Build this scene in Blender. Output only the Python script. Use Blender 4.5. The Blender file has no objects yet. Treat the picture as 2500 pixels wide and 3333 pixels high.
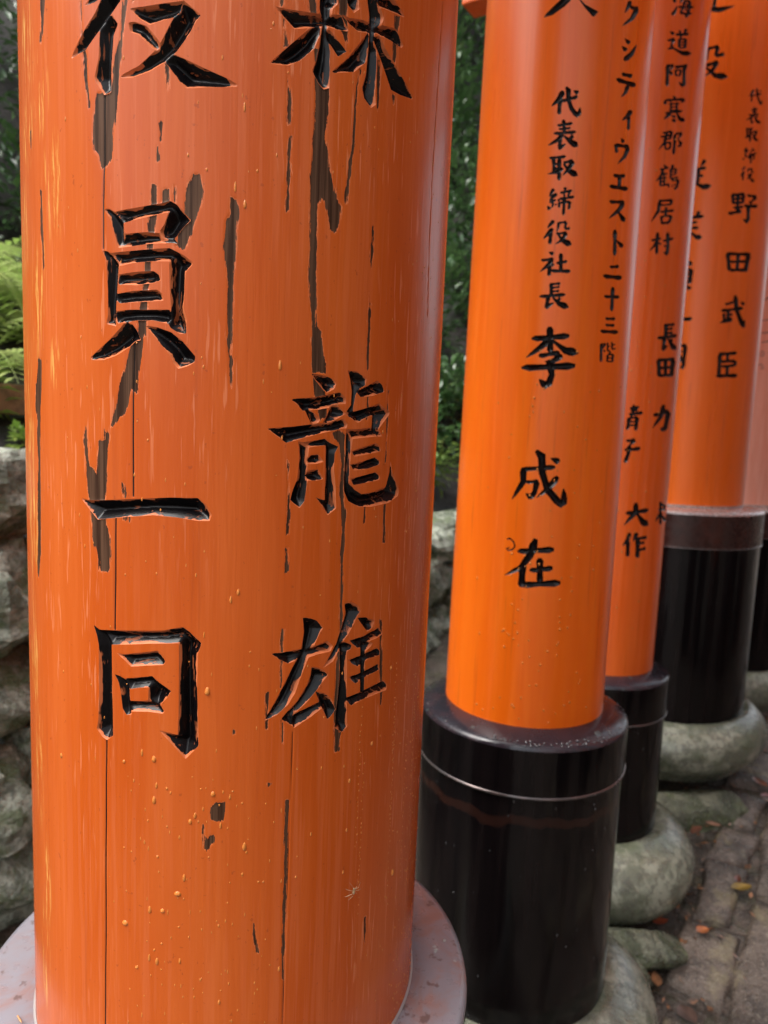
import bpy, bmesh, math, random
import numpy as np
from mathutils import Vector, Matrix, noise as mnoise
R = math.radians
scene = bpy.context.scene
col = scene.collection

# ------------------------------------------------------------------ camera
CAMZ = 0.97                                   # camera height above the path
cam_d = bpy.data.cameras.new('camera'); cam = bpy.data.objects.new('camera', cam_d); col.objects.link(cam)
cam_d.sensor_fit = 'VERTICAL'; cam_d.sensor_height = 36.0; cam_d.lens = 36.0 * 2312.0 / 3333.0
cam_d.clip_start = 0.02; cam_d.clip_end = 500
cam_d.dof.use_dof = True; cam_d.dof.focus_distance = 0.425; cam_d.dof.aperture_fstop = 10.5
cam.matrix_world = Matrix(((0.99914499, -0.04134357, 0.0, 0.0), (0.00490496, 0.11853764, -0.99293745, 0.0),
                           (0.04105158, 0.99208847, 0.11863907, CAMZ), (0, 0, 0, 1)))
scene.camera = cam

# ------------------------------------------------------------------ sky, sun, exposure
SUN_EL, SUN_AZ = R(58), R(244)                # soft light through rain cloud, from the left of the camera
w = bpy.data.worlds.new('World'); scene.world = w; w.use_nodes = True
nt = w.node_tree; bg = nt.nodes['Background']
sky = nt.nodes.new('ShaderNodeTexSky'); sky.sky_type = 'NISHITA'; sky.sun_disc = False
sky.sun_elevation = SUN_EL; sky.sun_rotation = SUN_AZ; sky.air_density = 1.0; sky.dust_density = 4.0
hs = nt.nodes.new('ShaderNodeHueSaturation'); hs.inputs['Saturation'].default_value = 0.25   # grey rain cloud
nt.links.new(sky.outputs[0], hs.inputs['Color']); nt.links.new(hs.outputs[0], bg.inputs[0])
bg.inputs[1].default_value = 0.15
sun_d = bpy.data.lights.new('sun', 'SUN'); sun = bpy.data.objects.new('sun', sun_d); col.objects.link(sun)
sun_d.energy = 1.5; sun_d.angle = R(45); sun_d.color = (1.0, 0.96, 0.9)
sd = Vector((math.cos(SUN_EL) * math.sin(SUN_AZ), math.cos(SUN_EL) * math.cos(SUN_AZ), math.sin(SUN_EL)))
sun.rotation_euler = sd.to_track_quat('Z', 'Y').to_euler()
vs = scene.view_settings
vs.view_transform = 'Standard'; vs.look = 'None'; vs.gamma = 1.0; vs.use_curve_mapping = False
vs.exposure = 1.2
scene.render.engine = 'CYCLES'
scene.cycles.max_bounces = 6; scene.cycles.diffuse_bounces = 3; scene.cycles.glossy_bounces = 3; scene.cycles.transmission_bounces = 4

# ------------------------------------------------------------------ helpers
def tag(o, label=None, cat=None, group=None, kind=None):
    if label: o['label'] = label
    if cat: o['category'] = cat
    if group: o['group'] = group
    if kind: o['kind'] = kind
    return o
def empty(name, loc, rz=0.0):
    o = bpy.data.objects.new(name, None); col.objects.link(o); o.location = loc; o.rotation_euler = (0, 0, rz)
    o.empty_display_size = 0.1
    return o
def link(name, me, mat, parent=None, loc=None):
    o = bpy.data.objects.new(name, me); col.objects.link(o)
    if mat is not None and not me.materials: me.materials.append(mat)
    if parent is not None: o.parent = parent
    if loc is not None: o.location = loc
    return o
def mesh_np(name, V, quads=None, polys=None, attrs=None, smooth=True):
    """mesh from numpy verts, quad index array, and a list of small polygons"""
    loops = []; starts = []; n = 0
    if quads is not None and len(quads):
        q = np.asarray(quads, np.int32); loops.append(q.ravel()); starts.append(np.arange(len(q), dtype=np.int32) * 4); n = q.size
    if polys:
        sizes = np.array([len(p) for p in polys], np.int32)
        loops.append(np.concatenate([np.asarray(p, np.int32) for p in polys]))
        starts.append(n + np.concatenate([[0], np.cumsum(sizes)[:-1]]).astype(np.int32))
    L = np.concatenate(loops); S = np.concatenate(starts)
    me = bpy.data.meshes.new(name)
    me.vertices.add(len(V)); me.vertices.foreach_set('co', np.asarray(V, np.float32).ravel())
    me.loops.add(len(L)); me.loops.foreach_set('vertex_index', L)
    me.polygons.add(len(S)); me.polygons.foreach_set('loop_start', S)
    me.update(calc_edges=True)
    if smooth: me.polygons.foreach_set('use_smooth', np.ones(len(S), bool))
    for k, a in (attrs or {}).items():
        at = me.attributes.new(k, 'FLOAT', 'POINT'); at.data.foreach_set('value', np.asarray(a, np.float32))
    me.validate(); me.update()
    return me
def compact(V, quads, polys, attrs):
    used = np.unique(np.concatenate([np.asarray(quads, np.int64).ravel()] + [np.asarray(p, np.int64) for p in polys])) if polys else np.unique(quads)
    mp = np.full(len(V), -1, np.int64); mp[used] = np.arange(len(used))
    return V[used], (mp[quads] if len(quads) else quads), [[int(mp[i]) for i in p] for p in polys], {k: a[used] for k, a in attrs.items()}
def lathe(name, prof, seg=96, jitter=None):
    """surface of revolution from (radius, z) pairs"""
    prof = np.array(prof, float); a = np.linspace(0, 2 * np.pi, seg, endpoint=False)
    V = np.zeros((len(prof), seg, 3)); V[..., 0] = prof[:, :1] * np.cos(a); V[..., 1] = prof[:, :1] * np.sin(a); V[..., 2] = prof[:, 1:2]
    if jitter:
        for i in range(len(prof)):
            for j in range(seg):
                p = Vector(V[i, j]); d = mnoise.fractal(p * jitter[1] + Vector((jitter[2], 3.1, 7.7)), 1.0, 2.0, 3) * jitter[0]
                rr = math.hypot(p.x, p.y) + 1e-6; V[i, j, 0] *= 1 + d / rr; V[i, j, 1] *= 1 + d / rr; V[i, j, 2] += d * 0.5
    q = []
    for i in range(len(prof) - 1):
        for j in range(seg):
            k = (j + 1) % seg; q.append((i * seg + j, i * seg + k, (i + 1) * seg + k, (i + 1) * seg + j))
    me = mesh_np(name, V.reshape(-1, 3), q)
    return me
def box_mesh(name, size, bevel=0.004):
    bm = bmesh.new(); bmesh.ops.create_cube(bm, size=1.0)
    for v in bm.verts: v.co = Vector((v.co.x * size[0], v.co.y * size[1], v.co.z * size[2]))
    bmesh.ops.bevel(bm, geom=bm.edges[:], offset=bevel, segments=2, affect='EDGES', profile=0.7)
    me = bpy.data.meshes.new(name); bm.to_mesh(me); bm.free()
    return me

# ------------------------------------------------------------------ materials
class NG:
    """tiny node-graph helper"""
    def __init__(s, name):
        s.m = bpy.data.materials.new(name); s.m.use_nodes = True; s.t = s.m.node_tree; s.b = s.t.nodes['Principled BSDF']
        s.out = s.t.nodes['Material Output']
    def n(s, typ, **kw):
        x = s.t.nodes.new(typ)
        for k, v in kw.items(): setattr(x, k, v)
        return x
    def l(s, a, b): s.t.links.new(a, b)
    def put(s, sock, v):
        if hasattr(v, 'is_output') or isinstance(v, bpy.types.NodeSocket): s.l(v, sock)
        else: sock.default_value = v
    def coord(s, scale=(1, 1, 1), rot=(0, 0, 0), kind='Object', loc=(0, 0, 0)):
        c = s.n('ShaderNodeTexCoord'); m = s.n('ShaderNodeMapping'); m.inputs['Scale'].default_value = scale; m.inputs['Rotation'].default_value = rot
        m.inputs['Location'].default_value = loc
        s.l(c.outputs[kind], m.inputs['Vector']); return m.outputs[0]
    def noise(s, vec, scale=1.0, detail=4.0, rough=0.55, dist=0.0):
        x = s.n('ShaderNodeTexNoise'); s.l(vec, x.inputs['Vector']); x.inputs['Scale'].default_value = scale
        x.inputs['Detail'].default_value = detail; x.inputs['Roughness'].default_value = rough; x.inputs['Distortion'].default_value = dist
        return x.outputs['Fac']
    def vor(s, vec, scale=1.0, feature='F1'):
        x = s.n('ShaderNodeTexVoronoi', feature=feature); s.l(vec, x.inputs['Vector']); x.inputs['Scale'].default_value = scale
        return x.outputs['Distance']
    def ramp(s, v, lo, hi, a=0.0, b=1.0):
        x = s.n('ShaderNodeMapRange', interpolation_type='SMOOTHSTEP'); s.l(v, x.inputs['Value'])
        x.inputs['From Min'].default_value = lo; x.inputs['From Max'].default_value = hi; x.inputs['To Min'].default_value = a; x.inputs['To Max'].default_value = b
        return x.outputs['Result']
    def math(s, op, a, b=0.0, clamp=False):
        x = s.n('ShaderNodeMath', operation=op, use_clamp=clamp); s.put(x.inputs[0], a); s.put(x.inputs[1], b); return x.outputs[0]
    def mix(s, f, a, b):
        x = s.n('ShaderNodeMix', data_type='RGBA'); s.put(x.inputs['Factor'], f)
        for sock, v in ((x.inputs[6], a), (x.inputs[7], b)):
            if isinstance(v, tuple): sock.default_value = (*v[:3], 1.0)
            else: s.l(v, sock)
        return x.outputs[2]
    def attr(s, name): return s.n('ShaderNodeAttribute', attribute_name=name).outputs['Fac']
    def sep(s, vec):
        x = s.n('ShaderNodeSeparateXYZ'); s.l(vec, x.inputs[0]); return x.outputs
    def bump(s, h, strength=0.3, dist=0.002, prev=None):
        x = s.n('ShaderNodeBump'); x.inputs['Strength'].default_value = strength; x.inputs['Distance'].default_value = dist; s.l(h, x.inputs['Height'])
        if prev is not None: s.l(prev, x.inputs['Normal'])
        return x.outputs[0]
    def fin(s, color=None, rough=None, normal=None, spec=None, coat=None, metallic=None, coat_rough=None):
        i = s.b.inputs
        if color is not None:
            if isinstance(color, tuple): i['Base Color'].default_value = (*color[:3], 1)
            else: s.l(color, i['Base Color'])
        if rough is not None: s.put(i['Roughness'], rough)
        if normal is not None: s.l(normal, i['Normal'])
        if spec is not None: s.put(i['Specular IOR Level'], spec)
        if coat is not None: s.put(i['Coat Weight'], coat)
        if coat_rough is not None: s.put(i['Coat Roughness'], coat_rough)
        if metallic is not None: s.put(i['Metallic'], metallic)
        return s.m

def paint_material(name, deep, pale, worn=False, gloss=0.32, loc=(0, 0, 0), coat=0.25, streak=0.5):
    g = NG(name)
    big = g.noise(g.coord((1, 1, 0.16), loc=loc), 14, 3, 0.5)
    mid = g.noise(g.coord((1, 1, 0.05), loc=loc), 95, 5, 0.68, 0.2)
    fine = g.noise(g.coord((1, 1, 0.035), loc=loc), 420, 3, 0.6)
    f = g.math('ADD', g.math('MULTIPLY', g.ramp(big, 0.35, 0.68), 0.55), g.math('MULTIPLY', g.ramp(mid, 0.42, 0.66), streak))
    colr = g.mix(g.math('MINIMUM', f, 1.0), deep, pale)
    if worn:
        # short pale scuffs where rain has scoured the paint
        sc = g.ramp(g.noise(g.coord((1, 1, 0.06), loc=(3, 1, 2)), 480, 2, 0.5), 0.60, 0.68)
        zone = g.ramp(g.noise(g.coord((1, 1, 0.5), loc=(1, 5, 2)), 9, 2, 0.5), 0.45, 0.62)
        colr = g.mix(g.math('MULTIPLY', g.math('MULTIPLY', sc, zone), 0.4), colr, (0.76, 0.27, 0.13))
        ln = g.ramp(g.noise(g.coord((1, 1, 0.022), loc=(8, 3, 1)), 210, 3, 0.62), 0.50, 0.60)
        zn = g.ramp(g.noise(g.coord((1, 1, 0.35), loc=(2, 7, 5)), 11, 3, 0.55), 0.40, 0.60)
        colr = g.mix(g.math('MULTIPLY', g.math('MULTIPLY', ln, zn), 0.20), colr, (0.62, 0.165, 0.065))
        gm = g.ramp(g.noise(g.coord((1, 1, 0.03), loc=(5, 1, 8)), 130, 4, 0.65), 0.60, 0.74)
        colr = g.mix(g.math('MULTIPLY', gm, 0.28), colr, (0.30, 0.050, 0.010))
        pt = g.ramp(g.noise(g.coord((1, 1, 0.8), loc=(1, 1, 8)), 330, 2, 0.5), 0.70, 0.74)
        colr = g.mix(g.math('MULTIPLY', pt, 0.5), colr, (0.28, 0.05, 0.012))
        yel = g.math('MULTIPLY', g.attr('yellow'), g.ramp(g.noise(g.coord((1, 1, 0.07)), 330, 5, 0.7), 0.50, 0.62))
        colr = g.mix(g.math('MULTIPLY', yel, 0.85), colr, (0.72, 0.37, 0.09))
        # bare timber where the paint has flaked off, ragged edge
        rag = g.math('MULTIPLY', g.math('SUBTRACT', g.noise(g.coord((1, 1, 0.13)), 520, 4, 0.7), 0.5), 5.5)
        bare = g.ramp(g.math('ADD', g.attr('peel'), rag), -0.12, 0.12)
        grain = g.ramp(g.noise(g.coord((1, 1, 0.02)), 330, 4, 0.7), 0.36, 0.64)
        wood = g.mix(grain, (0.034, 0.014, 0.007), (0.10, 0.050, 0.028))
        colr = g.mix(bare, colr, wood)
        lip = g.math('MULTIPLY', g.ramp(g.math('ABSOLUTE', g.math('ADD', g.math('ADD', g.attr('peel'), rag), 0.25)), 0.3, 0.05), 0.5)
        colr = g.mix(g.math('MULTIPLY', lip, g.ramp(fine, 0.4, 0.6)), colr, (0.78, 0.27, 0.12))  # pale highlight painted along the edge of the flaked paint
        crk = g.ramp(g.math('ADD', g.attr('crack'), g.math('MULTIPLY', g.math('SUBTRACT', mid, 0.5), 0.25)), -0.12, 0.12)
        colr = g.mix(crk, colr, (0.012, 0.006, 0.004))
        rough = g.math('ADD', gloss, g.math('MULTIPLY', bare, 0.3)); spec = g.math('SUBTRACT', 0.26, g.math('MULTIPLY', bare, 0.18))
        nrm = g.bump(g.noise(g.coord((1, 1, 0.05)), 380, 2, 0.6), 0.22, 0.0006)
    else:
        gr = g.ramp(g.noise(g.coord((1, 1, 0.03), loc=loc), 150, 4, 0.65), 0.58, 0.72)
        colr = g.mix(g.math('MULTIPLY', gr, 0.42), colr, (0.36, 0.060, 0.010))
        lf = g.ramp(g.noise(g.coord((1, 1, 0.04), loc=(loc[0] + 3, 2, 2)), 60, 4, 0.65), 0.52, 0.68)
        colr = g.mix(g.math('MULTIPLY', lf, 0.3), colr, tuple(min(1, c * 1.12 + .02) for c in pale))
        rough = g.math('ADD', gloss, g.math('MULTIPLY', g.math('SUBTRACT', big, 0.5), 0.15)); spec = 0.38
        nrm = g.bump(g.noise(g.coord((1, 1, 0.06)), 120, 2, 0.6), 0.10, 0.0015)
    return g.fin(colr, rough, nrm, spec=spec, coat=coat, coat_rough=0.2)

def carved_material(name, orange, wear=1.0, loc=(0, 0, 0)):
    """glossy black in the cut, with vermilion showing where the lacquer has come off the rims and ridges"""
    g = NG(name)
    hor = g.attr('hor')
    nh = g.noise(g.coord((0.16, 1, 1), loc=loc), 330, 3, 0.62, 0.5); nv = g.noise(g.coord((1, 1, 0.16), loc=loc), 330, 3, 0.62, 0.5)
    n1 = g.math('ADD', g.math('MULTIPLY', nh, hor), g.math('MULTIPLY', nv, g.math('SUBTRACT', 1.0, hor)))
    n2 = g.noise(g.coord((1, 1, 0.6), loc=loc), 75, 2, 0.55, 0.4)
    phi = g.attr('phi')
    edge = g.math('ADD', 0.10 * wear, g.math('MULTIPLY', g.ramp(g.math('ADD', n2, g.math('MULTIPLY', g.math('SUBTRACT', n1, 0.5), 0.5)), 0.38, 0.66), 1.7 * wear))
    rim = g.ramp(g.math('SUBTRACT', edge, phi), -0.10, 0.15)
    ridge = g.math('MULTIPLY', g.ramp(n1, 0.585, 0.615), g.ramp(n2, 0.42, 0.50))
    m = g.math('MAXIMUM', rim, g.math('MULTIPLY', ridge, min(wear, 1.0)))
    tone = g.mix(g.ramp(n1, 0.35, 0.65), orange, tuple(min(1, c * 0.72) for c in orange))
    colr = g.mix(g.math('MULTIPLY', ridge, min(wear, 1.0)), (0.0035, 0.0026, 0.0032), tuple(c * 0.42 for c in orange))  # worn ridges in a darkened orange: the groove's shade put into the colour
    colr = g.mix(rim, colr, tone)
    rough = g.math('ADD', 0.22, g.math('MULTIPLY', m, 0.22))
    nrm = g.bump(n1, 0.15, 0.0006)
    return g.fin(colr, rough, nrm, spec=0.20)

def lacquer_black(name, band=None, loc=(0, 0, 0)):
    g = NG(name)
    mid = g.noise(g.coord((1, 1, 0.06), loc=loc), 40, 4, 0.6)
    colr = g.mix(g.ramp(mid, 0.35, 0.75), (0.0035, 0.0025, 0.003), (0.010, 0.007, 0.007))
    if band is not None:
        z = g.sep(g.coord())[2]
        wob = g.math('ADD', z, g.math('MULTIPLY', g.math('SUBTRACT', g.noise(g.coord((1, 1, 0.3)), 18, 3, 0.6), 0.5), 0.035))
        b = g.ramp(g.math('ABSOLUTE', g.math('SUBTRACT', wob, band)), 0.009, 0.003)
        colr = g.mix(g.math('MULTIPLY', b, 0.5), colr, (0.040, 0.015, 0.010))
    rough = g.ramp(mid, 0.3, 0.8, 0.09, 0.24)
    nrm = g.bump(g.noise(g.coord((1, 1, 0.12), loc=loc), 60, 3, 0.5), 0.12, 0.002)
    return g.fin(colr, rough, nrm, spec=0.20)

def cap_material(name, base, patina, spots=0.5, rough=0.35, metallic=0.0):
    g = NG(name)
    n = g.noise(g.coord(), 22, 5, 0.65, 0.5); n2 = g.noise(g.coord(loc=(4, 2, 1)), 60, 4, 0.6)
    colr = g.mix(g.ramp(n, 0.42, 0.66), base, patina)
    colr = g.mix(g.math('MULTIPLY', g.ramp(n2, 0.60, 0.66), spots), colr, tuple(c * 0.45 for c in patina))
    ver = g.math('MULTIPLY', g.ramp(g.noise(g.coord(loc=(1, 8, 3)), 30, 4, 0.7), 0.66, 0.72), spots)
    colr = g.mix(ver, colr, (0.36, 0.50, 0.46))
    return g.fin(colr, g.ramp(n2, 0.3, 0.7, rough - 0.1, rough + 0.1), g.bump(n2, 0.2, 0.001), metallic=metallic)

def stone_material(name, a, b, moss, moss_amt=0.5, scale=6.0, rough=0.4, loc=(0, 0, 0), bump=0.5):
    g = NG(name)
    n = g.noise(g.coord(loc=loc), scale, 6, 0.62, 0.3); f = g.noise(g.coord(loc=loc), scale * 4.2, 4, 0.72); mo = g.noise(g.coord(loc=(loc[0] + 5, 1, 2)), scale * 0.9, 5, 0.65)
    colr = g.mix(g.ramp(n, 0.42, 0.58), a, b)
    colr = g.mix(g.math('MULTIPLY', g.ramp(f, 0.46, 0.60), 0.75), colr, tuple(c * 0.3 for c in a))
    colr = g.mix(g.math('MULTIPLY', g.ramp(mo, 0.48, 0.62), moss_amt), colr, moss)
    h = g.math('ADD', n, g.math('MULTIPLY', f, 0.9))
    return g.fin(colr, g.ramp(f, 0.3, 0.7, rough - 0.15, rough + 0.2), g.bump(h, bump, 0.02))

def paving_material(name):
    g = NG(name)
    n = g.noise(g.coord(), 13, 6, 0.65, 0.4); f = g.noise(g.coord(), 90, 4, 0.7); gr = g.noise(g.coord(loc=(3, 1, 0)), 210, 2, 0.6)
    colr = g.mix(g.ramp(n, 0.40, 0.62), (0.16, 0.122, 0.098), (0.07, 0.053, 0.042))
    colr = g.mix(g.math('MULTIPLY', g.ramp(f, 0.50, 0.62), 0.6), colr, (0.06, 0.045, 0.036))
    colr = g.mix(g.math('MULTIPLY', g.ramp(gr, 0.61, 0.67), 0.5), colr, (0.40, 0.34, 0.26))
    colr = g.mix(g.math('MULTIPLY', g.ramp(g.noise(g.coord(loc=(7, 7, 0)), 8, 5, 0.65), 0.54, 0.64), 0.5), colr, (0.30, 0.25, 0.14))
    rough = g.ramp(n, 0.40, 0.62, 0.05, 0.34)
    return g.fin(colr, rough, g.bump(g.math('ADD', f, g.math('MULTIPLY', n, 0.8)), 0.7, 0.012), spec=0.55)

def leaf_material(name, a, b, rough=0.35, scale=9.0, back=0.25):
    g = NG(name)
    n = g.noise(g.coord(), scale, 3, 0.6)
    colr = g.mix(g.ramp(n, 0.35, 0.65), a, b)
    g.fin(colr, rough, None, spec=0.8)
    tr = g.n('ShaderNodeBsdfTranslucent'); g.l(colr, tr.inputs[0]); mx = g.n('ShaderNodeMixShader'); mx.inputs[0].default_value = back
    g.l(g.b.outputs[0], mx.inputs[1]); g.l(tr.outputs[0], mx.inputs[2]); g.l(mx.outputs[0], g.out.inputs[0])
    return g.m

def water_material():
    """rain bead: its orange colour imitates light gathered from the paint, with a glossy skin"""
    g = NG('water drop')
    fr = g.n('ShaderNodeFresnel'); fr.inputs[0].default_value = 1.45
    gl = g.n('ShaderNodeBsdfGlossy'); gl.inputs['Roughness'].default_value = 0.06
    df = g.n('ShaderNodeBsdfDiffuse'); df.inputs[0].default_value = (0.92, 0.31, 0.06, 1)  # orange put into the colour for the light a drop gathers
    tn = g.n('ShaderNodeBsdfTransparent'); m0 = g.n('ShaderNodeMixShader'); m0.inputs[0].default_value = 0.42
    g.l(df.outputs[0], m0.inputs[1]); g.l(tn.outputs[0], m0.inputs[2])
    mx = g.n('ShaderNodeMixShader'); g.l(fr.outputs[0], mx.inputs[0]); g.l(m0.outputs[0], mx.inputs[1]); g.l(gl.outputs[0], mx.inputs[2])
    g.l(mx.outputs[0], g.out.inputs[0])
    return g.m

M = {}
M['paint1'] = paint_material('weathered vermilion paint', (0.47, 0.075, 0.006), (0.57, 0.120, 0.021), worn=True, gloss=0.27, coat=0.08, streak=0.32)
M['paint2'] = paint_material('fresh orange paint', (0.80, 0.120, 0.002), (0.84, 0.155, 0.006), gloss=0.30, loc=(2, 0, 1), coat=0.12)
M['paint3'] = paint_material('dark orange paint', (0.72, 0.108, 0.008), (0.78, 0.145, 0.018), gloss=0.24, loc=(5, 3, 1), coat=0.2)
M['paint4'] = paint_material('satin orange paint', (0.78, 0.135, 0.008), (0.82, 0.17, 0.02), gloss=0.30, loc=(7, 1, 4), coat=0.15, streak=0.25)
M['paint5'] = paint_material('sun-faded pink paint', (0.78, 0.30, 0.20), (0.84, 0.42, 0.32), gloss=0.36, loc=(9, 1, 4), coat=0.3)
M['carve1'] = carved_material('worn black lettering', (0.62, 0.16, 0.055), 0.85)
M['carve2'] = carved_material('black lettering', (0.50, 0.12, 0.04), 0.12)
M['pencil'] = carved_material('scratched lettering', (0.30, 0.16, 0.15), 3.0)
M['black1'] = lacquer_black('black lacquer', None)
M['black2'] = lacquer_black('black lacquer with brown tide mark', -0.038, (1, 2, 0))
M['black3'] = lacquer_black('black lacquer wet', None, (4, 2, 0))
M['brownband'] = cap_material('brown lacquered band', (0.030, 0.011, 0.009), (0.050, 0.018, 0.014), 0.1, 0.28)
M['cap1'] = cap_material('faded grey copper cap', (0.20, 0.19, 0.215), (0.22, 0.135, 0.125), 0.8, 0.34)
M['cap2'] = cap_material('dark wet cap', (0.016, 0.015, 0.021), (0.034, 0.020, 0.025), 0.15, 0.20)
M['cap4'] = cap_material('pale metal cap', (0.42, 0.38, 0.37), (0.48, 0.34, 0.32), 0.2, 0.25, 0.6)
M['lip'] = cap_material('bright metal lip', (0.10, 0.09, 0.09), (0.16, 0.12, 0.115), 0.2, 0.20, 0.6)
M['caulk'] = NG('white sealant').fin((0.30, 0.27, 0.26), 0.4)
M['collar'] = stone_material('mossy stone collar', (0.30, 0.305, 0.235), (0.15, 0.16, 0.115), (0.09, 0.115, 0.06), 0.45, 15.0, 0.15, bump=0.12)
M['collar'].node_tree.nodes['Principled BSDF'].inputs['Specular IOR Level'].default_value = 0.8
M['wall_stone'] = stone_material('wet wall stone', (0.50, 0.54, 0.44), (0.15, 0.175, 0.12), (0.11, 0.15, 0.05), 0.7, 20.0, 0.22, (2, 0, 0), bump=0.8)
M['rock'] = stone_material('wet mossy rock', (0.20, 0.20, 0.14), (0.09, 0.10, 0.06), (0.12, 0.15, 0.06), 0.55, 16.0, 0.22, (3, 0, 0), bump=0.8)
M['slab'] = paving_material('wet paving')
M['mud'] = stone_material('wet mud', (0.12, 0.09, 0.07), (0.055, 0.041, 0.032), (0.07, 0.075, 0.032), 0.4, 18.0, 0.13, (6, 4, 0), bump=0.6)
M['soil'] = stone_material('forest floor', (0.018, 0.013, 0.010), (0.008, 0.0065, 0.005), (0.014, 0.022, 0.006), 0.5, 6.0, 0.8, (6, 4, 2), bump=0.6)
M['moss_soil'] = stone_material('mossy ground', (0.05, 0.10, 0.05), (0.03, 0.07, 0.035), (0.04, 0.10, 0.03), 0.6, 6.0, 0.7, (6, 1, 2), bump=0.6)
M['rail'] = stone_material('weathered rail', (0.34, 0.23, 0.13), (0.20, 0.125, 0.07), (0.10, 0.10, 0.04), 0.2, 5.0, 0.5, (6, 1, 9), bump=0.2)
M['bark'] = stone_material('bark', (0.045, 0.034, 0.028), (0.020, 0.015, 0.012), (0.03, 0.04, 0.018), 0.4, 8.0, 0.7, (1, 1, 9), bump=0.8)
M['fern'] = leaf_material('fern green', (0.28, 0.42, 0.09), (0.46, 0.54, 0.20), 0.20, back=.35)
M['leaf_dark'] = leaf_material('dark glossy leaf', (0.034, 0.085, 0.026), (0.075, 0.145, 0.045), 0.18)
M['leaf_light'] = leaf_material('light green leaf', (0.20, 0.36, 0.06), (0.38, 0.48, 0.12), 0.30)
M['leaf_high'] = leaf_material('canopy leaf', (0.020, 0.045, 0.012), (0.035, 0.07, 0.018), 0.4)
M['water'] = water_material()
M['bead'] = NG('clear bead').fin((0.05, 0.05, 0.055), 0.05, None, spec=1.0)

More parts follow.
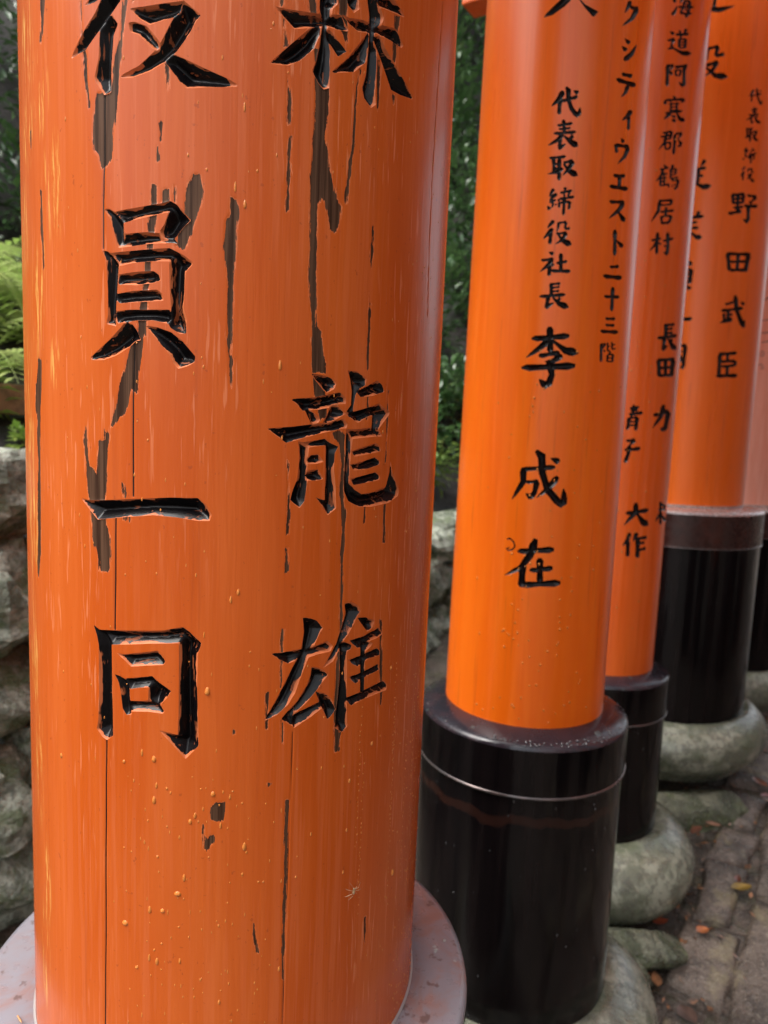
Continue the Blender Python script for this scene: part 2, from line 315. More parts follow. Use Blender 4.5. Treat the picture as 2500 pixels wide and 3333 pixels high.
# ------------------------------------------------------------------ traced marks on the pillars: millimetres around the
# pillar (0 = the side that faces the path's middle) and millimetres above eye level, one line for each character
P1_CHARS = """-69.4,222 -70.1,219.4 -76.4,212.9 -83.1,206.9 -93.8,197.8 -105.2,195.6 -102.9,198.6 -95.8,207 -86.8,215.5 -82.6,221.6 -80.7,224|-81.6,211.4 -75.7,213.4 -71.5,208.2 -74.4,202.7 -75.5,189.4 -75.9,174.2 -80.7,173.2 -86.4,180.8 -87.1,183.4 -84.3,192.7 -83.5,206.1|-64.7,215.3 -56.9,215.5 -40.3,217.2 -33.8,218.1 -35.5,212.4 -38.5,210.1 -46.3,208 -53.1,206.3 -59.5,210.2|-34.4,218.3 -25.2,211.1 -27.5,208.3 -31.3,201.5 -37.8,192.9 -44.4,187.6 -52.4,183.3 -62.8,180.5 -71,180.8 -68.2,182.8 -58.9,186.4 -49.3,193.8 -46.3,198.1 -40.3,208.5 -37.9,211.8 -36.7,216.1|-65.4,208.4 -61.5,208.4 -54.4,205.8 -47.5,198.1 -46.3,194.3 -48.7,193.2 -51.2,194.4 -55,198.1 -59.5,201.9 -64.1,203.4|-44.4,187.6 -40.2,192 -37.7,191 -22.3,184.9 -11.8,181.3 -5.4,178.6 -5.9,177.4 -11.7,176.6 -32.8,174.7 -35.9,177.7 -41.3,184.3|-73.5,238.4 -66,234.2 -69.4,230.8 -77.8,224.2 -86.8,221.1 -94.8,220.3 -84.4,227.4|-58.9,236.8 -52.6,235.9 -53.8,229.5 -57.6,222.1 -64.1,216.6 -62.1,221.3 -59.5,228.8|-55.1,236 -37.5,237.7 -33.3,234.5 -35,226.4 -29.7,225.5 -25.1,227.4 -26.2,223 -36.8,222.1 -40.3,224.8 -39.8,233.9 -53.2,232.7
13.3,220.3 23,220.6 38.2,222.4 50.6,225.5 55.6,219 54.7,218.2 49.1,217.2 42.4,217.1 34.9,214.4 23.8,211.3 17.7,216|37.7,236.9 46.5,239.5 48.6,230.5 45.4,226.9 45.3,222.3 42.5,215.4 44.7,204.6 45,186 41.5,184.3 38.1,186.9 34.5,192 36.6,198.4 38.1,206 39.5,217.1 37.8,224.3|39.5,217.6 38.5,211.7 35.3,203.8 27.5,195.9 21,192.2 10.5,191.3 12.8,193.5 22.4,203.4 32.7,213.8|41.3,215.1 44.3,215.9 48,212.8 55.1,207.8 49.6,203.4 45.2,207.9 42.1,210.1|50.6,226 56.3,225.7 64.9,227.5 69,227.4 79.2,229.8 89.6,231.9 96.7,225.3 94.5,223.4 85.9,223.9 74.3,223.6 61.8,220.2 56.5,222.1|66.2,243.7 71.7,245.8 76.4,239.1 79.8,234 78.4,230.3 73.5,223.6 72.3,218.4 75.5,215.2 75.5,199 75.2,191.8 76.2,185.8 72.6,182.8 67.4,186.7 65.8,191.7 68.2,199.9 69.5,218.5 68.8,231.5|69.2,223.2 69.6,215.9 67.9,206.2 60.1,198.5 47.5,194.4 46.2,194.9 55.9,204.7 62.1,213.4|71.5,220.8 77.3,223.4 81.4,218.4 89.1,212.5 100.4,205.4 107.9,200.2 106.9,199 95.3,197.4 87.5,197.5 82.1,205.6 76.2,214.4
72.6,242.9 84.5,247.7 92.2,244.4 97.4,241.1 87.4,239.7 75.7,238.3|53.3,237.1 61.6,239.9 61.9,233.8 62.6,232.5 58.8,229.1 54.8,231.9
-81.7,114 -77.5,113.6 -74.2,111.9 -70.4,108.4 -68.3,105.7 -67.8,99.9 -67.8,94.6 -71.6,92.5 -72.9,94.7 -74.8,101.9 -77.5,108.7|-74.2,111.9 -57.6,114 -45.5,115.9 -40.9,117.1 -37.2,115.2 -33.5,111.4 -29.3,107.2 -33,104 -37.1,98.6 -39.4,96.4 -45,96.7 -46.9,101.1 -44.1,105 -41.8,111.2 -50.3,109.4 -62.6,106.9 -68.8,105.5 -71.5,108.4|-67.8,99.9 -55.1,100.6 -46.9,100.2 -45,97.1 -38.9,97.7 -36.3,94.7 -40.8,95 -52.7,94.4 -62.6,93.2 -71.6,92.5 -71,95.6|-82.7,91.7 -78.7,90.9 -75.4,89 -71,84.4 -72.2,74.1 -73.3,60.5 -73.6,53.2 -73.1,50 -80.1,51.4 -78.9,56 -78.9,69.7 -79.9,85.6|-77.1,89.9 -62.6,90.9 -41.2,92.4 -37.5,90.7 -32.4,88.2 -28.2,84.9 -28.7,83.5 -31.9,80.3 -32.5,72.3 -33.1,61.1 -31.2,54 -31.6,46.7 -35.3,46.6 -40.5,49.6 -41.9,52.3 -40.1,58.6 -41.1,72 -41.4,85.3 -50.2,85.2 -62.7,84.3 -71.6,82.6 -74.8,86.7|-72.2,78.1 -62.7,79.4 -50.2,80.1 -47.3,78.1 -45.6,75.2 -50.2,73.6 -60.1,72.4 -71.6,72.7|-72.7,67.8 -62.7,69.3 -48.2,70.1 -45.3,67.9 -44.4,64.3 -50.2,63.8 -60.1,63.2 -71.1,62.5 -73.3,64.6|-73.3,58.2 -65.3,59.1 -55.1,59.2 -41,59.5 -38.2,53.7 -41.9,51.8 -50.1,53.4 -60.1,53.2 -72.3,51.6 -73.9,54.1|-68.5,51.4 -66.3,52.3 -62.7,51 -60.1,47.8 -57.6,42.4 -60.6,42.1 -64.8,38.6 -73.4,33.9 -82,31.3 -89.9,31.2 -92.4,32.4 -84.9,37.5 -77.3,43.1 -71.2,48.6|-55.3,50.6 -47.7,49.8 -40,47.3 -33.4,42.6 -29.2,37.8 -26.4,34.7 -26.6,31.5 -31,29 -36.1,27.5 -38.5,30.1 -40.9,35.1 -46.7,41.3 -51.1,46.1
-100.5,-49 -94,-49.8 -81.8,-48.9 -60.9,-46.7 -40.4,-44.8 -24.1,-44.4 -19.6,-48.3 -16.3,-53.8 -17.5,-57.4 -24,-57.6 -36.7,-56.1 -49.9,-55.5 -66.6,-57.6 -87.2,-60.8 -91.2,-57.2
-91.1,-124.7 -86.6,-126.9 -81.9,-127.2 -77.4,-132.8 -77.2,-150 -76.8,-174.1 -76.6,-191.7 -81.2,-195.3 -84.7,-193.8 -88.9,-189.7 -87.7,-183.5 -86.9,-166.1 -87,-137 -88.4,-131|-85.4,-127 -63,-124.7 -43.6,-123 -36.6,-121.1 -32,-120.2 -28.4,-122.8 -21.1,-129.6 -23.3,-135.8 -23.6,-154.7 -22.9,-173.7 -22.3,-192.5 -30,-201 -36.1,-194.6 -41.4,-189.1 -46.4,-184 -34.8,-186.2 -34.4,-174.2 -34.3,-150.4 -34.5,-130.1 -53.1,-131.7 -78,-135.2 -82.5,-131.6|-73.9,-139.7 -69.3,-139.8 -58,-137.6 -47.3,-135.4 -44.4,-138.3 -42.3,-141.9 -43.5,-143.8 -53.1,-144.9 -64.1,-146.8 -68.3,-143.5|-75.6,-152.9 -71.5,-153.5 -67.8,-154.9 -65.1,-159.3 -64.6,-166.5 -63.6,-176.5 -67.3,-177 -69.9,-173.5 -71.5,-161.2 -73.1,-156.6|-68.3,-154.5 -58,-152.5 -50.6,-151.1 -45.8,-154.9 -38.7,-159.4 -41,-163.1 -44.8,-167.7 -47.2,-169.8 -50.6,-168.2 -53,-166.1 -52.8,-158.2 -58,-159 -64.6,-160.7 -66.7,-158.1|-65.2,-168 -58,-167.1 -50.1,-166 -45.3,-168.2 -42.6,-172.8 -44.3,-173.7 -53,-173.3 -63.1,-174.3 -68.3,-176.2 -69.4,-172
38.5,29.4 47.7,28.3 52.4,27.1 55.4,24.4 53.8,21 49.2,18.6 46.3,20.5 41.6,25.3|26.9,13.8 41.4,15.6 52.7,18.3 58,19.4 61.9,16.2 62.3,12.8 55.9,12.2 51.8,10.2 44.4,8.6 38.3,8.3 34.5,7.3 30.7,11|35,9.1 38.6,8.3 41.7,6.4 45.7,2.9 44.1,0.8 40.2,-0.4 37.9,3.6|52.3,12.3 56.5,11.7 62.2,7 58,4.5 53.3,2.2 48.7,0.4 46.9,0.9 49.6,5.7|13.5,-3.5 28.4,-1.9 41.9,0.2 50.4,1 56.2,2.8 60.5,3.8 64.1,1 63.2,-1.7 59.5,-2.1 47.7,-4.8 36.6,-7.8 25,-11.5 19.7,-7.8|32.1,-10 35.1,-10.9 38.9,-12.9 38.2,-23.8 38.5,-34.3 37.1,-45.3 34,-49.5 31.2,-47.4 28.2,-44.8 29.4,-39.5 32.4,-31.7 33.1,-18.7|32.9,-11 41.1,-9.7 49,-8.2 53.2,-11 58.1,-12.7 55.8,-16.7 55.5,-26.3 57.1,-37 57.9,-50 52,-54.1 48.6,-48.7 43.5,-42.7 49.9,-45 49.8,-31.6 49.5,-15.8 49.1,-12.1 39,-13.6 35.7,-12.9|37,-20.7 40.2,-18 44.7,-17.4 48.6,-21.8 43.7,-23.2 38.7,-23.5|35.6,-30.1 38.3,-27.2 45,-26.4 48.6,-32.2 44.1,-33.2 37.9,-33|62.4,32.7 69.5,32.5 77.1,28.6 75.9,24.5 71.9,22.6 69.4,19.3 67.8,12.3 67.3,7 62.2,7.8 65.8,12.2 66.1,20.7 64.5,27.9|69.4,20.4 78,24.7 85.8,28.4 89.8,26 92.5,21.8 81.9,18.7 72.8,17.4|61.6,6.7 66,8 73.2,9.9 82.2,12.5 88.1,14.4 98.2,9.4 96.7,7.1 92,2.5 88.3,-1.5 92.1,-5.8 83.9,-5.4 82.2,-1.1 82.5,6.6 78.9,5.9 71.5,1.8 68.1,3.3|63.2,-2.2 71,-2 82.2,-0.5 86.7,-2.1 91.7,-5.8 83.9,-6.3 74,-7.3 67.3,-8 64.6,-4.8|63.2,-1.7 66.5,-4.2 68,-8 67,-15.5 66.8,-26.3 66.5,-34.4 70.7,-38.9 76.3,-41.8 85,-40.9 96.9,-37.9 99.9,-29.5 100.6,-20.9 103.5,-29.6 111,-40.3 110.3,-44.3 100.2,-48.4 85.5,-49.9 74.6,-49.7 66.3,-45.9 62.9,-39.8 62.5,-31.7 63.1,-15.5 62.8,-5.9|67,-15.5 76.3,-12.7 86.4,-10.1 90.5,-12.5 91,-15.3 80.1,-17 69.8,-18.7|67,-23.6 76.7,-21.4 86.1,-18.9 90.6,-21.4 90.3,-23.7 80.5,-26.1 69.5,-27.1|66.7,-32.3 77.2,-30.2 87.4,-28.1 91.1,-31 90.9,-33.2 81,-34.7 69.9,-36.1
18.6,-136.6 26,-136.4 37.1,-135.3 46.5,-134.3 54.8,-132.2 58.9,-135.9 57.3,-139.3 49.5,-139.8 41.4,-141.4 35.2,-141.8 29.6,-143.8 24.1,-140.7 21.6,-138.8|37.8,-115.9 41.7,-116.2 47.1,-118.5 51.7,-123.6 49.6,-126.4 46.5,-132.8 42.5,-141 40,-147.4 37.1,-154.8 34.7,-162.2 30.3,-169.4 23.4,-175.3 15.1,-178.6 17.5,-174.7 21.8,-167.5 27.9,-155.3 33.7,-143.6 37.6,-134.9 38.9,-125.3 38.4,-119.2|44.5,-147.2 49.2,-148.6 53.7,-151.3 56.1,-154.3 52.8,-157.5 49.6,-161.7 42.3,-169.4 35.6,-174.7 33.6,-177.6 33.5,-183.8 26,-178.2 29.4,-174.4 35.9,-168 41.9,-158.5 43.9,-153|33.3,-176 40.3,-173.8 47.7,-171.3 51.6,-170.4 52.9,-174.8 45.3,-179.3 39.5,-182.1 34.3,-185 32.7,-181.6|47.8,-163.5 54.2,-165.8 59,-170.1 62.3,-177.7 59.4,-181.4 56.6,-183.2 53.5,-177.6 49.9,-170.1|66.2,-109.8 71.7,-109.7 77,-112.7 79.2,-116.2 76.1,-120 73.7,-124.4 69.5,-130.6 66,-134.3 62.6,-140.6 59.3,-145.9 52,-149.5 55.2,-144.2 61.2,-134.7 64.4,-124.7 67.1,-116.1|62.3,-133.8 67.2,-134.5 73,-137.5 72.4,-140.1 69.3,-141.2 69.8,-153 70.2,-169.1 71.8,-191.1 67.8,-194 62.1,-190 62.4,-180.9 63.7,-167.8 64.4,-154.6 63.8,-141.3|76.4,-120.3 83.5,-121.1 91.7,-124.6 89.7,-129.1 85.5,-131.1 81.7,-126.7|70.9,-134.3 80.7,-133.5 89.8,-131.3 95.8,-130 100.6,-135 93.9,-137 85.1,-137.8 81.1,-140.5 77.7,-140.5 73.6,-137.1|79.7,-134.4 85,-136.4 91,-139.7 88.9,-141.5 84.7,-143.9 84.6,-155.9 84.7,-171.2 81.2,-170.9 80.7,-155.1|70.8,-147 79.9,-145.7 89,-144.2 95.1,-143.5 98.5,-146.7 97.8,-149.1 87.1,-149.3 82.3,-151 78.2,-152.7 73.5,-149.9|71.3,-158 80.5,-157.5 89.7,-155.9 96.5,-154.6 98.8,-159.1 89.9,-160.3 82.8,-161.5 77.4,-163.9 73.4,-161.1|69.4,-171.6 81.1,-170.4 91.9,-168.5 103.1,-167.4 106.9,-171.8 106.6,-175.2 96.1,-175.2 83.5,-175.9 74.1,-177.8 70.7,-174.1"""
P2_CHARS = """-6.8,534 3.8,533.1 4,518.7 2.5,515.6 -5,508.9 -19.6,501.1 -31.4,499.9 -28,504.2 -11.3,516.9 -7.6,521.3|3.5,525.1 6.1,526.6 12.1,517.6 19.7,510.4 26.7,507.4 37.7,503.1 31.7,496.8 28.8,498.2 19.1,507.1 10.3,517.6|-28.7,538.4 17.8,535.9 25.3,531.3 20.1,528.8 -17.2,529.8 -23.7,532.5
-1.5,414 -4.8,412.2 -7.2,406.2 -7.8,405.6 -11.8,400.2 -14,396 -13.6,395.7 -9,397.6 -3.1,401.2 -1.8,402.3 2.2,408.4 1.9,412.2|-4.6,402.7 -6.4,401 -5.7,394.7 -6,388.6 -4.6,386.5 -1.9,386.2 -0.5,388 -0.9,394.2 -0.2,400.2 -2,402.4|-1.2,400.6 2.5,399.8 8.9,401.9 16.3,403 18.9,405 18.3,407.3 15.1,407.7 8,405.1 -0.5,403.7 -2,401.7|1.9,416.7 3.2,412.7 3.2,412.7 4.3,402.5 6.3,398.5 9,391.7 14.7,384.6 19.2,381.8 21.5,383.4 19.5,388 14,394.1 11.3,399.9 10,403.3 9.6,414.6 9.5,414.8 4.1,418.3|21.6,383.4 23.6,384.3 24.5,387.5 24.4,388.9 23.6,392.3 22.5,394.7 22.2,394.7 20.8,392.6 19.6,389.3 19.4,388.6 18,386.3 18.9,384.3|12.1,412.8 14.3,410.3 16.4,408.3 18.8,408.9 19.9,411.6 18.7,413.7 15.8,413.7 12.3,413.4
-4.7,372.8 -1.3,371.7 4.8,372.8 11.8,373.1 14.4,374.5 14.1,376.7 11.3,377.4 4.4,375.8 -3.7,375.4 -5.3,373.8|-2.6,368.6 0.1,367.5 5,368.3 10.6,368.2 12.7,369.4 12.6,371.2 10.3,371.9 4.8,370.8 -1.8,370.7 -3.2,369.5|-8.5,363.8 -4,362.2 5.4,363.1 15.6,362.9 19.6,364.5 19.5,366.9 15.4,367.7 5.3,366.3 -6.3,366.5 -9.2,365|1.5,380.2 0.3,378.3 1.8,372.4 2.4,366.5 3.9,364.7 6.1,364.8 7,366.7 5.8,372.6 5.4,378.5 3.6,380.3|2.7,364.1 -0.8,362.9 -4.7,358.7 -6.3,357.7 -12.1,353.8 -15.6,350.7 -15.4,350.4 -10.5,351.3 -3.5,353.5 -1.2,354.6 3.8,358.7 4.9,362.1|-0.9,358.3 -2.6,357.3 -2.1,353.3 -2.7,349.3 -1.3,347.9 1.2,347.5 2.7,348.6 2.5,352.6 3.3,356.5 1.6,358|-0.4,345 1.9,344.8 4.9,347.5 7.1,350.2 8.2,352.4 8,352.6 5.4,352.2 2,351 -1.8,349.2 -2.1,347.1|3.9,360.5 8.3,355.3 9.9,353.4 15.4,348.6 17.9,347.4 23.3,348.5 23.7,349 21.9,354 19.6,355.4 13.1,357.5 11.4,358.4 5.7,362.2|15.6,362.2 13.8,362.6 11.6,360.4 10.2,358.2 9.5,356.4 9.7,356.2 11.9,356.3 14.5,357.1 17.3,358.6 17.3,360.4
-11.9,335.3 -8.3,333.9 -1.5,334.8 6.2,334.6 9,336 8.9,338.3 5.8,339.2 -1.7,337.9 -10.6,338 -12.6,336.5|-7.5,336 -8.9,333.8 -7.6,326.7 -7.3,319.6 -5.8,317.3 -3.4,317.2 -2.4,319.5 -3.4,326.6 -3.5,333.6 -5.2,335.9|-0.5,336.1 -2.1,333 -0.9,322.7 -0.7,312.4 0.9,309 3.6,308.9 4.9,312.1 3.9,322.4 4.1,332.7 2.1,336|-5.1,327.9 -3.6,326.9 -1.9,327.4 0.5,327.1 1.4,328 1.2,329.8 0.2,330.5 -2.2,329.8 -5.4,329.9 -5.6,328.7|-4.8,322.8 -3.3,321.8 -1.6,322.3 0.9,322 1.8,322.9 1.6,324.7 0.6,325.5 -1.8,324.7 -5.1,324.8 -5.3,323.6|5.9,324.4 2.5,324.3 -3,321 -3.4,320.9 -9.6,319.1 -13.7,317.5 -13.6,317.2 -9,316.6 -2.2,316.6 -1.1,316.7 5.5,319.6 7.4,322.2|6.6,329.1 9.2,328.1 12.3,329.4 16.6,329.8 18,331.4 17.4,333.8 15.5,334.5 11.5,332.7 6.2,331.9 5.8,330.2|17.2,332.9 14.1,331 10.8,323.7 10.8,323.5 7.4,318.6 5.3,314.6 5.6,314.3 9.8,316.5 15.2,320.5 15.7,321.2 20.1,327.9 20.1,331.5|5.3,328 9.5,322.1 12.2,318.1 17.1,314.5 19.9,313.4 25.4,314.6 25.7,315.1 23.3,320 20.7,321.4 15.9,322.6 12.8,324.8 7.2,329.5
-4.4,300.5 -6.4,300 -8,296.6 -9,293.5 -9.2,291.2 -9,291 -6.9,292.1 -4.4,294.3 -1.9,297.1 -2.3,299.1|-0.3,295 -2.6,294.7 -5.8,291.1 -8.1,287.8 -9.2,285.2 -9,285 -6.2,286 -2.7,288.1 1.2,291.1 1.5,293.3|-8.9,290.7 -7.6,290 -6.3,290.4 -4.3,290.2 -3.6,291 -3.8,292.4 -4.6,293 -6.5,292.3 -9.1,292.4 -9.3,291.4|-8.2,283 -6.2,282.5 -3.7,283.8 -0.4,284.4 0.6,285.7 -0,287.3 -1.5,287.6 -4.5,286 -8.6,285 -8.9,283.7|-5,286.6 -5.9,285.7 -5.2,283.1 -5.1,280.5 -4.1,279.7 -2.5,279.8 -1.8,280.6 -2.4,283.2 -2.3,285.8 -3.5,286.6|-10.8,279.9 -10.6,277.1 -10.2,274.8 -8.1,274.2 -5.7,275.6 -5.4,277.6 -7.5,278.9 -10.3,280.2|-5.3,280.1 -5.2,278.5 -5,277.3 -3.7,277.3 -2.3,278.4 -2.1,279.6 -3.3,280 -5,280.4|-1.4,282.1 -1.3,280.5 -1.1,279.3 0.2,279.2 1.7,280.4 1.9,281.6 0.6,282 -1.1,282.4|8.1,300.8 8.9,298.6 9.7,297 11.5,297.4 12.9,299.6 12.7,301.4 10.7,301.4 8.4,301.2|4.5,293.8 7.4,293 12.1,294.4 17.7,294.8 19.7,296.3 19.4,298.4 17,299 11.6,297.2 5,296.4 3.9,294.8|8.5,294 8.5,292 8.6,290.4 10,289.8 11.6,290.6 12,291.9 10.6,293 8.9,294.1|16.1,295 14.9,295.1 14,293.5 13.5,292 13.4,290.7 13.6,290.6 14.8,290.9 16.3,291.7 17.8,292.9 17.5,294|4.1,286.8 7.4,285.8 13.4,287.2 20.4,287.6 22.9,289.1 22.7,291.2 19.9,291.8 13.1,290 5.2,289.4 3.5,287.8|3.5,288.2 2.2,286.9 1.3,285.7 2.1,284.5 4.1,284.1 5.3,284.8 4.8,286.3 4,288.1|3.6,283.9 2.4,283.2 2.9,280.5 2.7,277.8 3.7,276.9 5.4,276.8 6.4,277.6 6.1,280.2 6.6,282.9 5.4,283.8|5.3,282.6 7.5,281.6 11.4,282.4 15.9,282.4 17.6,283.5 17.5,285.2 15.7,285.9 11.2,284.8 5.8,284.6 4.8,283.4|16.5,284.9 15.1,283.8 15.4,280 14.9,276.3 15.9,275 17.9,274.8 19.1,275.9 19,279.7 19.8,283.3 18.5,284.7|9.4,289 8,286.6 8.6,278.6 8.3,270.7 9.5,268.1 11.6,268 12.8,270.4 12.4,278.4 12.9,286.3 11.5,288.9
-1.8,262.9 -4.1,262.5 -6.7,258.7 -8.5,255.2 -9.2,252.5 -9,252.3 -6.4,253.5 -3.1,255.8 0.3,259 0.3,261.3|-2.5,253.6 -5.4,252.8 -9.3,247.6 -12.2,243 -13.6,239.6 -13.4,239.3 -9.9,241.1 -5.5,244.4 -0.8,248.8 -0.3,251.7|-4.8,248.5 -6.5,247 -6.1,241.3 -6.7,235.8 -5.4,233.9 -2.9,233.6 -1.5,235.2 -1.6,240.8 -0.8,246.3 -2.3,248.2|4.4,260.4 3.1,258.7 3.3,254 3.5,252.5 3.1,250.5 2.9,247.7 3.1,247.6 5,249.6 6.4,251.7 6.8,253.5 7.5,258.2 6.5,260.2|6.1,258.5 8.1,257.5 10.7,258.3 14.1,258.2 15.3,259.4 15.1,261.3 13.7,262.1 10.4,261 6,260.9 5.5,259.5|13.9,260.5 12.6,259.7 12.5,256.6 11.8,253.5 12.6,252.3 14.4,252 15.5,252.8 15.8,256 16.7,259 15.6,260.2|13.4,251.2 15.1,250 16.7,250.7 19.3,250.4 20.2,251.6 19.9,253.9 18.9,254.8 16.4,253.7 12.9,253.7 12.8,252.3|3.4,245.2 5.9,244.1 9.8,245.1 14.5,245.1 16.2,246.4 16,248.6 14.1,249.3 9.5,248 3.7,247.7 2.8,246.2|15.5,248.2 12.6,246.4 9.2,239.9 9.3,239.9 4.6,236.2 1.5,233.1 1.7,232.9 6.1,234.1 12.5,236.9 12.6,237 17.4,243.6 17.7,246.8|5,243.6 8.9,238.4 11.1,235.3 16.1,231.9 18.5,231 23.5,232.6 23.7,233.1 21.6,237.7 19.2,238.9 14.4,239.8 12,241.2 6.8,245.2
-5,223.9 -2.8,221.4 -0.9,219.6 1.2,220.4 2.1,223.1 0.9,225.1 -1.7,225 -4.8,224.5|-13.4,213.6 -10.4,212.3 -5.6,213.4 0.1,213.2 2.2,214.8 1.9,217.3 -0.4,218.2 -6,216.8 -13,216.6 -14.1,214.8|0.1,216.1 -3.2,214.8 -7,209.9 -7.9,209 -12.3,204.1 -14.9,200.4 -14.7,200.1 -10.4,201.9 -4.6,205.3 -3.3,206.3 1.5,210.9 2.3,214.2|-4,208.6 -5.6,207.1 -4.9,202.1 -5.2,197.1 -3.7,195.5 -1.1,195.3 0.3,196.8 -0.2,201.8 0.3,206.8 -1.4,208.4|-0.9,210.9 -0.4,208.8 0.2,207.1 1.9,206.9 3.4,208.3 3.3,209.8 1.6,210.5 -0.6,211.2|6,209.9 8.7,208.9 12.8,210.3 17.9,210.6 19.7,212.1 19.3,214.3 17.2,215 12.3,213.3 6.2,212.6 5.3,211|9.4,223 7.9,220.4 9.1,212.3 9.4,204.1 10.9,201.5 13.4,201.6 14.5,204.2 13.6,212.3 13.6,220.5 11.8,223|-0.3,200.8 3.7,199 11.7,199.5 20.7,198.7 24.3,200.1 24.4,202.8 21,204.1 11.9,203.2 1.6,203.9 -0.8,202.2
-0.2,186.6 -1.6,184.9 -0.6,179.2 -0.5,173.5 0.8,171.7 3.1,171.7 4.2,173.5 3.5,179.2 3.6,184.9 2,186.6|-0.1,184.7 2.3,183.5 6.4,184.3 11.2,184.1 13,185.3 12.9,187.3 11,188.2 6.2,187.1 0.5,187 -0.6,185.6|2.5,180.4 4.4,179.6 7.4,180.4 11.1,180.5 12.4,181.5 12.2,183.2 10.7,183.8 7.1,182.7 2.7,182.4 2,181.2|2.8,176 4.6,175.1 7.4,175.8 10.8,175.7 12.1,176.7 11.9,178.4 10.5,179.1 7.2,178.1 3,178 2.3,176.8|-13,169.7 -7.7,168.3 3.4,169.7 15.4,170 20,171.8 19.9,174.4 15.1,175.3 3.3,173.3 -10.2,172.9 -13.6,171|-2.7,170.2 -4.6,169 -4.7,163.8 -5.8,158.9 -4.7,157 -2.1,156.5 -0.5,157.8 -0.1,162.9 1.3,167.8 -0.1,169.7|-3.9,155.3 -1.4,155 2.3,158 5.2,161 6.7,163.5 6.5,163.7 3.5,163.3 -0.5,162 -4.9,159.9 -5.6,157.7|13.4,169.6 11.8,169.9 10.2,168 9.1,166.1 8.7,164.4 8.9,164.2 10.7,164.4 12.8,165.2 15,166.5 14.9,168|3,168.6 8,162.8 11.1,159.2 17.1,155.9 20,155.1 25.6,157.2 25.8,157.8 22.5,162.7 19.7,163.8 14.2,164.4 11.1,166.1 4.8,170.5
-19.1,117.3 -11.3,115.1 4.7,117.5 22.1,118 28.9,120.9 28.7,125.2 21.7,126.5 4.4,123.3 -15.3,122.6 -20.2,119.4|0.8,133.7 -1.6,129.7 0.6,117.3 1.1,104.9 3.7,101.1 7.9,101.3 9.8,105.3 8.1,117.6 8.1,130 5,133.8|1.4,118 -4,116.5 -11.9,108.8 -13.1,107.8 -21,100.4 -25.7,94.7 -25.4,94.3 -18.3,97 -8.6,102.2 -7,103.2 2,109.9 4.2,114.9|6.7,115.1 15.5,107.5 23.2,100.7 30.5,98.6 35.2,98.2 43.1,102.1 43.2,102.9 36.5,108.5 31.8,109.3 26.4,108.9 18.9,112.3 8.7,117.9|-8.6,96 -3.7,94.4 4.6,96.9 14.4,97.7 17.9,100.3 17.3,104 13.3,105 3.9,101.9 -7.6,100.5 -9.7,97.6|19.8,100.8 15.6,100.7 9.4,95.3 9.5,95.3 3.3,92.8 -1.1,90.2 -1,89.7 4.3,88.8 12.5,88.9 12.7,89 20.9,93.6 22.4,97.4|-30.1,80.7 -19.2,78 4.3,80.4 29.3,80.7 39.3,84.1 39.3,89.1 29.2,90.7 4.3,87.2 -23.5,86.8 -31.3,83.2|2.4,91.4 0.8,86.7 5.7,74.3 5.7,74.7 1.8,64.2 3,59.5 7.2,58.2 10.7,61.4 13.8,74.5 13.4,76.3 10.6,89.2 6.6,92.5|7,61.5 6.3,65 2.6,65.9 2.1,66.2 -2.6,68.2 -6.4,68.8 -6.8,68.4 -6,64.7 -3.8,60.2 -2.5,58.8 1.6,55.7 4.8,57.1
-20.3,-47.8 -13.5,-49.3 0.9,-46.8 16.3,-46.2 22.3,-43.7 22.2,-40.2 16.1,-39 0.8,-41.9 -16.6,-43.2 -21.2,-46.1|-21.5,-44.2 -23.6,-50.9 -22,-62.1 -23.6,-65.1 -29.3,-78.3 -32.4,-87.6 -31.9,-87.9 -25.2,-80.4 -16.8,-68.8 -13.9,-63.9 -14,-50.3 -16.9,-43.9|-13.8,-64.3 -10.7,-65.9 -6.2,-64.4 -0.5,-64.5 1.6,-62.6 1.4,-59.4 -0.9,-58.2 -6.5,-60.1 -13.6,-60.6 -14.6,-62.9|-2,-60 -4.8,-62.7 -5.1,-72.3 -5.4,-74.1 -9.1,-79.3 -9,-82.9 -5.8,-84.8 -2.6,-83.3 1,-76.4 1.4,-73.2 3.6,-63.9 1.6,-60.5|-4.8,-82.1 -4.8,-79.8 -8.2,-78.1 -11.3,-77.2 -13.9,-77.2 -14.1,-77.5 -13.3,-79.9 -11.6,-82.7 -9,-85.4 -6.8,-84.8|-5.7,-23.7 -1.3,-31.6 -1.2,-31.4 1.3,-51.1 5.5,-61 10,-73.5 23.8,-89 33,-94.7 36.6,-91.5 31.4,-82.1 17.9,-68.7 13.7,-58 10.6,-49 8.7,-26.4 8.1,-25.7 -2.5,-20.1|38,-91.2 41.1,-88.5 41.1,-81.9 40.5,-79.2 37.8,-72.6 35,-68.2 34.4,-68.3 32.9,-73 32.1,-80 32.1,-81.6 30.8,-87 33.1,-90.5|24.6,-52.5 19.4,-55.7 12.8,-66.9 12.4,-67.2 4.3,-76.1 -0.5,-82.8 -0.2,-83.1 7.1,-79.3 17.2,-72.7 18.2,-71.9 26.9,-60.9 28.2,-55|14.7,-31.3 18.8,-35.3 22.6,-38.5 26.5,-37.4 28,-33 25.6,-29.8 20.7,-29.8 15,-30.3
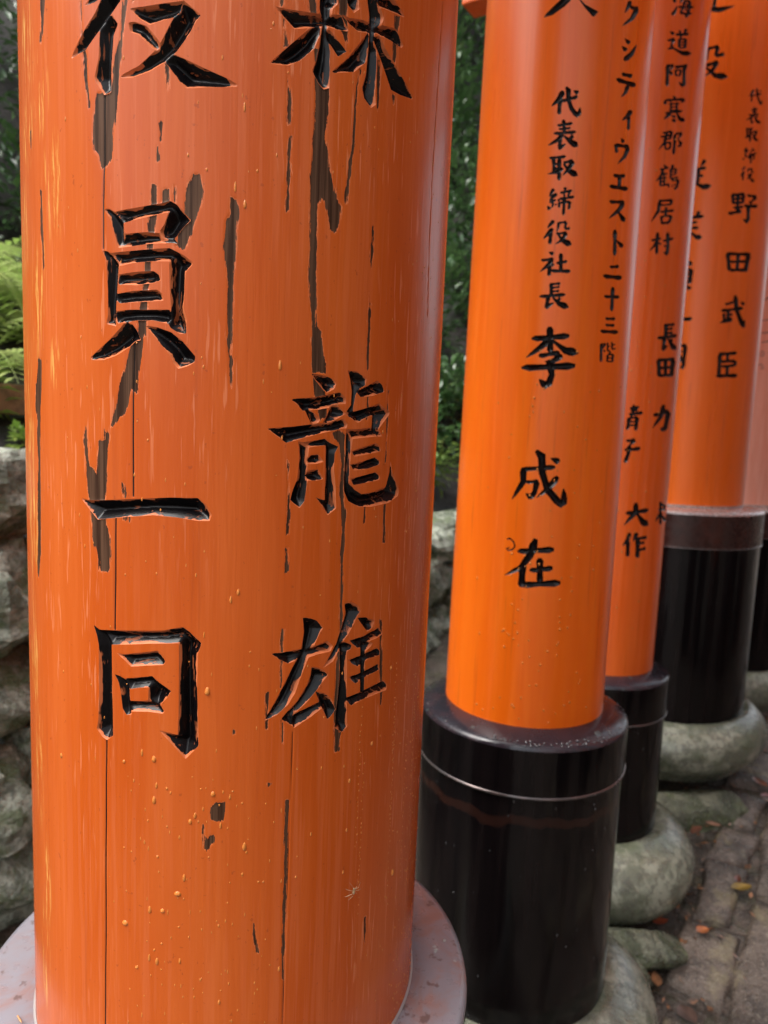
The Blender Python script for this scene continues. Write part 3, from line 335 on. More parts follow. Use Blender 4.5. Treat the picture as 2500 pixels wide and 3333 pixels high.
-19.3,-155.7 -11.7,-157.6 4.1,-154.4 21.3,-154 28,-151 27.9,-146.4 21.1,-144.8 4,-148.2 -15.5,-149.8 -20.4,-153.6|0.9,-135 -4.6,-143.3 -7.8,-156.9 -12.5,-164.7 -16.5,-172.6 -25,-178.8 -36.2,-188.5 -35.8,-189 -22.2,-183.5 -11.4,-178 -4.9,-169.8 1.2,-161.1 6.2,-146.5 6,-136.5|-13.8,-170 -16.9,-173.9 -15.7,-185.8 -16.4,-197.9 -13.7,-201.6 -9,-201.4 -6.4,-197.5 -7.1,-185.5 -5.9,-173.5 -9.1,-169.8|-1.8,-179.4 3.4,-181.1 12.9,-178.4 23.9,-178 28.1,-175.3 27.8,-171.1 23.3,-169.7 12.5,-172.8 -0.3,-174.2 -2.9,-177.5|7.9,-160.7 5.4,-164.8 7.3,-177.2 7.5,-189.8 10.1,-193.6 14.3,-193.3 16.5,-189.2 15,-176.7 15.3,-164.2 12.2,-160.4|-13.5,-200 -5,-202 12.5,-198.4 32,-198.1 39.7,-195 39.6,-189.9 31.8,-187.9 12.4,-191.5 -9.2,-193.4 -14.7,-197.7
-34.6,-140.9 -30.7,-139.4 -26.4,-143.2 -24.5,-148.1 -27.2,-151.9 -31.9,-153.3 -33.7,-152.2 -29.8,-151.2 -30.6,-149.1 -36,-151.9 -32.5,-155.6 -25.9,-153.7 -22.2,-148.3 -24.5,-141.8 -30.2,-137.1 -35.3,-138.7
81.3,524.1 78.3,521.7 76.7,515.9 76.7,515.9 75,511.1 74.4,507.7 74.8,507.6 78.3,510.7 82.7,515.7 82.8,515.8 86.2,522.1 85.1,524.3|83.5,516.3 86.1,515 90.1,516.4 95.5,516.7 98.4,518.7 99.4,521.7 97.5,522.6 91.3,520.3 84.2,519.5 83,517.5|95.1,520.3 89.8,515.9 85.1,506.7 84.5,506.1 75.9,497.9 71.1,492.3 71.5,492.1 78.8,496.3 89.8,503.7 91.9,505.4 99.9,516.3 100.1,520.6
77.3,479.8 79.8,477.1 82.3,475 86.1,475.6 88.9,478.4 87.6,480.5 83.1,480.5 77.8,480.4|73.4,470.3 75.5,467.6 77.6,465.5 81.2,466.1 84,468.9 83,471 78.8,471 73.9,470.9|81,454.7 86.6,457.1 95.6,465.4 96.6,467 100.6,475.1 102.2,480.5 101.6,480.4 95.5,475 88.5,467.3 88.1,466.7 79.5,460.2 77.7,456.3
77.1,438.7 80.1,437.2 85.7,438.4 92.7,438.5 96.3,440.5 97.5,443.5 95,444.4 87.1,442.4 78.5,442 76.7,440|69,430.6 73.4,428.3 84.4,429.3 97.6,429.2 104.8,431.8 107,435.6 101.7,436.5 86.7,434 72.5,434.3 68.7,432.2|88.1,429.4 84.9,426.8 83,420.5 83.2,420.6 79.9,416 78.1,412.3 78.4,412.2 82.8,415 89,419.8 89.3,420.4 93.1,427.1 92,429.5
98,403.3 93.4,401 89.1,394.6 89.3,394.6 85,390.4 82.3,386.7 82.7,386.5 88.1,388.6 95.7,392.7 96.6,393.5 103.3,400.1 102.9,402.9|94,394.5 91.8,392.1 93.1,386.2 93.1,380.1 95.1,378.6 98.7,379.5 100.6,381.9 99.6,387.8 100.1,394.1 97.5,395.4
83,366.3 83.9,363.5 85,361.2 88.3,361.3 91.6,363.6 91.6,365.7 88,366.3 83.7,366.8|74,357.7 72.4,356 74.2,352.3 74.8,348.3 76.8,347.5 79.8,348.3 81.2,350 79.7,353.8 79.4,357.9 77,358.5|76,356 79.5,354.6 86.5,356 95.3,356.3 99.6,358.4 100.5,361.4 97,362.2 87.6,359.9 77.5,359.4 75.4,357.4|97.8,359.6 93.4,355.8 89.9,347.1 89.9,347.1 83.5,339.9 80,334.8 80.3,334.6 86.6,338.6 96,345.5 96.6,346.1 102.9,356 102.4,359.7
75.5,319.9 79.1,318.7 85.3,320.3 93.5,320.9 97.1,323 97.4,325.8 94.1,326.5 85.7,324.1 76.4,323.2 74.8,321.2|84.5,321.8 82.3,319.6 83.5,314.2 83.3,308.5 85.3,307.1 89,307.7 91,309.9 90.1,315.4 90.7,321.1 88.1,322.4|70.2,306.3 74.9,304.6 85.3,306 98.3,306.4 104.7,308.8 105.8,312.1 100.3,312.8 86.5,310.2 72.8,309.9 69.6,307.8
72,288.2 76.2,287 84.3,288.8 94.5,289.6 99.1,291.8 99.4,294.7 95.1,295.3 84.6,292.6 73.5,291.5 71.3,289.5|96.2,293.6 90.8,290.1 86,282.8 84,281.1 76.2,273.7 71.9,268.5 72.2,268.3 79.1,271.9 89.3,278.2 92.6,280.6 99.9,288.6 100.7,293|85.7,279.3 89.7,275.8 92.1,273.3 94,270.7 96.1,269.6 103.2,270 103.9,270.4 105.2,274.6 103.3,275.9 98.8,277.4 94,278.7 88.1,281
83.1,257.6 81.2,253.5 83.1,241.7 83.7,229.7 86.1,226.2 89.8,226.7 91.5,230.8 89.7,242.7 89.5,254.8 86.7,258.1|88.2,245.5 91.8,241.5 95.5,238.2 101.1,237.9 105.1,240.7 103.1,243.6 96.4,244.8 89,246.1
80.7,210.7 84.1,209.7 88.8,211.2 95.5,211.8 98.1,213.6 97.8,216.1 95,216.8 88.5,214.6 80.7,213.6 79.8,211.8|70.4,198.3 75.4,196.5 85.9,197.8 99.4,197.9 105.8,200.2 106.6,203.6 100.9,204.6 86.8,202.3 72.8,202.2 69.7,199.9
74.3,174 78.6,172.7 87.5,174.1 98.7,174.5 103.7,176.4 104,179 99.3,179.7 87.9,177.6 76.2,177 73.7,175.2|87,188.2 84.8,184.4 86,173 85.8,161.5 87.8,158 91.4,158.3 93.3,162.1 92.5,173.6 93.1,185.2 90.6,188.5
79.3,147.1 82.6,145.9 88.1,147 95.3,147 98.4,148.6 98.5,151 95.6,151.9 88.3,150.3 80,149.9 78.6,148.2|80,139.5 83,138.2 88,139 94.6,138.8 97.5,140.2 97.8,142.5 95.2,143.4 88.4,142.1 80.8,142.1 79.4,140.5|72.1,130.8 77,129.3 87.3,130.5 100.5,130.5 106.5,132.5 107,135.4 101.3,136.4 87.8,134.4 74.4,134.2 71.4,132.2
74.1,116.8 72.6,114 73.8,105.2 74,96.3 75.6,93.6 78.2,93.8 79.5,96.6 78.5,105.5 78.6,114.3 76.7,117|75.8,115.5 77.4,114.8 79.2,115.4 82,115.3 83,116.3 82.8,117.8 81.7,118.3 79,117.4 75.5,117.2 75.3,116.2|81.5,117.2 80,116.5 78.9,113.8 78.3,111.6 78.3,110 78.5,109.9 80.1,111.1 81.9,113.1 83.7,115.5 83.3,116.7|79,109.9 79.6,108.1 80.3,106.6 82.1,106.3 83.8,107.3 83.7,108.6 81.7,109.3 79.3,110.1|85.4,118.9 84.3,117.5 85.2,113.5 85.4,109.4 86.5,108.2 88.4,108.3 89.3,109.7 88.5,113.8 88.6,117.9 87.2,119.1|87.2,113.2 88.7,112.8 89.9,113.5 92,113.7 92.5,114.5 92,115.7 91,116 89.2,115 86.4,114.5 86.6,113.7|87.9,107.4 89.2,107.1 91.1,108.1 92.6,109.2 93.4,110.1 93.3,110.2 91.7,110.2 89.6,109.9 87.4,109.3 87.1,108.5|93.9,120.5 92.7,119.2 93.6,115.8 93.7,112.2 95,111.2 97,111.4 98,112.6 97.3,116.1 97.4,119.7 95.9,120.7|95.8,115.7 97.7,115.5 99.3,116.3 102.1,116.9 102.7,117.7 102,118.8 100.6,119.1 98.3,117.9 94.9,117 95.1,116.1|96,110.5 98,110.2 100.2,111.1 103.5,111.7 104.4,112.6 103.7,113.7 102.2,114 99.3,112.7 95.4,111.8 95.3,110.9|92.7,108.5 91,108.1 89.7,106.1 88.9,104.4 88.8,103.1 89,103 90.7,103.7 92.8,105 94.9,106.8 94.5,107.8|86.9,103.5 85.6,102.3 86.2,98.9 85.9,95.5 87.1,94.5 89.1,94.6 90.3,95.7 89.9,99.1 90.4,102.5 89,103.5|88.2,103.2 90.3,102.6 93.5,103.3 97.7,103.4 99.3,104.4 99.2,105.7 97.5,106.2 93.3,105.2 88.4,104.8 87.7,103.8|97.4,105.1 95.7,103.9 96.4,100.2 96.2,96.5 97.6,95.4 100.2,95.5 101.7,96.8 101.2,100.5 101.8,104.2 100,105.3|88.6,99.3 90.3,98.7 93.1,99.2 96.7,99.1 98.2,99.8 98.3,101.1 96.9,101.6 93.2,100.9 88.9,100.8 88.2,99.9|88.8,94.8 90.7,94.1 93.7,94.6 97.6,94.5 99.2,95.3 99.3,96.7 97.7,97.3 93.8,96.5 89.1,96.4 88.3,95.5"""
P3_CHARS = """36.8,789.3 37.8,785.3 39.1,782.1 42.1,781.4 44.9,783.5 44.7,786.3 41.4,788 37.4,789.7|34.9,796.7 36.4,793.8 37.8,791.6 40.3,792 42.1,794.6 41.6,796.8 38.7,797.1 35.3,797.3|39.8,759.9 42.9,761.2 45.7,766 46.3,767.9 47.5,773.5 47.7,777.5 47.3,777.6 44.4,774.5 41,769.7 40.3,768.4 37,764.6 37,761.5|55.4,793 53.1,791.7 51.6,787.1 50.9,783.1 50.9,780.3 51.2,780.2 53.4,782.4 56,785.9 58.6,790.3 58,792.4|58.9,786.6 61.3,785.1 65.2,786.1 70.2,785.9 72.5,787.4 72.9,790 71.1,791 65.8,789.6 59.5,789.5 58.4,787.8|58.8,786.8 56.8,784.2 56.4,776.1 56.2,774.7 52.6,769.3 52.4,766.4 54.6,765.6 57.3,767.5 60.9,774 61.1,776.1 62.8,784.3 61.4,786.9|48.8,774.7 53.6,773.6 64.2,775.6 76.6,777.2 81.9,779.8 82,782.3 76.9,782.4 64.4,779.1 51.4,777.9 48.2,775.9|70.2,788.9 67.9,785.3 68.6,776.5 68.4,775.4 66,764.8 67.2,761.5 70.4,761.6 73,765 74.6,775.6 75,777.1 75.9,786.5 73.6,789.4|53.5,764.7 57.4,763.4 65,765.1 74.3,766 78.2,768.2 78.4,770.9 74.6,771.5 65.3,768.8 55,768 52.8,766|61.8,783.1 63.7,781.4 65.4,780.2 67.5,780.7 68.6,782.6 67.6,783.9 65,783.8 62.1,783.5|61.4,773.7 63.2,772 65,770.8 67.1,771.3 68.1,773.1 67.1,774.5 64.6,774.4 61.6,774.1|69.5,761.5 69.7,763.1 67.1,764.2 64.6,765 62.5,765.1 62.3,764.9 62.7,763.3 63.9,761.4 65.7,759.5 67.6,759.8
36.6,732.9 39.2,729.5 41.6,726.9 44.7,727.5 46.5,730.6 45.2,733.2 41.4,733.5 37,733.5|35,716.3 37.9,715.6 41.1,717.5 45.8,718.5 47.1,720.5 46.1,723.1 43.9,723.7 39.8,721 34.1,719.4 33.9,717.4|45.1,721.8 42.7,721.1 41.5,717.2 41.1,713.8 41.4,711.2 41.8,711.1 44.2,712.5 46.8,715.2 49.2,718.6 48.2,720.7|40.5,711.5 39.4,710.2 41.2,707.9 42.1,705.3 43.7,705 45.9,706 46.7,707.2 45.2,709.6 44.5,712.2 42.6,712.4|45.5,707.6 43.4,708.4 39.5,706.7 36.4,704.8 34.6,703.1 34.7,702.8 37.4,702.4 41.1,702.6 45.4,703.4 46.5,705.2|42.8,704.9 53.7,700 64.1,695.8 72.1,696.1 78,697.3 87.3,703.2 87.3,703.8 77.6,705.7 71.7,704.9 65.8,703.2 55.9,704.5 44,707.5|52.7,736.8 54,734.1 55.3,731.9 57.8,732 59.8,734.2 59.4,736.2 56.6,736.8 53.2,737.2|68,742.2 65.4,741.5 64.2,738.1 63.7,735.1 64.2,732.9 64.6,732.8 67.1,734.1 70,736.5 72.7,739.6 71.5,741.3|48.1,727.7 52.6,726.4 61.2,728.7 71.7,730.1 76,732.7 75.8,735.7 71.5,736.2 61.1,732.8 49.6,731.4 47.3,729.1|59.2,729.2 57.5,728.4 56.7,725.6 56.4,723.1 56.7,721.3 57,721.2 58.7,722.5 60.6,724.6 62.4,727.2 61.6,728.6|54.8,722.4 53.2,720.5 54.1,714.9 54.1,709.2 55.6,707.6 58.1,707.8 59.5,709.8 58.8,715.4 59.1,721.1 57.3,722.7|57.2,720.8 59.7,720.1 63.5,721.5 68.4,722.1 70.3,723.7 70,725.7 68,726.2 63.2,724.3 57.3,723.3 56.6,721.7|68.1,724.7 66,722.4 66.9,716.4 66.5,710.2 68.4,708.5 71.8,709 73.6,711.2 73,717.3 73.8,723.6 71.5,725.1|57.6,716.2 59.7,715.5 63.1,716.6 67.3,717 68.9,718.3 68.8,720 67.1,720.5 62.9,719 57.9,718.3 57.1,717|58.1,711.6 60.2,710.8 63.6,712 67.8,712.4 69.5,713.6 69.4,715.4 67.6,715.9 63.4,714.4 58.3,713.7 57.6,712.4|57.9,706.7 60.3,705.8 63.7,707 68.2,707.4 70,708.8 69.9,710.9 68,711.5 63.6,709.9 58,709.2 57.3,707.7
36.7,677.4 34.5,672.9 36.1,658.4 36.3,644 38.5,639.4 42.2,639.5 44,644.2 42.7,658.6 43,673.1 40.3,677.5|38.4,675 40.7,673.5 43.7,674.3 47.8,673.8 49.5,675.3 49.5,677.9 48,679 43.8,677.8 38.5,678 37.8,676.3|47.8,676.4 45.8,675.7 44.1,672.1 43.2,668.9 43,666.6 43.3,666.4 45.4,667.8 47.9,670.3 50.4,673.5 50,675.4|42.7,666.9 43.1,663.3 43.7,660.3 46.4,659.5 49.5,661.3 49.8,663.8 46.9,665.5 43.4,667.3|48.3,660.6 48.2,661.9 46.4,662.3 44.7,662.4 43.3,662.1 43.2,661.9 43.6,660.7 44.6,659.4 46,658.3 47.2,658.9|52.2,672.5 56.9,671.4 65,674.3 75.3,676.2 79.3,679.2 78.7,682.5 74.3,682.9 64.3,678.8 52.9,676.7 51.1,674|75,679.7 69.6,676.5 67.5,673.1 69.4,661.1 70.3,647.5 73,643.7 77.1,644.5 79,649.3 76.8,662.6 76.2,672.6 77.6,673.7 78.5,678.6|74.8,645.2 74.6,647.4 70,648.9 65.9,649.8 62.7,649.8 62.4,649.5 63.4,647.1 65.8,644.4 69.2,641.8 72.2,642.4|52.5,669.1 51.3,667.5 52.8,663.7 53.3,659.6 54.9,658.6 57.3,659.2 58.3,660.7 57,664.6 56.7,668.7 54.8,669.6|54.1,667.7 56.3,667 59.6,668.2 63.9,668.7 65.4,670.1 65.2,672 63.4,672.5 59.3,670.8 54.1,670 53.5,668.6|63.5,671.1 61.6,669.8 61.7,665.5 60.8,661.3 62,659.9 64.5,659.9 66.1,661.3 66.3,665.6 67.5,669.9 66,671.2|56,659 57.9,658.1 60,659 63.1,659.1 64.2,660.3 64,662.2 62.8,662.9 59.8,661.6 55.8,661.2 55.5,659.9
52.2,624.1 53.4,620.9 54.7,618.5 57.5,618.8 60.2,621.5 59.9,623.9 56.6,624.4 52.8,624.7|39.3,617.6 36.9,614.1 35.2,611 37,608.4 41,608.1 43.3,610.3 42,613.6 40.2,617.5|40.3,614.8 46,613.6 58.5,616.2 73.2,618.3 79.4,621.2 79.2,624.2 73,624.1 58.3,620.2 43.2,618.6 39.5,616.2|77.3,623.2 74.4,623.1 72,620 70.6,617.1 70.2,614.8 70.6,614.6 73.5,615.3 77.1,617 80.9,619.5 80.4,621.5|46,608.9 49.5,608.1 56.8,609.7 65.2,610.7 68.6,612.4 68.5,614.4 65,614.7 56.7,612.4 47.6,611.4 45.5,609.8|49.7,613.6 48.3,611.4 49,604.4 48.8,597.5 50.1,595.3 52.2,595.4 53.4,597.7 53,604.6 53.4,611.6 51.9,613.7|60.8,614.9 59.5,612.8 60.7,606.9 61,600.9 62.5,599.2 64.8,599.5 65.9,601.6 64.9,607.5 64.9,613.6 63.2,615.2|49.2,603.8 52,603 57.4,604.2 63.7,604.7 66.2,606.1 66.1,607.9 63.6,608.3 57.3,606.7 50.2,606 48.7,604.6|48.3,598.3 51.4,597.5 57.9,598.9 65.3,599.5 68.2,601 68.2,602.8 65.2,603.1 57.8,601.3 49.7,600.5 47.9,599.1|40.8,592.5 46.1,591.7 57.6,594.8 71.1,597.4 76.5,600.2 76.1,602.8 70.3,602.5 57.1,598.3 43.2,596 40,593.7|50.1,595.6 46.7,595.1 42.7,590.2 39.9,585.7 38.6,582.2 38.9,582 42.6,583.3 47.4,586.2 52.7,590.3 53,593.3|60.6,597.7 64.3,591.1 68.4,584.2 73.9,582.6 77.9,582.5 85.5,585.9 85.8,586.5 80.9,590.6 77,591 73.9,590.4 69.2,593.9 63.3,599.3|52.5,590.6 55.5,587.8 58.2,585.7 61.4,586.5 62.9,589.6 61.3,591.8 57.4,591.7 52.8,591.3|53.2,583.4 56.4,580.7 59.4,578.7 62.6,579.8 64,583.1 62.1,585.3 58.1,584.9 53.5,584.2
40,557.8 43.2,557.1 48.1,559.1 54.4,560.2 56.5,562.2 55.9,564.5 53.2,564.9 47.3,562.3 40.1,560.8 39.1,558.8|55.4,563.5 53.4,562 53.6,557 52.7,552.1 54.1,550.5 57,550.4 58.7,551.9 58.8,556.8 60.1,561.8 58.3,563.4|35.8,550.9 39.7,550.1 47.4,552.3 56.3,553.7 59.7,555.8 59.3,558.2 55.5,558.5 46.8,555.6 37,554 35,552|41,545.6 44.1,545.1 49,547.1 55.2,548.3 57.3,550.1 56.8,552.2 54.1,552.4 48.3,549.9 41.4,548.3 40.3,546.5|46.6,561.6 44,556.4 42.4,544.1 42,543.6 35.9,533.5 32.4,526.4 32.6,526.2 38.3,531.9 46.3,541 47.2,542.4 50.3,555.6 49.6,561.2|44,540.3 42.7,538.8 44.1,535.2 44.6,531.3 46.1,530.4 48.3,530.8 49.3,532.2 48.2,535.9 47.9,539.8 46.2,540.7|46.4,540.7 48.7,539.9 51.5,541.3 55.4,541.8 56.6,543.3 56.1,545.4 54.4,545.9 50.8,544.1 45.9,543.1 45.6,541.5|54.9,543.7 53.2,542.4 53.8,538.1 53.3,533.8 54.7,532.5 57.3,532.6 58.7,534 58.4,538.2 59.2,542.5 57.5,543.8|47.3,530.4 49.5,529.3 51.8,530.4 55.2,530.5 56.4,532 56,534.2 54.5,535 51.3,533.5 46.8,532.9 46.6,531.4|62.4,559.1 60.4,554.6 61.5,545.2 61.7,541.3 60.9,527.6 62.6,523.4 66,523.5 68,528 67.8,541.7 68.1,545.7 68.2,555.5 65.7,559.5|65.5,559.2 68.6,558.2 72.6,559.8 78.2,560.4 80.2,562.3 79.8,565 77.5,565.8 72.1,563.5 65.3,562.4 64.6,560.4|78,563.5 75,562.3 72.5,557.7 70.9,553.7 70.4,550.9 70.8,550.7 73.8,552.7 77.5,556 81.4,560.3 81,562.6|70.4,550.7 72.9,547.8 74.4,545.6 75.2,543.7 76.5,542.7 81.2,543 81.7,543.3 83.1,546.8 82.1,548 79.6,549.2 76.1,550.4 72.2,552.2|80.1,544.2 77.7,544.8 74.2,542.5 71.6,540.3 70.2,538.3 70.3,538 73.1,537.9 76.8,538.6 81.1,539.9 81.8,541.9
45.5,503.2 46.9,500.5 48.3,498.3 50.7,498.6 52.6,501 52,503.1 49.3,503.5 45.9,503.7|39.6,493.8 42.9,493 48.2,495.1 54.9,496.2 57.2,498.2 56.6,500.6 53.8,501 47.5,498.4 39.9,496.8 38.8,494.9|45.2,497.1 42.6,493.4 40.7,484.5 40.2,484 35.2,476.5 32.4,471.2 32.7,471 37.4,474.8 44.1,481.3 45.1,482.5 48.4,492.1 48,496.4|40.3,485 39,482.5 40.2,474.8 40.6,467.1 42.1,464.8 44.5,464.9 45.7,467.4 44.6,475.1 44.5,482.9 42.7,485.2|42.8,485.1 45.2,484.5 49,486 53.8,486.7 55.5,488.2 55.1,490 53,490.3 48.5,488.4 42.9,487.4 42.1,485.9|43.4,478.3 45.6,477.7 49,478.9 53.3,479.4 54.8,480.7 54.5,482.6 52.7,483 48.6,481.4 43.5,480.6 42.8,479.2|43.9,472.7 46.1,472 49.5,473.3 53.9,473.8 55.4,475.1 55.1,476.9 53.2,477.4 49.1,475.8 44,474.9 43.3,473.5|44.2,465.3 47.3,464.7 52.6,466.5 59,467.6 61.3,469.4 60.9,471.5 58.2,471.8 52,469.4 44.7,468 43.5,466.2|47.5,490 46.4,487.2 47.8,478.4 48.3,469.5 49.7,466.8 51.7,467 52.5,469.9 51.4,478.7 51.1,487.5 49.5,490.2|64.2,505.9 61.9,505 61.3,501.6 61.4,498.6 62.1,496.5 62.5,496.4 64.6,497.9 66.8,500.5 68.7,503.7 67.4,505.3|59.5,498 58.1,495.6 59.5,488.6 59.8,481.4 61.4,479.3 63.9,479.6 65.1,482.1 64,489.1 63.9,496.3 62,498.3|62.4,496 64.7,495.2 67.9,496.5 72.3,497 73.9,498.4 73.5,500.4 71.7,500.9 67.5,499.2 62.3,498.3 61.7,496.8|72.1,499.5 70.4,498.2 70.9,494.5 70.4,490.7 71.8,489.6 74.3,489.7 75.7,491 75.5,494.8 76.3,498.6 74.7,499.7|62.7,491.6 64.7,491 67.6,492 71.5,492.3 72.9,493.4 72.7,494.9 71.2,495.4 67.4,494 62.9,493.4 62.2,492.3|63.3,486.6 65.3,486.1 68.2,487.2 72.1,487.8 73.4,488.9 73.2,490.5 71.5,490.8 67.9,489.3 63.3,488.4 62.7,487.2|62.6,480.2 65.8,479.7 71.1,481.6 77.7,482.9 80.2,484.7 79.7,486.6 76.9,486.8 70.5,484.3 63.1,482.7 61.9,481|64.3,476.9 67.4,476 72.8,477.5 79.5,478.2 82.2,479.8 82.1,482 79.3,482.5 72.6,480.5 65,479.5 63.7,477.9|79.2,481.3 76.6,478.8 76,471.2 75.6,469 71.7,465.7 71.1,463 73.6,461.5 77.1,462.8 81.6,467.7 82.2,471.2 84.6,478.9 82.7,481.3|60.9,469.9 59.1,467.9 57.8,466.1 58.7,464.5 61,464.2 62.5,465.5 62.1,467.5 61.4,469.8|66,471.6 65.8,469.2 65.8,467.1 67.4,466.2 69.6,467 70.2,468.6 68.6,470.1 66.5,471.7|71.5,474.3 71.2,471.8 71.2,469.8 72.9,468.9 75.3,469.8 75.8,471.4 74.1,472.9 72,474.4
42.1,438.2 46.7,436.8 56,438.7 67.1,439.5 71.6,441.8 71.4,444.7 66.9,445.4 55.9,442.7 44,441.8 41.3,439.6|67.8,442.7 65.6,441.9 66.2,439.1 65.5,436.3 67.1,435.4 70.3,435.5 72.1,436.4 71.9,439.1 73,441.9 70.9,442.8|46.5,430.7 50.2,429.8 57.3,431.6 65.8,432.5 69.1,434.3 68.9,436.6 65.4,437.1 57,434.7 47.7,433.6 45.8,431.8|43,440.4 40.5,434.3 40.3,421.9 39.1,419.9 33.4,407.8 30.2,399.3 30.6,399.1 36.6,405.9 44.8,416.8 46.9,420.1 48.6,433.8 46.9,440.1|47.7,418.7 52.3,417.7 61.4,420.2 72.4,421.8 76.7,424.2 76.3,427 71.6,427.3 60.9,424 49.2,422.2 46.8,419.9|56.6,429.5 54.7,427.4 55.9,420.9 55.8,414.4 57.7,412.5 60.8,412.7 62.4,414.9 61.5,421.3 62,427.9 59.7,429.8|48.6,412.7 47.1,410.6 48.8,405.1 49.4,399.5 51.3,398 54.1,398.4 55.3,400.4 53.9,405.9 53.6,411.6 51.4,413.1|50.8,411 54.3,410 60.6,411.6 68.3,412.2 71.3,414 71.1,416.3 67.9,416.9 60.4,414.8 51.8,413.9 50.2,412.1|69.1,415.6 66.5,414.2 66.3,409 64.7,404 66.2,402.2 69.7,401.9 72,403.4 72.6,408.5 74.7,413.5 72.6,415.3|52.1,398.8 55.4,397.3 59.9,398.8 66.1,398.9 68.3,401 68,404.3 65.4,405.4 59.5,403.2 51.9,402.6 51.1,400.3
35.1,366.8 38.7,365.8 44.4,367.9 51.6,368.8 54.1,371 53.5,373.7 50.5,374.4 43.7,371.7 35.4,370.3 34.2,368.1|43.9,383 41.8,378.2 43.2,363.1 43.2,347.9 45.2,343.1 48.6,343.2 50.3,348 49.3,363.2 49.7,378.3 47.2,383.1|43.7,367.1 40.9,364.8 38.5,358.8 37.7,357.7 34.2,351.8 32.3,347.5 32.6,347.3 36.4,350.1 41.5,354.9 42.8,356.3 46.3,362.4 46.3,365.9|48.5,365 50,362.5 51.4,360.4 53.7,360.4 55.3,362.4 54.6,364.3 52,364.9 48.9,365.5|57.9,367.2 62.2,366.5 69.1,369.4 78.2,371.4 81.3,374 80.4,376.8 76.4,377.1 68,373.4 58.1,370.9 56.7,368.4|64.2,384.6 62.3,379.4 65.4,364.1 65.5,363.2 64.9,348.8 67.1,343.9 71.1,344 73.5,349.1 73,363.8 72.7,365.1 71.6,380.7 68.2,385.2|71.4,345.7 70.9,347.7 66.9,348.8 63.3,349.2 60.6,349 60.4,348.7 61.6,346.7 64,344.5 67.2,342.4 69.6,343.2|60.3,362.6 60.6,360 61.1,357.7 63.2,357.1 65.5,358.4 65.7,360.3 63.5,361.6 60.8,362.9
78.4,218.8 75.3,215.5 77.1,205.6 77,195.6 79.9,192.6 85,192.9 87.8,196.3 86.3,206.2 87,216.2 83.4,219.1|78.9,214.5 83.6,212.9 91,214.8 101.4,215.2 105.6,217.7 105.3,221.2 100.7,222.3 90.6,219.5 79.3,218.6 77.8,216.1|82.7,207.4 86.3,206.1 91.1,207.6 98.1,207.8 100.8,209.8 100.3,212.7 97.3,213.7 90.6,211.6 82.3,210.8 81.6,208.7|83.6,199.9 87.2,198.6 92.1,200.1 99.2,200.3 101.9,202.3 101.4,205.2 98.3,206.2 91.5,204.1 83.2,203.3 82.5,201.3|63.8,188.4 71.3,187.1 86.8,191.2 108.4,194.1 118.5,198.1 117.2,202.1 106.3,202.2 85.7,196.7 66.1,193.7 62.4,190.2|77.5,191.2 74.2,188.8 75.1,180.8 74.2,172.9 76.7,170.4 81.7,170.4 84.6,172.9 84.2,180.8 85.8,188.8 82.5,191.3|77.7,166.8 81.8,166.9 86.5,171.4 89.8,175.7 91.3,179 90.8,179.4 85.9,178.3 80.1,175.9 74.3,172.5 74.3,169.5|101.4,192.3 97.6,192.2 94.8,188.9 93.2,185.9 92.9,183.4 93.4,183.2 97.1,183.9 101.8,185.7 106.7,188.2 105.8,190.4|86.7,190.5 92.2,183.2 98.9,173.9 102.7,172.1 108.1,170.8 123,173.3 124.1,174 119.8,180.6 113.7,182.1 111.6,182 100.1,187 90.9,192.7
67.7,150.8 65.1,146.5 68.1,134 69.3,121.3 72.6,117.5 77.7,118 80,122.2 77.2,134.8 76.6,147.6 72.6,151.2|67.9,147.5 74.8,145.6 88.7,148.3 108.1,149.5 117.2,152.8 116.6,156.9 107.2,157.8 88.3,154 70.1,152.5 66.6,149.4|107.2,154.2 102,150 103.5,137.1 102.1,124.1 106.2,120.1 114.7,120.3 120.2,124.6 119.2,137.6 122.4,150.8 115.9,154.5|73.9,133 79.5,131.4 89.7,133.6 103.6,134.3 109.5,136.9 109,140.5 102.7,141.5 89.2,138.5 75.2,137.3 72.8,134.6|85.1,150.4 82.4,146.6 84.9,135.7 85.6,124.6 88.8,121.3 94,121.6 96.5,125.4 94.2,136.4 94.1,147.6 90.1,150.8|74.9,118.7 80.5,116.8 90.6,118.6 104.6,118.8 110.7,121.4 110.5,125.3 104.2,126.6 90.4,123.9 76.1,123.3 73.7,120.6
69.7,42.3 77,41.3 89,45.6 106.6,48.2 113.3,52.1 110.8,56.5 102.2,57 86.6,51.6 69.9,47.9 67.9,44.1|106.4,54 100.3,49.4 99.8,33.8 97.9,24.3 94.1,21.5 93.1,16 99.1,13.2 107.7,15.7 113.9,20.8 115.6,32.8 121.5,48.4 115.5,53.6|101.4,16.4 101.7,18.7 96.8,20.4 92.4,21.3 89,21.5 88.6,21.2 89.2,18.9 91.2,16.2 94.4,13.4 97.8,13.9|90.4,66.1 85,59.3 82.9,43.6 81.8,42.3 72.8,28.2 68.1,18.3 68.7,18 78,25.5 91.7,37.8 94.4,40.5 100.2,57.6 97.8,65.3
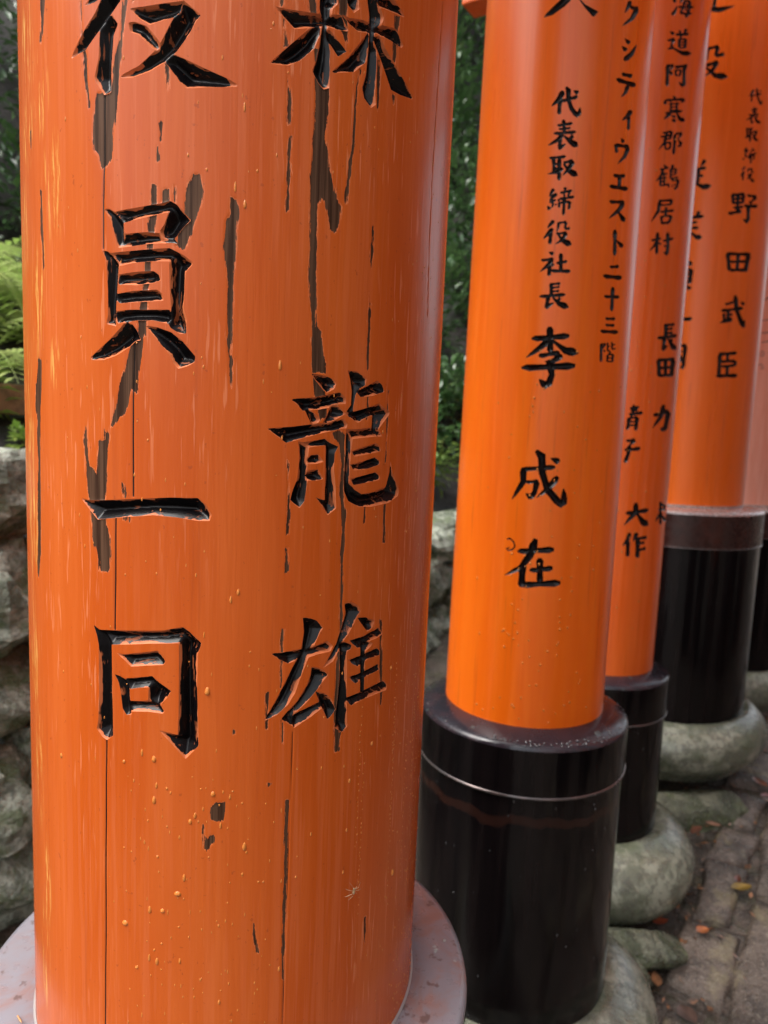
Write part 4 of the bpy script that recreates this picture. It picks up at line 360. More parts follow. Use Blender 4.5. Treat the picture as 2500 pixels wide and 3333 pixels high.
20.4,53.7 23.8,52.5 29.2,54.5 35.9,55 38.3,57.1 37.8,60.1 34.9,61 28.5,58.5 20.7,57.3 19.5,55.1|22.8,49.5 25.6,48.3 29.5,49.7 34.7,49.9 36.4,51.7 36,54.4 33.9,55.3 29,53.4 22.8,52.6 22,50.7|20.1,42.2 24.8,40.5 32.8,42.9 42.7,43.4 46.3,46 45.8,49.9 41.7,51.2 32.2,48.2 21,47 19,44|25.8,62.6 23.9,60.4 24.8,53.1 24.6,45.8 26.3,43.5 29.2,43.4 30.8,45.7 30.2,53 30.8,60.2 28.8,62.6|18.9,38.3 16.4,35.6 16.6,26.3 15.5,17 17.1,13.9 20.6,13.5 22.7,16.2 22.8,25.5 24.4,34.7 22.3,37.9|21.7,36 24.8,34.2 28.9,35.5 34.4,35.1 36.4,37.1 36.2,40.4 34,41.8 28.6,40 21.8,39.9 20.9,37.6|34.1,39.5 31.4,36.6 31.9,26.6 30.8,16.7 32.7,13.4 36.6,13 38.9,16 38.9,26 40.4,35.8 38,39.2|22.3,28.4 25,27 29,28.2 34.1,28 36,29.6 35.8,32.3 33.7,33.4 28.7,31.9 22.5,31.6 21.6,29.7|22.8,21.8 25.5,20.4 29.5,21.6 34.6,21.4 36.5,23 36.3,25.7 34.2,26.8 29.2,25.3 23,25 22.1,23.1
18.9,-8.5 22.4,-10.3 27.2,-8.6 33.6,-8.6 35.9,-6.3 35.5,-2.7 32.8,-1.3 26.7,-3.6 18.8,-4.3 17.9,-6.8|34,-3.6 30.9,-3.7 27.5,-8.4 25.3,-12.8 24.3,-16.4 24.7,-16.7 28.1,-15.6 32.4,-13.1 37,-9.5 37,-6.3|17.1,-26.7 22.6,-28.8 31.9,-26.3 43.3,-26 47.6,-23 47.2,-18.5 42.5,-16.9 31.4,-20.1 18.3,-21.2 16,-24.5|23.9,-14.7 20.9,-18.6 20.6,-32.3 20.5,-33.1 16.4,-44.3 17.2,-49.2 21,-50.6 24.4,-47.3 27.8,-34.9 27.9,-33.3 30.2,-19.8 27.9,-15.2
29.2,-150.3 36.8,-152 51.7,-148.2 70.2,-147 77.6,-143.5 76.7,-138.5 68.6,-137 50.8,-141.4 31.7,-143.9 27.8,-148|44.8,-126.3 41.9,-133.8 43.1,-144 39.5,-148.7 31,-162.5 26.4,-172.5 26.9,-173 35.4,-166.1 47.2,-154.9 53.5,-147.8 54.1,-134.2 50.6,-126.4|48.3,-147.1 54,-157 60.3,-168.5 64.9,-172 69.6,-174.1 80.5,-172.3 81.2,-171.4 77.4,-162.5 72.7,-159.8 69.7,-159.4 60.8,-152.7 52.1,-144.6
38.1,-185.7 34.5,-189.2 33,-199.3 33,-199.2 28.7,-207.6 26.6,-213.9 27,-214.3 32.4,-210.6 39.5,-204 40.2,-203.1 44.1,-192.1 42.7,-187.1|35.7,-202.3 33.1,-206.2 34.7,-218.3 34.7,-230.5 37.2,-234.3 41.5,-234.3 43.7,-230.5 42.5,-218.3 43,-206.2 39.9,-202.3|52.5,-185.2 49.2,-186.8 47.7,-193.6 47.2,-199.6 47.8,-204 48.3,-204.2 51.6,-201.3 55.1,-196.5 58.5,-190.3 57,-186.9|51.9,-199.9 56.8,-201.8 64.7,-199.7 75.2,-199.7 79,-197.2 78.3,-193.1 73.8,-191.5 63.8,-194.1 52.2,-195 50.6,-198|55.3,-197.5 52.4,-202.1 54.5,-216.9 54.6,-231.7 57.7,-236.5 62.7,-236.6 65.3,-232 63.6,-217.1 64,-202.3 60.3,-197.6|60.1,-208.7 63.5,-210.4 67.1,-209 72.6,-209.2 74.4,-207.2 73.6,-203.7 71.1,-202.3 66.1,-204.3 59.2,-204.7 58.9,-207.1|61.6,-222.5 65.7,-224 70.1,-221.9 76.9,-221.5 78.8,-219 77.4,-215.2 74.2,-214 68.3,-216.8 60.2,-218.2 60.1,-220.9
109.8,-124.6 106.4,-126.5 108,-133.3 107.5,-139.9 110.5,-142.2 116.2,-142.7 119.6,-140.8 118.3,-134 119.6,-127.4 115.4,-125|107.2,-133.3 111.7,-134.5 116.9,-133.5 125.9,-133.9 128.9,-132.4 127.3,-129.8 122.9,-128.7 115.3,-130 106.1,-130.3 105.7,-132.1|106.6,-142.6 112,-144.2 119.9,-143.2 133.3,-144 139.1,-142.6 137.3,-139.6 130.3,-138.1 118.4,-139.2 106.2,-139.2 105.1,-141.2|110.8,-143.7 107.8,-146.8 110.8,-157.2 111.7,-167.5 115.5,-171 121.8,-171.4 125,-168.3 121.8,-157.8 121.3,-147.5 116.5,-144|106.4,-149.9 102.6,-151.3 100.3,-156.9 99.2,-161.9 99.3,-165.4 99.9,-165.6 103.6,-163.2 108.2,-159.2 112.9,-154.1 111.5,-151.3|117.5,-151.6 121.8,-156.5 126.8,-163.2 130.2,-165.1 147.3,-167.5 150.3,-167.5 165.1,-164.7 153.2,-161.8 131.1,-155.1 122.2,-150.7|126.6,-131.7 122.5,-132.7 124.6,-137.2 124.2,-141.5 128.1,-143.2 136.1,-143.8 141.4,-142.9 139,-138.3 140.9,-134.1 134.2,-132.2"""
P4_CHARS = """95.3,831.9 92.1,830 89.2,823.1 88.9,821.8 86.7,817.8 85.3,813.7 85.6,813.5 89.6,816 93.5,819.5 94.7,821 99,827.5 98.6,830.7|91.6,817.8 90.1,816 91.1,810.7 91,805.3 92.5,803.7 95.1,803.9 96.4,805.7 95.7,811 96,816.4 94.2,818|93.2,816.5 97.5,816.2 105.8,819.2 115.6,821.5 119.2,823.9 118.6,826.2 114.4,826.1 105,822.4 94.4,819.7 92.3,817.5|102.7,835.5 101.7,830.5 106,816 106.1,815.9 114.5,802.8 119,799.7 122.1,801.2 120.9,805.9 111.7,817.9 111.6,817.9 109.1,832.1 105.9,836.1|121.8,800.9 123.8,802.2 124.5,806 124.6,809.1 124.1,811.3 123.8,811.3 121.9,809.4 119.9,806.4 118.1,802.7 119.1,801.1|110.9,832.7 112.7,830.5 114.4,828.8 116.8,829 118.4,830.9 117.5,832.5 114.6,832.9 111.2,833.1
95.3,784.9 98.6,784.3 103.9,786.2 110.5,787.3 112.8,789.1 112.4,791.3 109.6,791.7 103.3,789.2 95.7,787.7 94.5,785.9|97.1,780.4 99.8,779.7 104.3,781.1 109.8,781.7 111.8,783.2 111.6,785.1 109.3,785.5 104,783.7 97.6,782.8 96.5,781.3|88.9,772.9 93.3,772 102.5,774 113.1,775.2 117.3,777.2 117.1,779.6 112.8,780 102.3,777.3 90.8,776 88.2,774|101.5,793.4 100,791.2 101.4,785 101.8,778.6 103.5,776.8 106.1,777.1 107.4,779.3 106.2,785.6 106.1,792 104.1,793.8|100.8,775.5 97.1,773.9 93.9,769.7 92,768.6 85.9,764.6 82.2,761.4 82.4,761.2 87.4,762.2 94.6,764.6 97.7,765.9 102.6,770.6 103.4,773.9|96.1,768.3 94.5,766.9 95.5,763 95.5,759 97.1,757.8 99.6,758.1 101,759.5 100.2,763.4 100.6,767.5 98.7,768.6|99.1,754.8 101.2,754.8 103.4,757.5 104.9,759.9 105.5,761.9 105.3,762.1 102.9,761.6 99.9,760.2 96.9,758.3 97,756.5|102,774.2 105.8,767.2 109.8,760.1 114.8,758 118.6,757.3 126.2,759.5 126.5,760 122.3,764.6 118.6,765.6 115.3,765.5 110.4,769.7 104.6,775.6|113.4,774.6 111.5,774.4 109.8,772 108.7,769.8 108.4,768 108.7,767.9 110.7,768.6 113.2,770 115.8,772 115.5,773.5
85.8,741.1 89.2,739.9 95,741.4 102.1,741.9 104.8,743.7 104.5,746.3 101.6,747.1 94.7,745 86.4,744.2 85,742.3|87.7,742.5 86.3,739.9 87.8,732.4 88.3,724.7 89.9,722.5 92.4,722.7 93.5,725.2 92.3,732.8 92.1,740.4 90.2,742.7|97.1,743.5 95.2,739.8 96.2,728.6 96,717.3 97.7,713.8 100.7,713.9 102.2,717.5 101.6,728.8 102.1,740.2 100.1,743.6|89.8,734.5 91.9,733.7 94.7,734.8 98.5,735.1 99.8,736.3 99.5,738.1 97.9,738.6 94.3,737.2 89.7,736.6 89.2,735.2|90.5,728.5 92.5,727.8 95.4,728.9 99.1,729.2 100.4,730.4 100.1,732.2 98.6,732.7 95,731.3 90.4,730.6 89.9,729.3|100.5,729.1 97.2,729.2 90.7,725.9 85.7,722.9 82.6,720.4 82.8,720.2 86.9,720.7 92.8,722.2 99.7,724.6 101.7,727|104,735.8 107.1,735 110.7,736.8 116,737.6 117.7,739.5 117,742 114.6,742.6 109.8,740.2 103.4,738.8 103,736.9|114.9,740.4 111.8,737.4 109,728.9 108.9,727.7 104.5,724.1 100.6,720.2 100.8,720 106.4,722.1 112.9,725.6 114.3,727.8 118.5,736.2 118.1,739.8|102.5,734 106.1,727.4 110.1,719.7 113,718.1 116.4,717 123.5,718.3 123.8,718.7 120.7,723.4 117.5,724.6 115.9,724.7 110.3,729.6 104.9,735.2
91.2,700.5 88.9,699.6 87.2,695.4 86.3,691.7 86.2,689 86.5,688.9 88.9,690.5 91.7,693.4 94.5,697.2 93.9,699.4|96.1,696.1 93.5,695 90.6,690.2 88.7,686 88,682.9 88.3,682.7 91.1,684.7 94.7,688 98.5,692.4 98.5,694.9|89.9,686.3 88.6,685.1 89.6,681.6 89.6,678.1 91,677 93.1,677.2 94.2,678.5 93.5,682 93.7,685.6 92.1,686.5|84,675.7 84.6,672.9 85.3,670.7 87.8,670.9 90.3,673.2 90.3,675.4 87.7,675.9 84.5,676.3|93.9,681.5 95.2,679.3 96.6,677.7 98.6,678.1 100,680.1 99.4,681.8 97,681.9 94.2,681.9|105.9,701.1 106.2,698.5 106.8,696.5 109.1,696.4 111.7,698.2 112,700.1 109.5,700.9 106.5,701.5|101.9,691.3 105.1,690.9 109.4,693 115.2,694.4 117,696.3 116.2,698.5 113.6,698.7 108.3,696 101.6,694 101,692.2|99.7,684.9 103.6,684.2 110.3,686.4 118.6,687.6 121.7,689.7 121.2,692.1 117.8,692.5 109.8,689.7 100.5,688 98.9,686|100.2,683.8 98.9,682.5 99.8,679 99.9,675.5 101.2,674.5 103.4,674.7 104.4,676 103.7,679.5 103.8,683 102.3,684|101.4,681.6 104.2,680.9 108.9,682.3 114.6,682.9 116.7,684.4 116.4,686.3 114.1,686.8 108.5,684.9 101.9,684 100.8,682.5|114.7,685.7 112.8,684.5 112.8,680.4 111.8,676.3 113,674.9 115.6,674.8 117.3,676.1 117.6,680.2 118.9,684.3 117.4,685.6|105.2,688 103.6,685.2 104.7,676.6 104.8,668 106.5,665.4 109.2,665.6 110.6,668.4 109.7,677 109.9,685.7 107.9,688.2
91.8,657.4 89.2,656.9 86.9,652.9 85.5,649.3 85.1,646.5 85.4,646.3 88.2,647.6 91.6,650.1 95,653.5 94.6,655.8|91.7,646.5 88.7,645.6 85.5,640.7 83.4,636.3 82.5,633 82.8,632.8 86.1,634.5 90.1,637.8 94.5,642 94.4,644.8|88,639.1 86.4,637.3 87.7,631.9 87.9,626.4 89.5,624.8 92.2,625.1 93.6,626.9 92.6,632.3 92.6,637.8 90.7,639.3|101.9,654 100.1,652.7 100,648.7 100.4,645.4 101.2,643.1 101.5,643 103.1,645.1 104.6,648.3 105.9,652.1 104.6,653.8|103.6,651.6 105.9,650.7 108.2,651.8 111.8,652 112.9,653.5 112.4,655.7 110.8,656.5 107.6,654.8 102.9,654.2 102.8,652.6|110.9,654.9 109.1,653.9 109.5,650.8 109,647.7 110.3,646.7 112.9,646.7 114.5,647.7 114.3,650.8 115.2,653.9 113.5,654.9|111.7,645.4 113.6,644.1 115.2,644.9 118,644.5 119.1,645.8 119.1,648.1 118,649.1 115.2,648 111.2,648 111.1,646.5|102.3,638.2 104.8,637.6 107.6,639.1 111.8,639.9 113,641.4 112.3,643.5 110.4,643.9 106.7,641.9 101.6,640.6 101.4,639|111.7,643.3 108.6,641.5 105.3,635.1 105.2,634.4 102.1,630.8 99.8,627.2 100.1,627 104.3,629 109.3,632.1 110.2,633.2 114.8,639.2 114.7,642.2|102.5,636.1 107.2,631.3 111.4,626.8 114.2,624.6 117,623.5 123.5,624.5 123.9,625 122.1,629.6 119.5,631 116.3,631.7 110.6,634.3 104.5,637.8
66.1,591.9 64,588.8 66.7,580.3 67.8,571.5 70.6,569 74.7,569.6 76.4,572.7 74.1,581.3 73.3,590.1 70.1,592.5|66.2,588.7 71.9,586.6 82.1,588.9 94.5,589.3 99.3,592.2 98.9,596.6 93.8,597.9 81.7,594.7 67.7,593.9 65.1,590.8|94.9,594.1 91.8,591.5 92.4,583.2 91.3,574.8 93.7,572.1 98.2,571.9 100.9,574.5 100.7,582.9 102.3,591.2 99.4,593.9|70.4,579.7 74.8,578.2 83,580.2 92.7,580.7 96.4,583 96.1,586.2 92.1,587.1 82.6,584.5 71.6,583.5 69.5,581.2|72.5,570.1 76.7,568.3 84,570 92.9,570 96.3,572.2 96.1,575.7 92.5,576.9 83.7,574.7 73.4,574.3 71.5,571.8|79.6,592.6 77.2,587.3 79.5,570.8 80.2,554.3 83,549.1 87.3,549.3 89.3,554.7 87.3,571.2 87.1,587.8 83.8,592.8|73.6,559.5 78.2,557.7 85.7,559.8 95.2,560.2 98.7,562.7 98.3,566.5 94.4,567.7 85.2,564.9 74.3,564 72.5,561.3|62.9,544.7 69.3,542.8 78.8,546.5 91.3,548.2 95.5,552.1 94.3,557.2 88.8,558.4 77.2,553.5 63,551 61.2,547|106.2,590.6 110.9,587.9 119.3,589 130,588 134.9,590.5 135.7,594.9 131.7,596.8 120.4,594.9 107.8,595.6 105.4,592.8|132.8,592.4 128.3,591.9 123.4,586.8 120.2,582 118.8,578.4 119.2,578 124,579.4 130.1,582.4 136.9,586.7 137,589.9|113.3,580.2 114.3,576.1 115.5,572.7 119.5,572.6 123.6,575.5 123.6,578.6 119.4,579.8 114.2,580.8|100.4,565.4 107.1,562.5 119.3,564.9 134.8,565.1 141.6,568.6 141.8,573.9 135.3,575.6 119.6,572 102.3,571.5 99.1,567.9|110.4,567.8 107.1,563.2 109.6,549.8 110,536.1 113.4,532.1 119.1,532.6 121.9,537.2 119.8,550.7 120.1,564.5 115.9,568.4|118.1,532.4 117.2,535.5 110.8,536.9 105.1,537.3 100.8,536.7 100.6,536.2 102.6,533.1 106.4,529.7 111.7,526.6 115.4,528.1
67.6,455.3 65.3,449.7 69.6,433.6 72,417.2 75.8,412.4 80.8,413.1 82.6,418.6 78.7,434.8 76.8,451.2 72.5,455.9|67.5,451.8 76.7,448.7 97.9,450.6 123.2,450.8 134.3,454.4 134.6,459.4 123.7,460.9 98.3,457.4 72.8,457.6 66.4,454.3|124.6,456.4 119.4,451.5 119.2,435.5 116.3,419.6 119.4,414.3 126.4,414 131.1,419 132.1,435.1 136.1,451.2 131.8,456.3|76.2,433 83.4,431 98.8,433.4 117,434.3 124.6,437.3 124.4,441.5 116.8,442.5 98.6,439 79.6,438.1 75.1,435|95.4,455 92.3,450.3 93.7,435.7 93.2,421.1 96,416.4 100.9,416.5 103.6,421.2 102.7,435.8 103.7,450.4 100.3,455|78.2,413.5 85.1,410.9 99.1,413 115.9,413 122.9,416.2 122.9,420.9 115.9,422.5 99.1,419.4 81,419.1 77,415.8
77.4,331.9 82,330.6 87.1,333.4 94.7,334.6 96.9,337.7 95.5,341.7 92,342.7 85.3,338.9 76.3,336.7 75.9,333.6|67.5,315.9 76.5,314.2 95.7,318.7 118.8,321.4 128.1,325.6 127.4,330.4 117.3,330.9 94.8,325.2 71.4,322.1 66.1,318.1|97.1,355.9 95.2,345.8 102.2,320.2 105.6,314.9 121.9,287 131.4,279.7 138.2,282.3 135.8,292.3 116.3,319.3 114,323.5 109.6,348 103.2,356.9|137.2,281.9 141.1,284.5 140.4,291.3 138.7,297 136.2,300.8 135.4,300.8 132.3,297.2 129.6,291.6 127.8,284.8 130.9,282.1|83.4,319.1 80.6,316 81.8,306.1 81.3,296.3 83.8,293.1 88.2,293 90.6,296.1 89.8,306 90.9,315.8 87.8,319|72.8,311.6 70.7,309.1 72.8,301.9 73.5,294.5 75.9,292.4 79.5,292.8 81.2,295.3 79.5,302.6 79.2,310 76.4,312|87.1,306.2 90.5,304.9 93.1,306.7 97.8,307.2 98.9,309.5 97.7,313 95.4,314.1 91.5,311.4 85.4,310.1 85.7,307.7|97,302.6 90.8,303.7 79.6,298.3 71,292.9 65.8,288.2 66.1,287.6 73.4,287.6 83.8,289.3 96.3,292.7 99.6,297.4|116.8,342.4 119.5,337.5 122.4,333.6 127.6,334.1 131.7,338.5 130.6,342.3 124.6,343 117.6,343.3
71.9,212 79.5,209.6 95.1,212.3 113.9,212.7 121.6,216.1 121.3,220.9 113.4,222.5 94.8,218.9 75,217.9 70.6,214.3|72.5,214.5 69.3,208.1 71.3,187.9 71.2,167.6 74.3,161.1 79.5,161 82.2,167.4 80.7,187.7 81.3,208 77.6,214.4|93.3,215.5 90.6,213.1 92,205.7 91.7,198.2 94.2,195.9 98.5,195.9 100.9,198.3 99.9,205.7 100.7,213.2 97.6,215.5|79.5,193.4 86.1,191.2 98.4,193.7 113.5,194 119.4,197 119.1,201.6 112.8,203.1 98,199.9 81.6,199 78.3,195.6|115.8,199.9 112.3,198.3 113.8,193 113.1,187.7 116.1,186 121.7,186 124.8,187.7 123.9,193 125.2,198.3 121.4,199.9|80.6,182.4 86.9,180.3 99,182.7 113.6,183.1 119.4,185.9 119,190.2 112.9,191.6 98.6,188.5 82.7,187.6 79.5,184.4|95.1,186.5 92.2,183.5 93.9,174.3 93.7,165 96.5,162.1 101.2,162.2 103.6,165.1 102.4,174.4 103.1,183.7 99.7,186.6|70.3,158 79.2,154.8 97.8,157.5 120.5,157.4 130.1,161.1 129.9,166.9 120.2,169 97.7,165.4 74.1,164.9 68.9,160.8
-20.2,1011.7 -12.3,1006 1.6,1003.3 8.9,1004.6 23.8,1009.1 33.3,1013.8 33,1014.5 21.6,1015.4 5.3,1015.4 -0.5,1015.2 -12.6,1019.3 -20.4,1018.1|-13.1,1038.5 -16,1037.1 -15.4,1029 -16.4,1021.5 -14.2,1018.3 -10,1016.8 -7.6,1018.4 -7.8,1026.3 -6.3,1033.7 -8.9,1037|-35.4,1040.4 -30.1,1036.9 -20.9,1036.7 -10.4,1034.3 -6.5,1036.1 -7,1040.1 -11.2,1042.5 -21.5,1042.2 -34.2,1044.9 -36.6,1042.6
-17.1,924.9 -12.1,922.2 -5.2,923.9 3.7,923.5 6.5,926.1 5.5,930.6 1.7,932.4 -6.6,930 -17.3,930.2 -18.6,927.1|2.2,928.7 -1.2,927.4 -1.3,919.1 -3.1,911.4 -1.1,908 3.4,906.2 6.2,907.8 6.8,915.9 9.2,923.4 6.6,927|1.4,905.4 6.2,902.3 11,904.3 18.3,903.6 20.4,906.8 19.1,912.3 15.7,914.5 9.2,911.7 -0.2,911.7 -0.4,908|-17.4,887.5 -11.6,884.9 -4.1,887.4 5.7,887.6 8.6,891 7.1,896.1 2.8,898 -6.1,894.5 -18.1,893.8 -19.2,890|5.5,895.9 0.1,892.3 -7.2,878.2 -7.4,877.3 -15.7,870.3 -21.6,864 -21.3,863.4 -12.5,865.9 -1.4,871.1 -0.1,872.8 8.8,885.8 9.6,892.8|-19.4,883.4 -6.9,868.4 2,858 16,852.7 22.7,851.8 33,856.9 33,858.1 22.9,866.6 16.1,868.2 5.7,868.2 -1.8,874 -16.4,886.6|-19.1,925.2 -21.6,923.1 -21,913.6 -21.8,904.6 -19.9,901 -16.2,899.9 -14.1,902.2 -14.3,911.5 -13.1,920.4 -15.4,924|-34,941.4 -39.2,941.1 -45.9,933.3 -50.8,925.9 -53.2,920.1 -52.7,919.5 -46.5,921.3 -38.8,925.6 -30.5,931.9 -29.9,937.1|-32.1,918.5 -37.9,917.2 -46.2,907 -52.5,897.7 -55.8,890.6 -55.2,890 -48.1,893.2 -38.9,899.5 -29,908.2 -27.9,914.3|-40.9,901.6 -43.9,898.3 -42,884.4 -41.9,871 -39.1,866 -34.4,864.8 -32,868.4 -33.4,882.1 -32.9,895.2 -36.2,900.3
-3,674.6 -6.4,674 -9.1,667.7 -10.5,661.9 -10.7,657.5 -10.3,657.1 -6.7,659 -2.5,662.7 1.7,667.9 0.9,671.7|-28.9,651.4 -23,648.5 -13.2,649.9 -1.7,649 2.4,651.6 1.8,656.2 -2.9,658.2 -14,656.2 -27.7,656.8 -30.2,653.8|-15.4,634 -12,631.5 -8.8,632.8 -3.7,631.9 -2.2,634.3 -2.9,638.5 -5.2,640.5 -9.8,638.6 -16.6,638.9 -16.7,636.1|-16.5,651.9 -19,648.7 -17.4,636.8 -17.5,625.1 -15.1,621.1 -11.1,620.5 -9,623.8 -10.1,635.6 -9.6,647.2 -12.5,651.3|-28.2,624.6 -15.3,614.5 -1.4,603.6 6,603.1 11.5,604.1 18.2,611.3 18,612.3 8.1,617.3 2.4,617 -0.5,615.5 -12.3,620.8 -26.4,628.3|-38.2,673.6 -42.5,673.1 -47.8,666 -51.5,659.4 -53.2,654.2 -52.7,653.8 -47.6,655.7 -41.3,659.7 -34.7,665.4 -34.4,669.9|-36.6,655.2 -41.2,654.4 -47.3,646.4 -51.8,639.2 -54,633.5 -53.5,633.1 -48,635.4 -40.9,640.2 -33.5,646.8 -32.9,651.6|-43.3,639.3 -45.9,636.8 -44.5,626.6 -44.7,616.8 -42.3,613.2 -38.1,612.3 -35.9,615 -36.9,625 -36.2,634.7 -39.1,638.5
-50.2,538.3 -40.5,534.9 -21,536.4 -0.4,535.8 7.2,538.9 6.6,543.9 -1.5,545.9 -21.8,543.3 -45.6,544.1 -51.6,540.9|-4.7,554.7 -7.7,554.9 -9.7,550.6 -10.8,546.5 -10.8,543.1 -10.4,542.8 -7.4,543.5 -3.9,545.6 -0.5,548.7 -1.3,551.8|-31.6,553.8 -30,547.9 -28.2,543 -24.4,541.3 -20.9,543.8 -21.4,547.9 -25.6,551 -30.9,554.3|-41.5,528.1 -35.5,525.2 -23.8,525.6 -11,524.1 -6.2,526 -6.4,530 -11.5,532 -24.1,531 -39.1,532.5 -42.5,530.1|-40.6,516.8 -34.1,513.3 -21.4,513.1 -7.5,510.7 -2.2,512.5 -2.2,516.8 -7.5,519.2 -21.4,518.9 -37.6,521.4 -41.5,519|-20.7,504 -14,496.2 -7.5,488.5 -1.3,486.1 2.4,485.8 7.8,490.8 7.8,491.8 2.4,498.5 -1.2,499.3 -4.3,498.4 -10,501.5 -18.3,507.1|-26.8,537.8 -29,531.8 -26.5,511.5 -25.5,491.4 -22.8,484.8 -18.7,484.4 -16.9,490.6 -19,510.7 -19.5,530.7 -22.7,537.3|-25.9,508.2 -30.4,509.1 -37.9,504.4 -43.8,499.7 -47.2,495.6 -46.9,495.1 -41.1,495.3 -33.5,496.9 -25,500 -23.3,503.9
-14.4,435.7 -17.1,435.2 -16.6,430.8 -17.7,426.8 -15.8,424.9 -12.1,423.8 -9.8,424.6 -9.9,428.8 -8.4,432.7 -10.7,434.7|-39.3,432.5 -34.2,430.3 -25,431.5 -14.6,430.9 -10.8,432.9 -11.2,436.5 -15.3,438 -25.5,436.4 -37.7,436.7 -40.3,434.3|-12.5,417.6 -16,414.1 -15.2,400.6 -16.4,387.5 -13.8,382.8 -8.8,381.9 -6,385.6 -6.2,399 -4.5,412 -7.6,416.7|-39.7,414.5 -34.2,412.1 -23.9,413.3 -12.5,412.6 -8.4,414.8 -8.7,418.6 -13.2,420.3 -24.4,418.5 -37.8,419 -40.7,416.4|-39.4,416.4 -41.9,412.8 -40.2,400 -40,387.3 -37.5,383.1 -33.4,382.6 -31.3,386.4 -32.6,399.1 -32.3,411.6 -35.3,415.9|-36.1,405.3 -31.8,403.3 -23.7,404 -14.7,403.2 -11.3,404.8 -11.5,407.8 -15.1,409.2 -23.9,408.1 -34.5,408.8 -36.8,406.8|-35.2,395.2 -31,393.2 -23.3,394 -14.7,393.2 -11.4,394.8 -11.6,397.8 -15,399.3 -23.6,398.1 -33.8,398.7 -36,396.7|-34.8,384 -30.5,381.7 -23.1,382.6 -14.6,381.7 -11.4,383.6 -11.7,387.1 -15,388.8 -23.4,387.5 -33.7,388.1 -35.7,385.7|-17.3,379.3 -16.8,373.1 -15.8,367.9 -11.5,366.7 -6.8,369.8 -6.3,374.2 -10.7,377.1 -16.3,380|-31.2,382.3 -35,382.5 -38.8,377 -41.3,371.7 -42.2,367.4 -41.8,367 -37.6,368 -32.5,370.6 -27.3,374.6 -27.5,378.5
-47.1,293 -38.5,289.8 -22.4,292.2 -4.7,291.8 1.8,295.2 1.4,300.8 -5.6,302.9 -23,299.7 -43.8,299.7 -48.6,295.8
-10.1,234.2 -13.3,227.7 -12.7,205.8 -13.8,184.1 -11.5,176.9 -7,176.3 -4.3,182.9 -4.5,204.8 -2.8,226.4 -5.6,233.6|-45.7,228.6 -38.8,226.5 -25.2,228.7 -10.6,229 -5.2,231.8 -5.6,235.9 -11.4,237.4 -25.8,234.5 -42.9,233.8 -46.9,230.7|-7.2,178 -7.2,180.8 -10.6,182.1 -13.8,182.5 -16.3,182 -16.6,181.5 -15.8,178.8 -14.1,175.8 -11.5,173.1 -9.2,174.3|-46.5,230.8 -49.2,224.6 -47.5,204.1 -47.5,183.6 -44.9,177 -40.7,176.7 -38.5,183 -39.7,203.4 -39.2,223.7 -42.2,230.4|-36.7,216.1 -32.5,214 -25.7,215.3 -17.5,214.7 -14.6,216.8 -14.8,220.5 -18,222 -26,220.3 -35.8,220.4 -37.6,217.9|-36,207.7 -38,205.9 -36.8,199.5 -36.8,193.3 -34.9,191.2 -31.8,191.1 -30.1,193 -31,199.3 -30.5,205.5 -32.8,207.6|-33.8,205.8 -30.4,203.9 -25.2,205.2 -18.9,204.8 -16.6,206.7 -16.9,210.1 -19.5,211.5 -25.7,209.8 -33.5,209.8 -34.7,207.4|-18.3,208.6 -20.4,206.9 -19.7,200.5 -20.2,194.3 -18.5,192.2 -15.4,191.8 -13.6,193.6 -14,199.9 -13.1,206 -15.2,208.2|-33,191.4 -29.7,189.4 -24.7,190.5 -18.6,189.9 -16.3,191.8 -16.6,195.1 -19,196.6 -25,195.1 -32.7,195.3 -33.9,193"""
P5_CHARS = """42.3,335.5 59.7,337.7 88.1,336.1 88.1,339.5 59.4,341.2 41.6,338.9
40.9,373.4 62.3,376.6 78.9,370 80,373.2 62.5,380 40.1,376.9
44.1,307.6 64.7,311 88.6,308.3 88.8,311.7 64.4,314.4 43.4,311.1
45,274.4 47.8,280.7 52.4,278 52.4,270.5 48.3,268.3 45.1,273.9 42.4,272.1 47.5,264.9 55.3,268.5 55.3,279.7 46.7,284.1 42.1,276.3
43.7,236.4 50,241.1 54.7,235.4 46.4,229.2 59.7,226.8 59.8,230.3 49.6,230 58.1,234.7 50.4,244.5 41.8,239.4
65.7,276.6 83.4,275.9 77.3,265.7 80.6,264 86.5,277.6 65.8,280
41.6,433.7 49.3,442.5 62.7,431.3 64.7,433.9 48.9,445.9 39.2,436.3"""
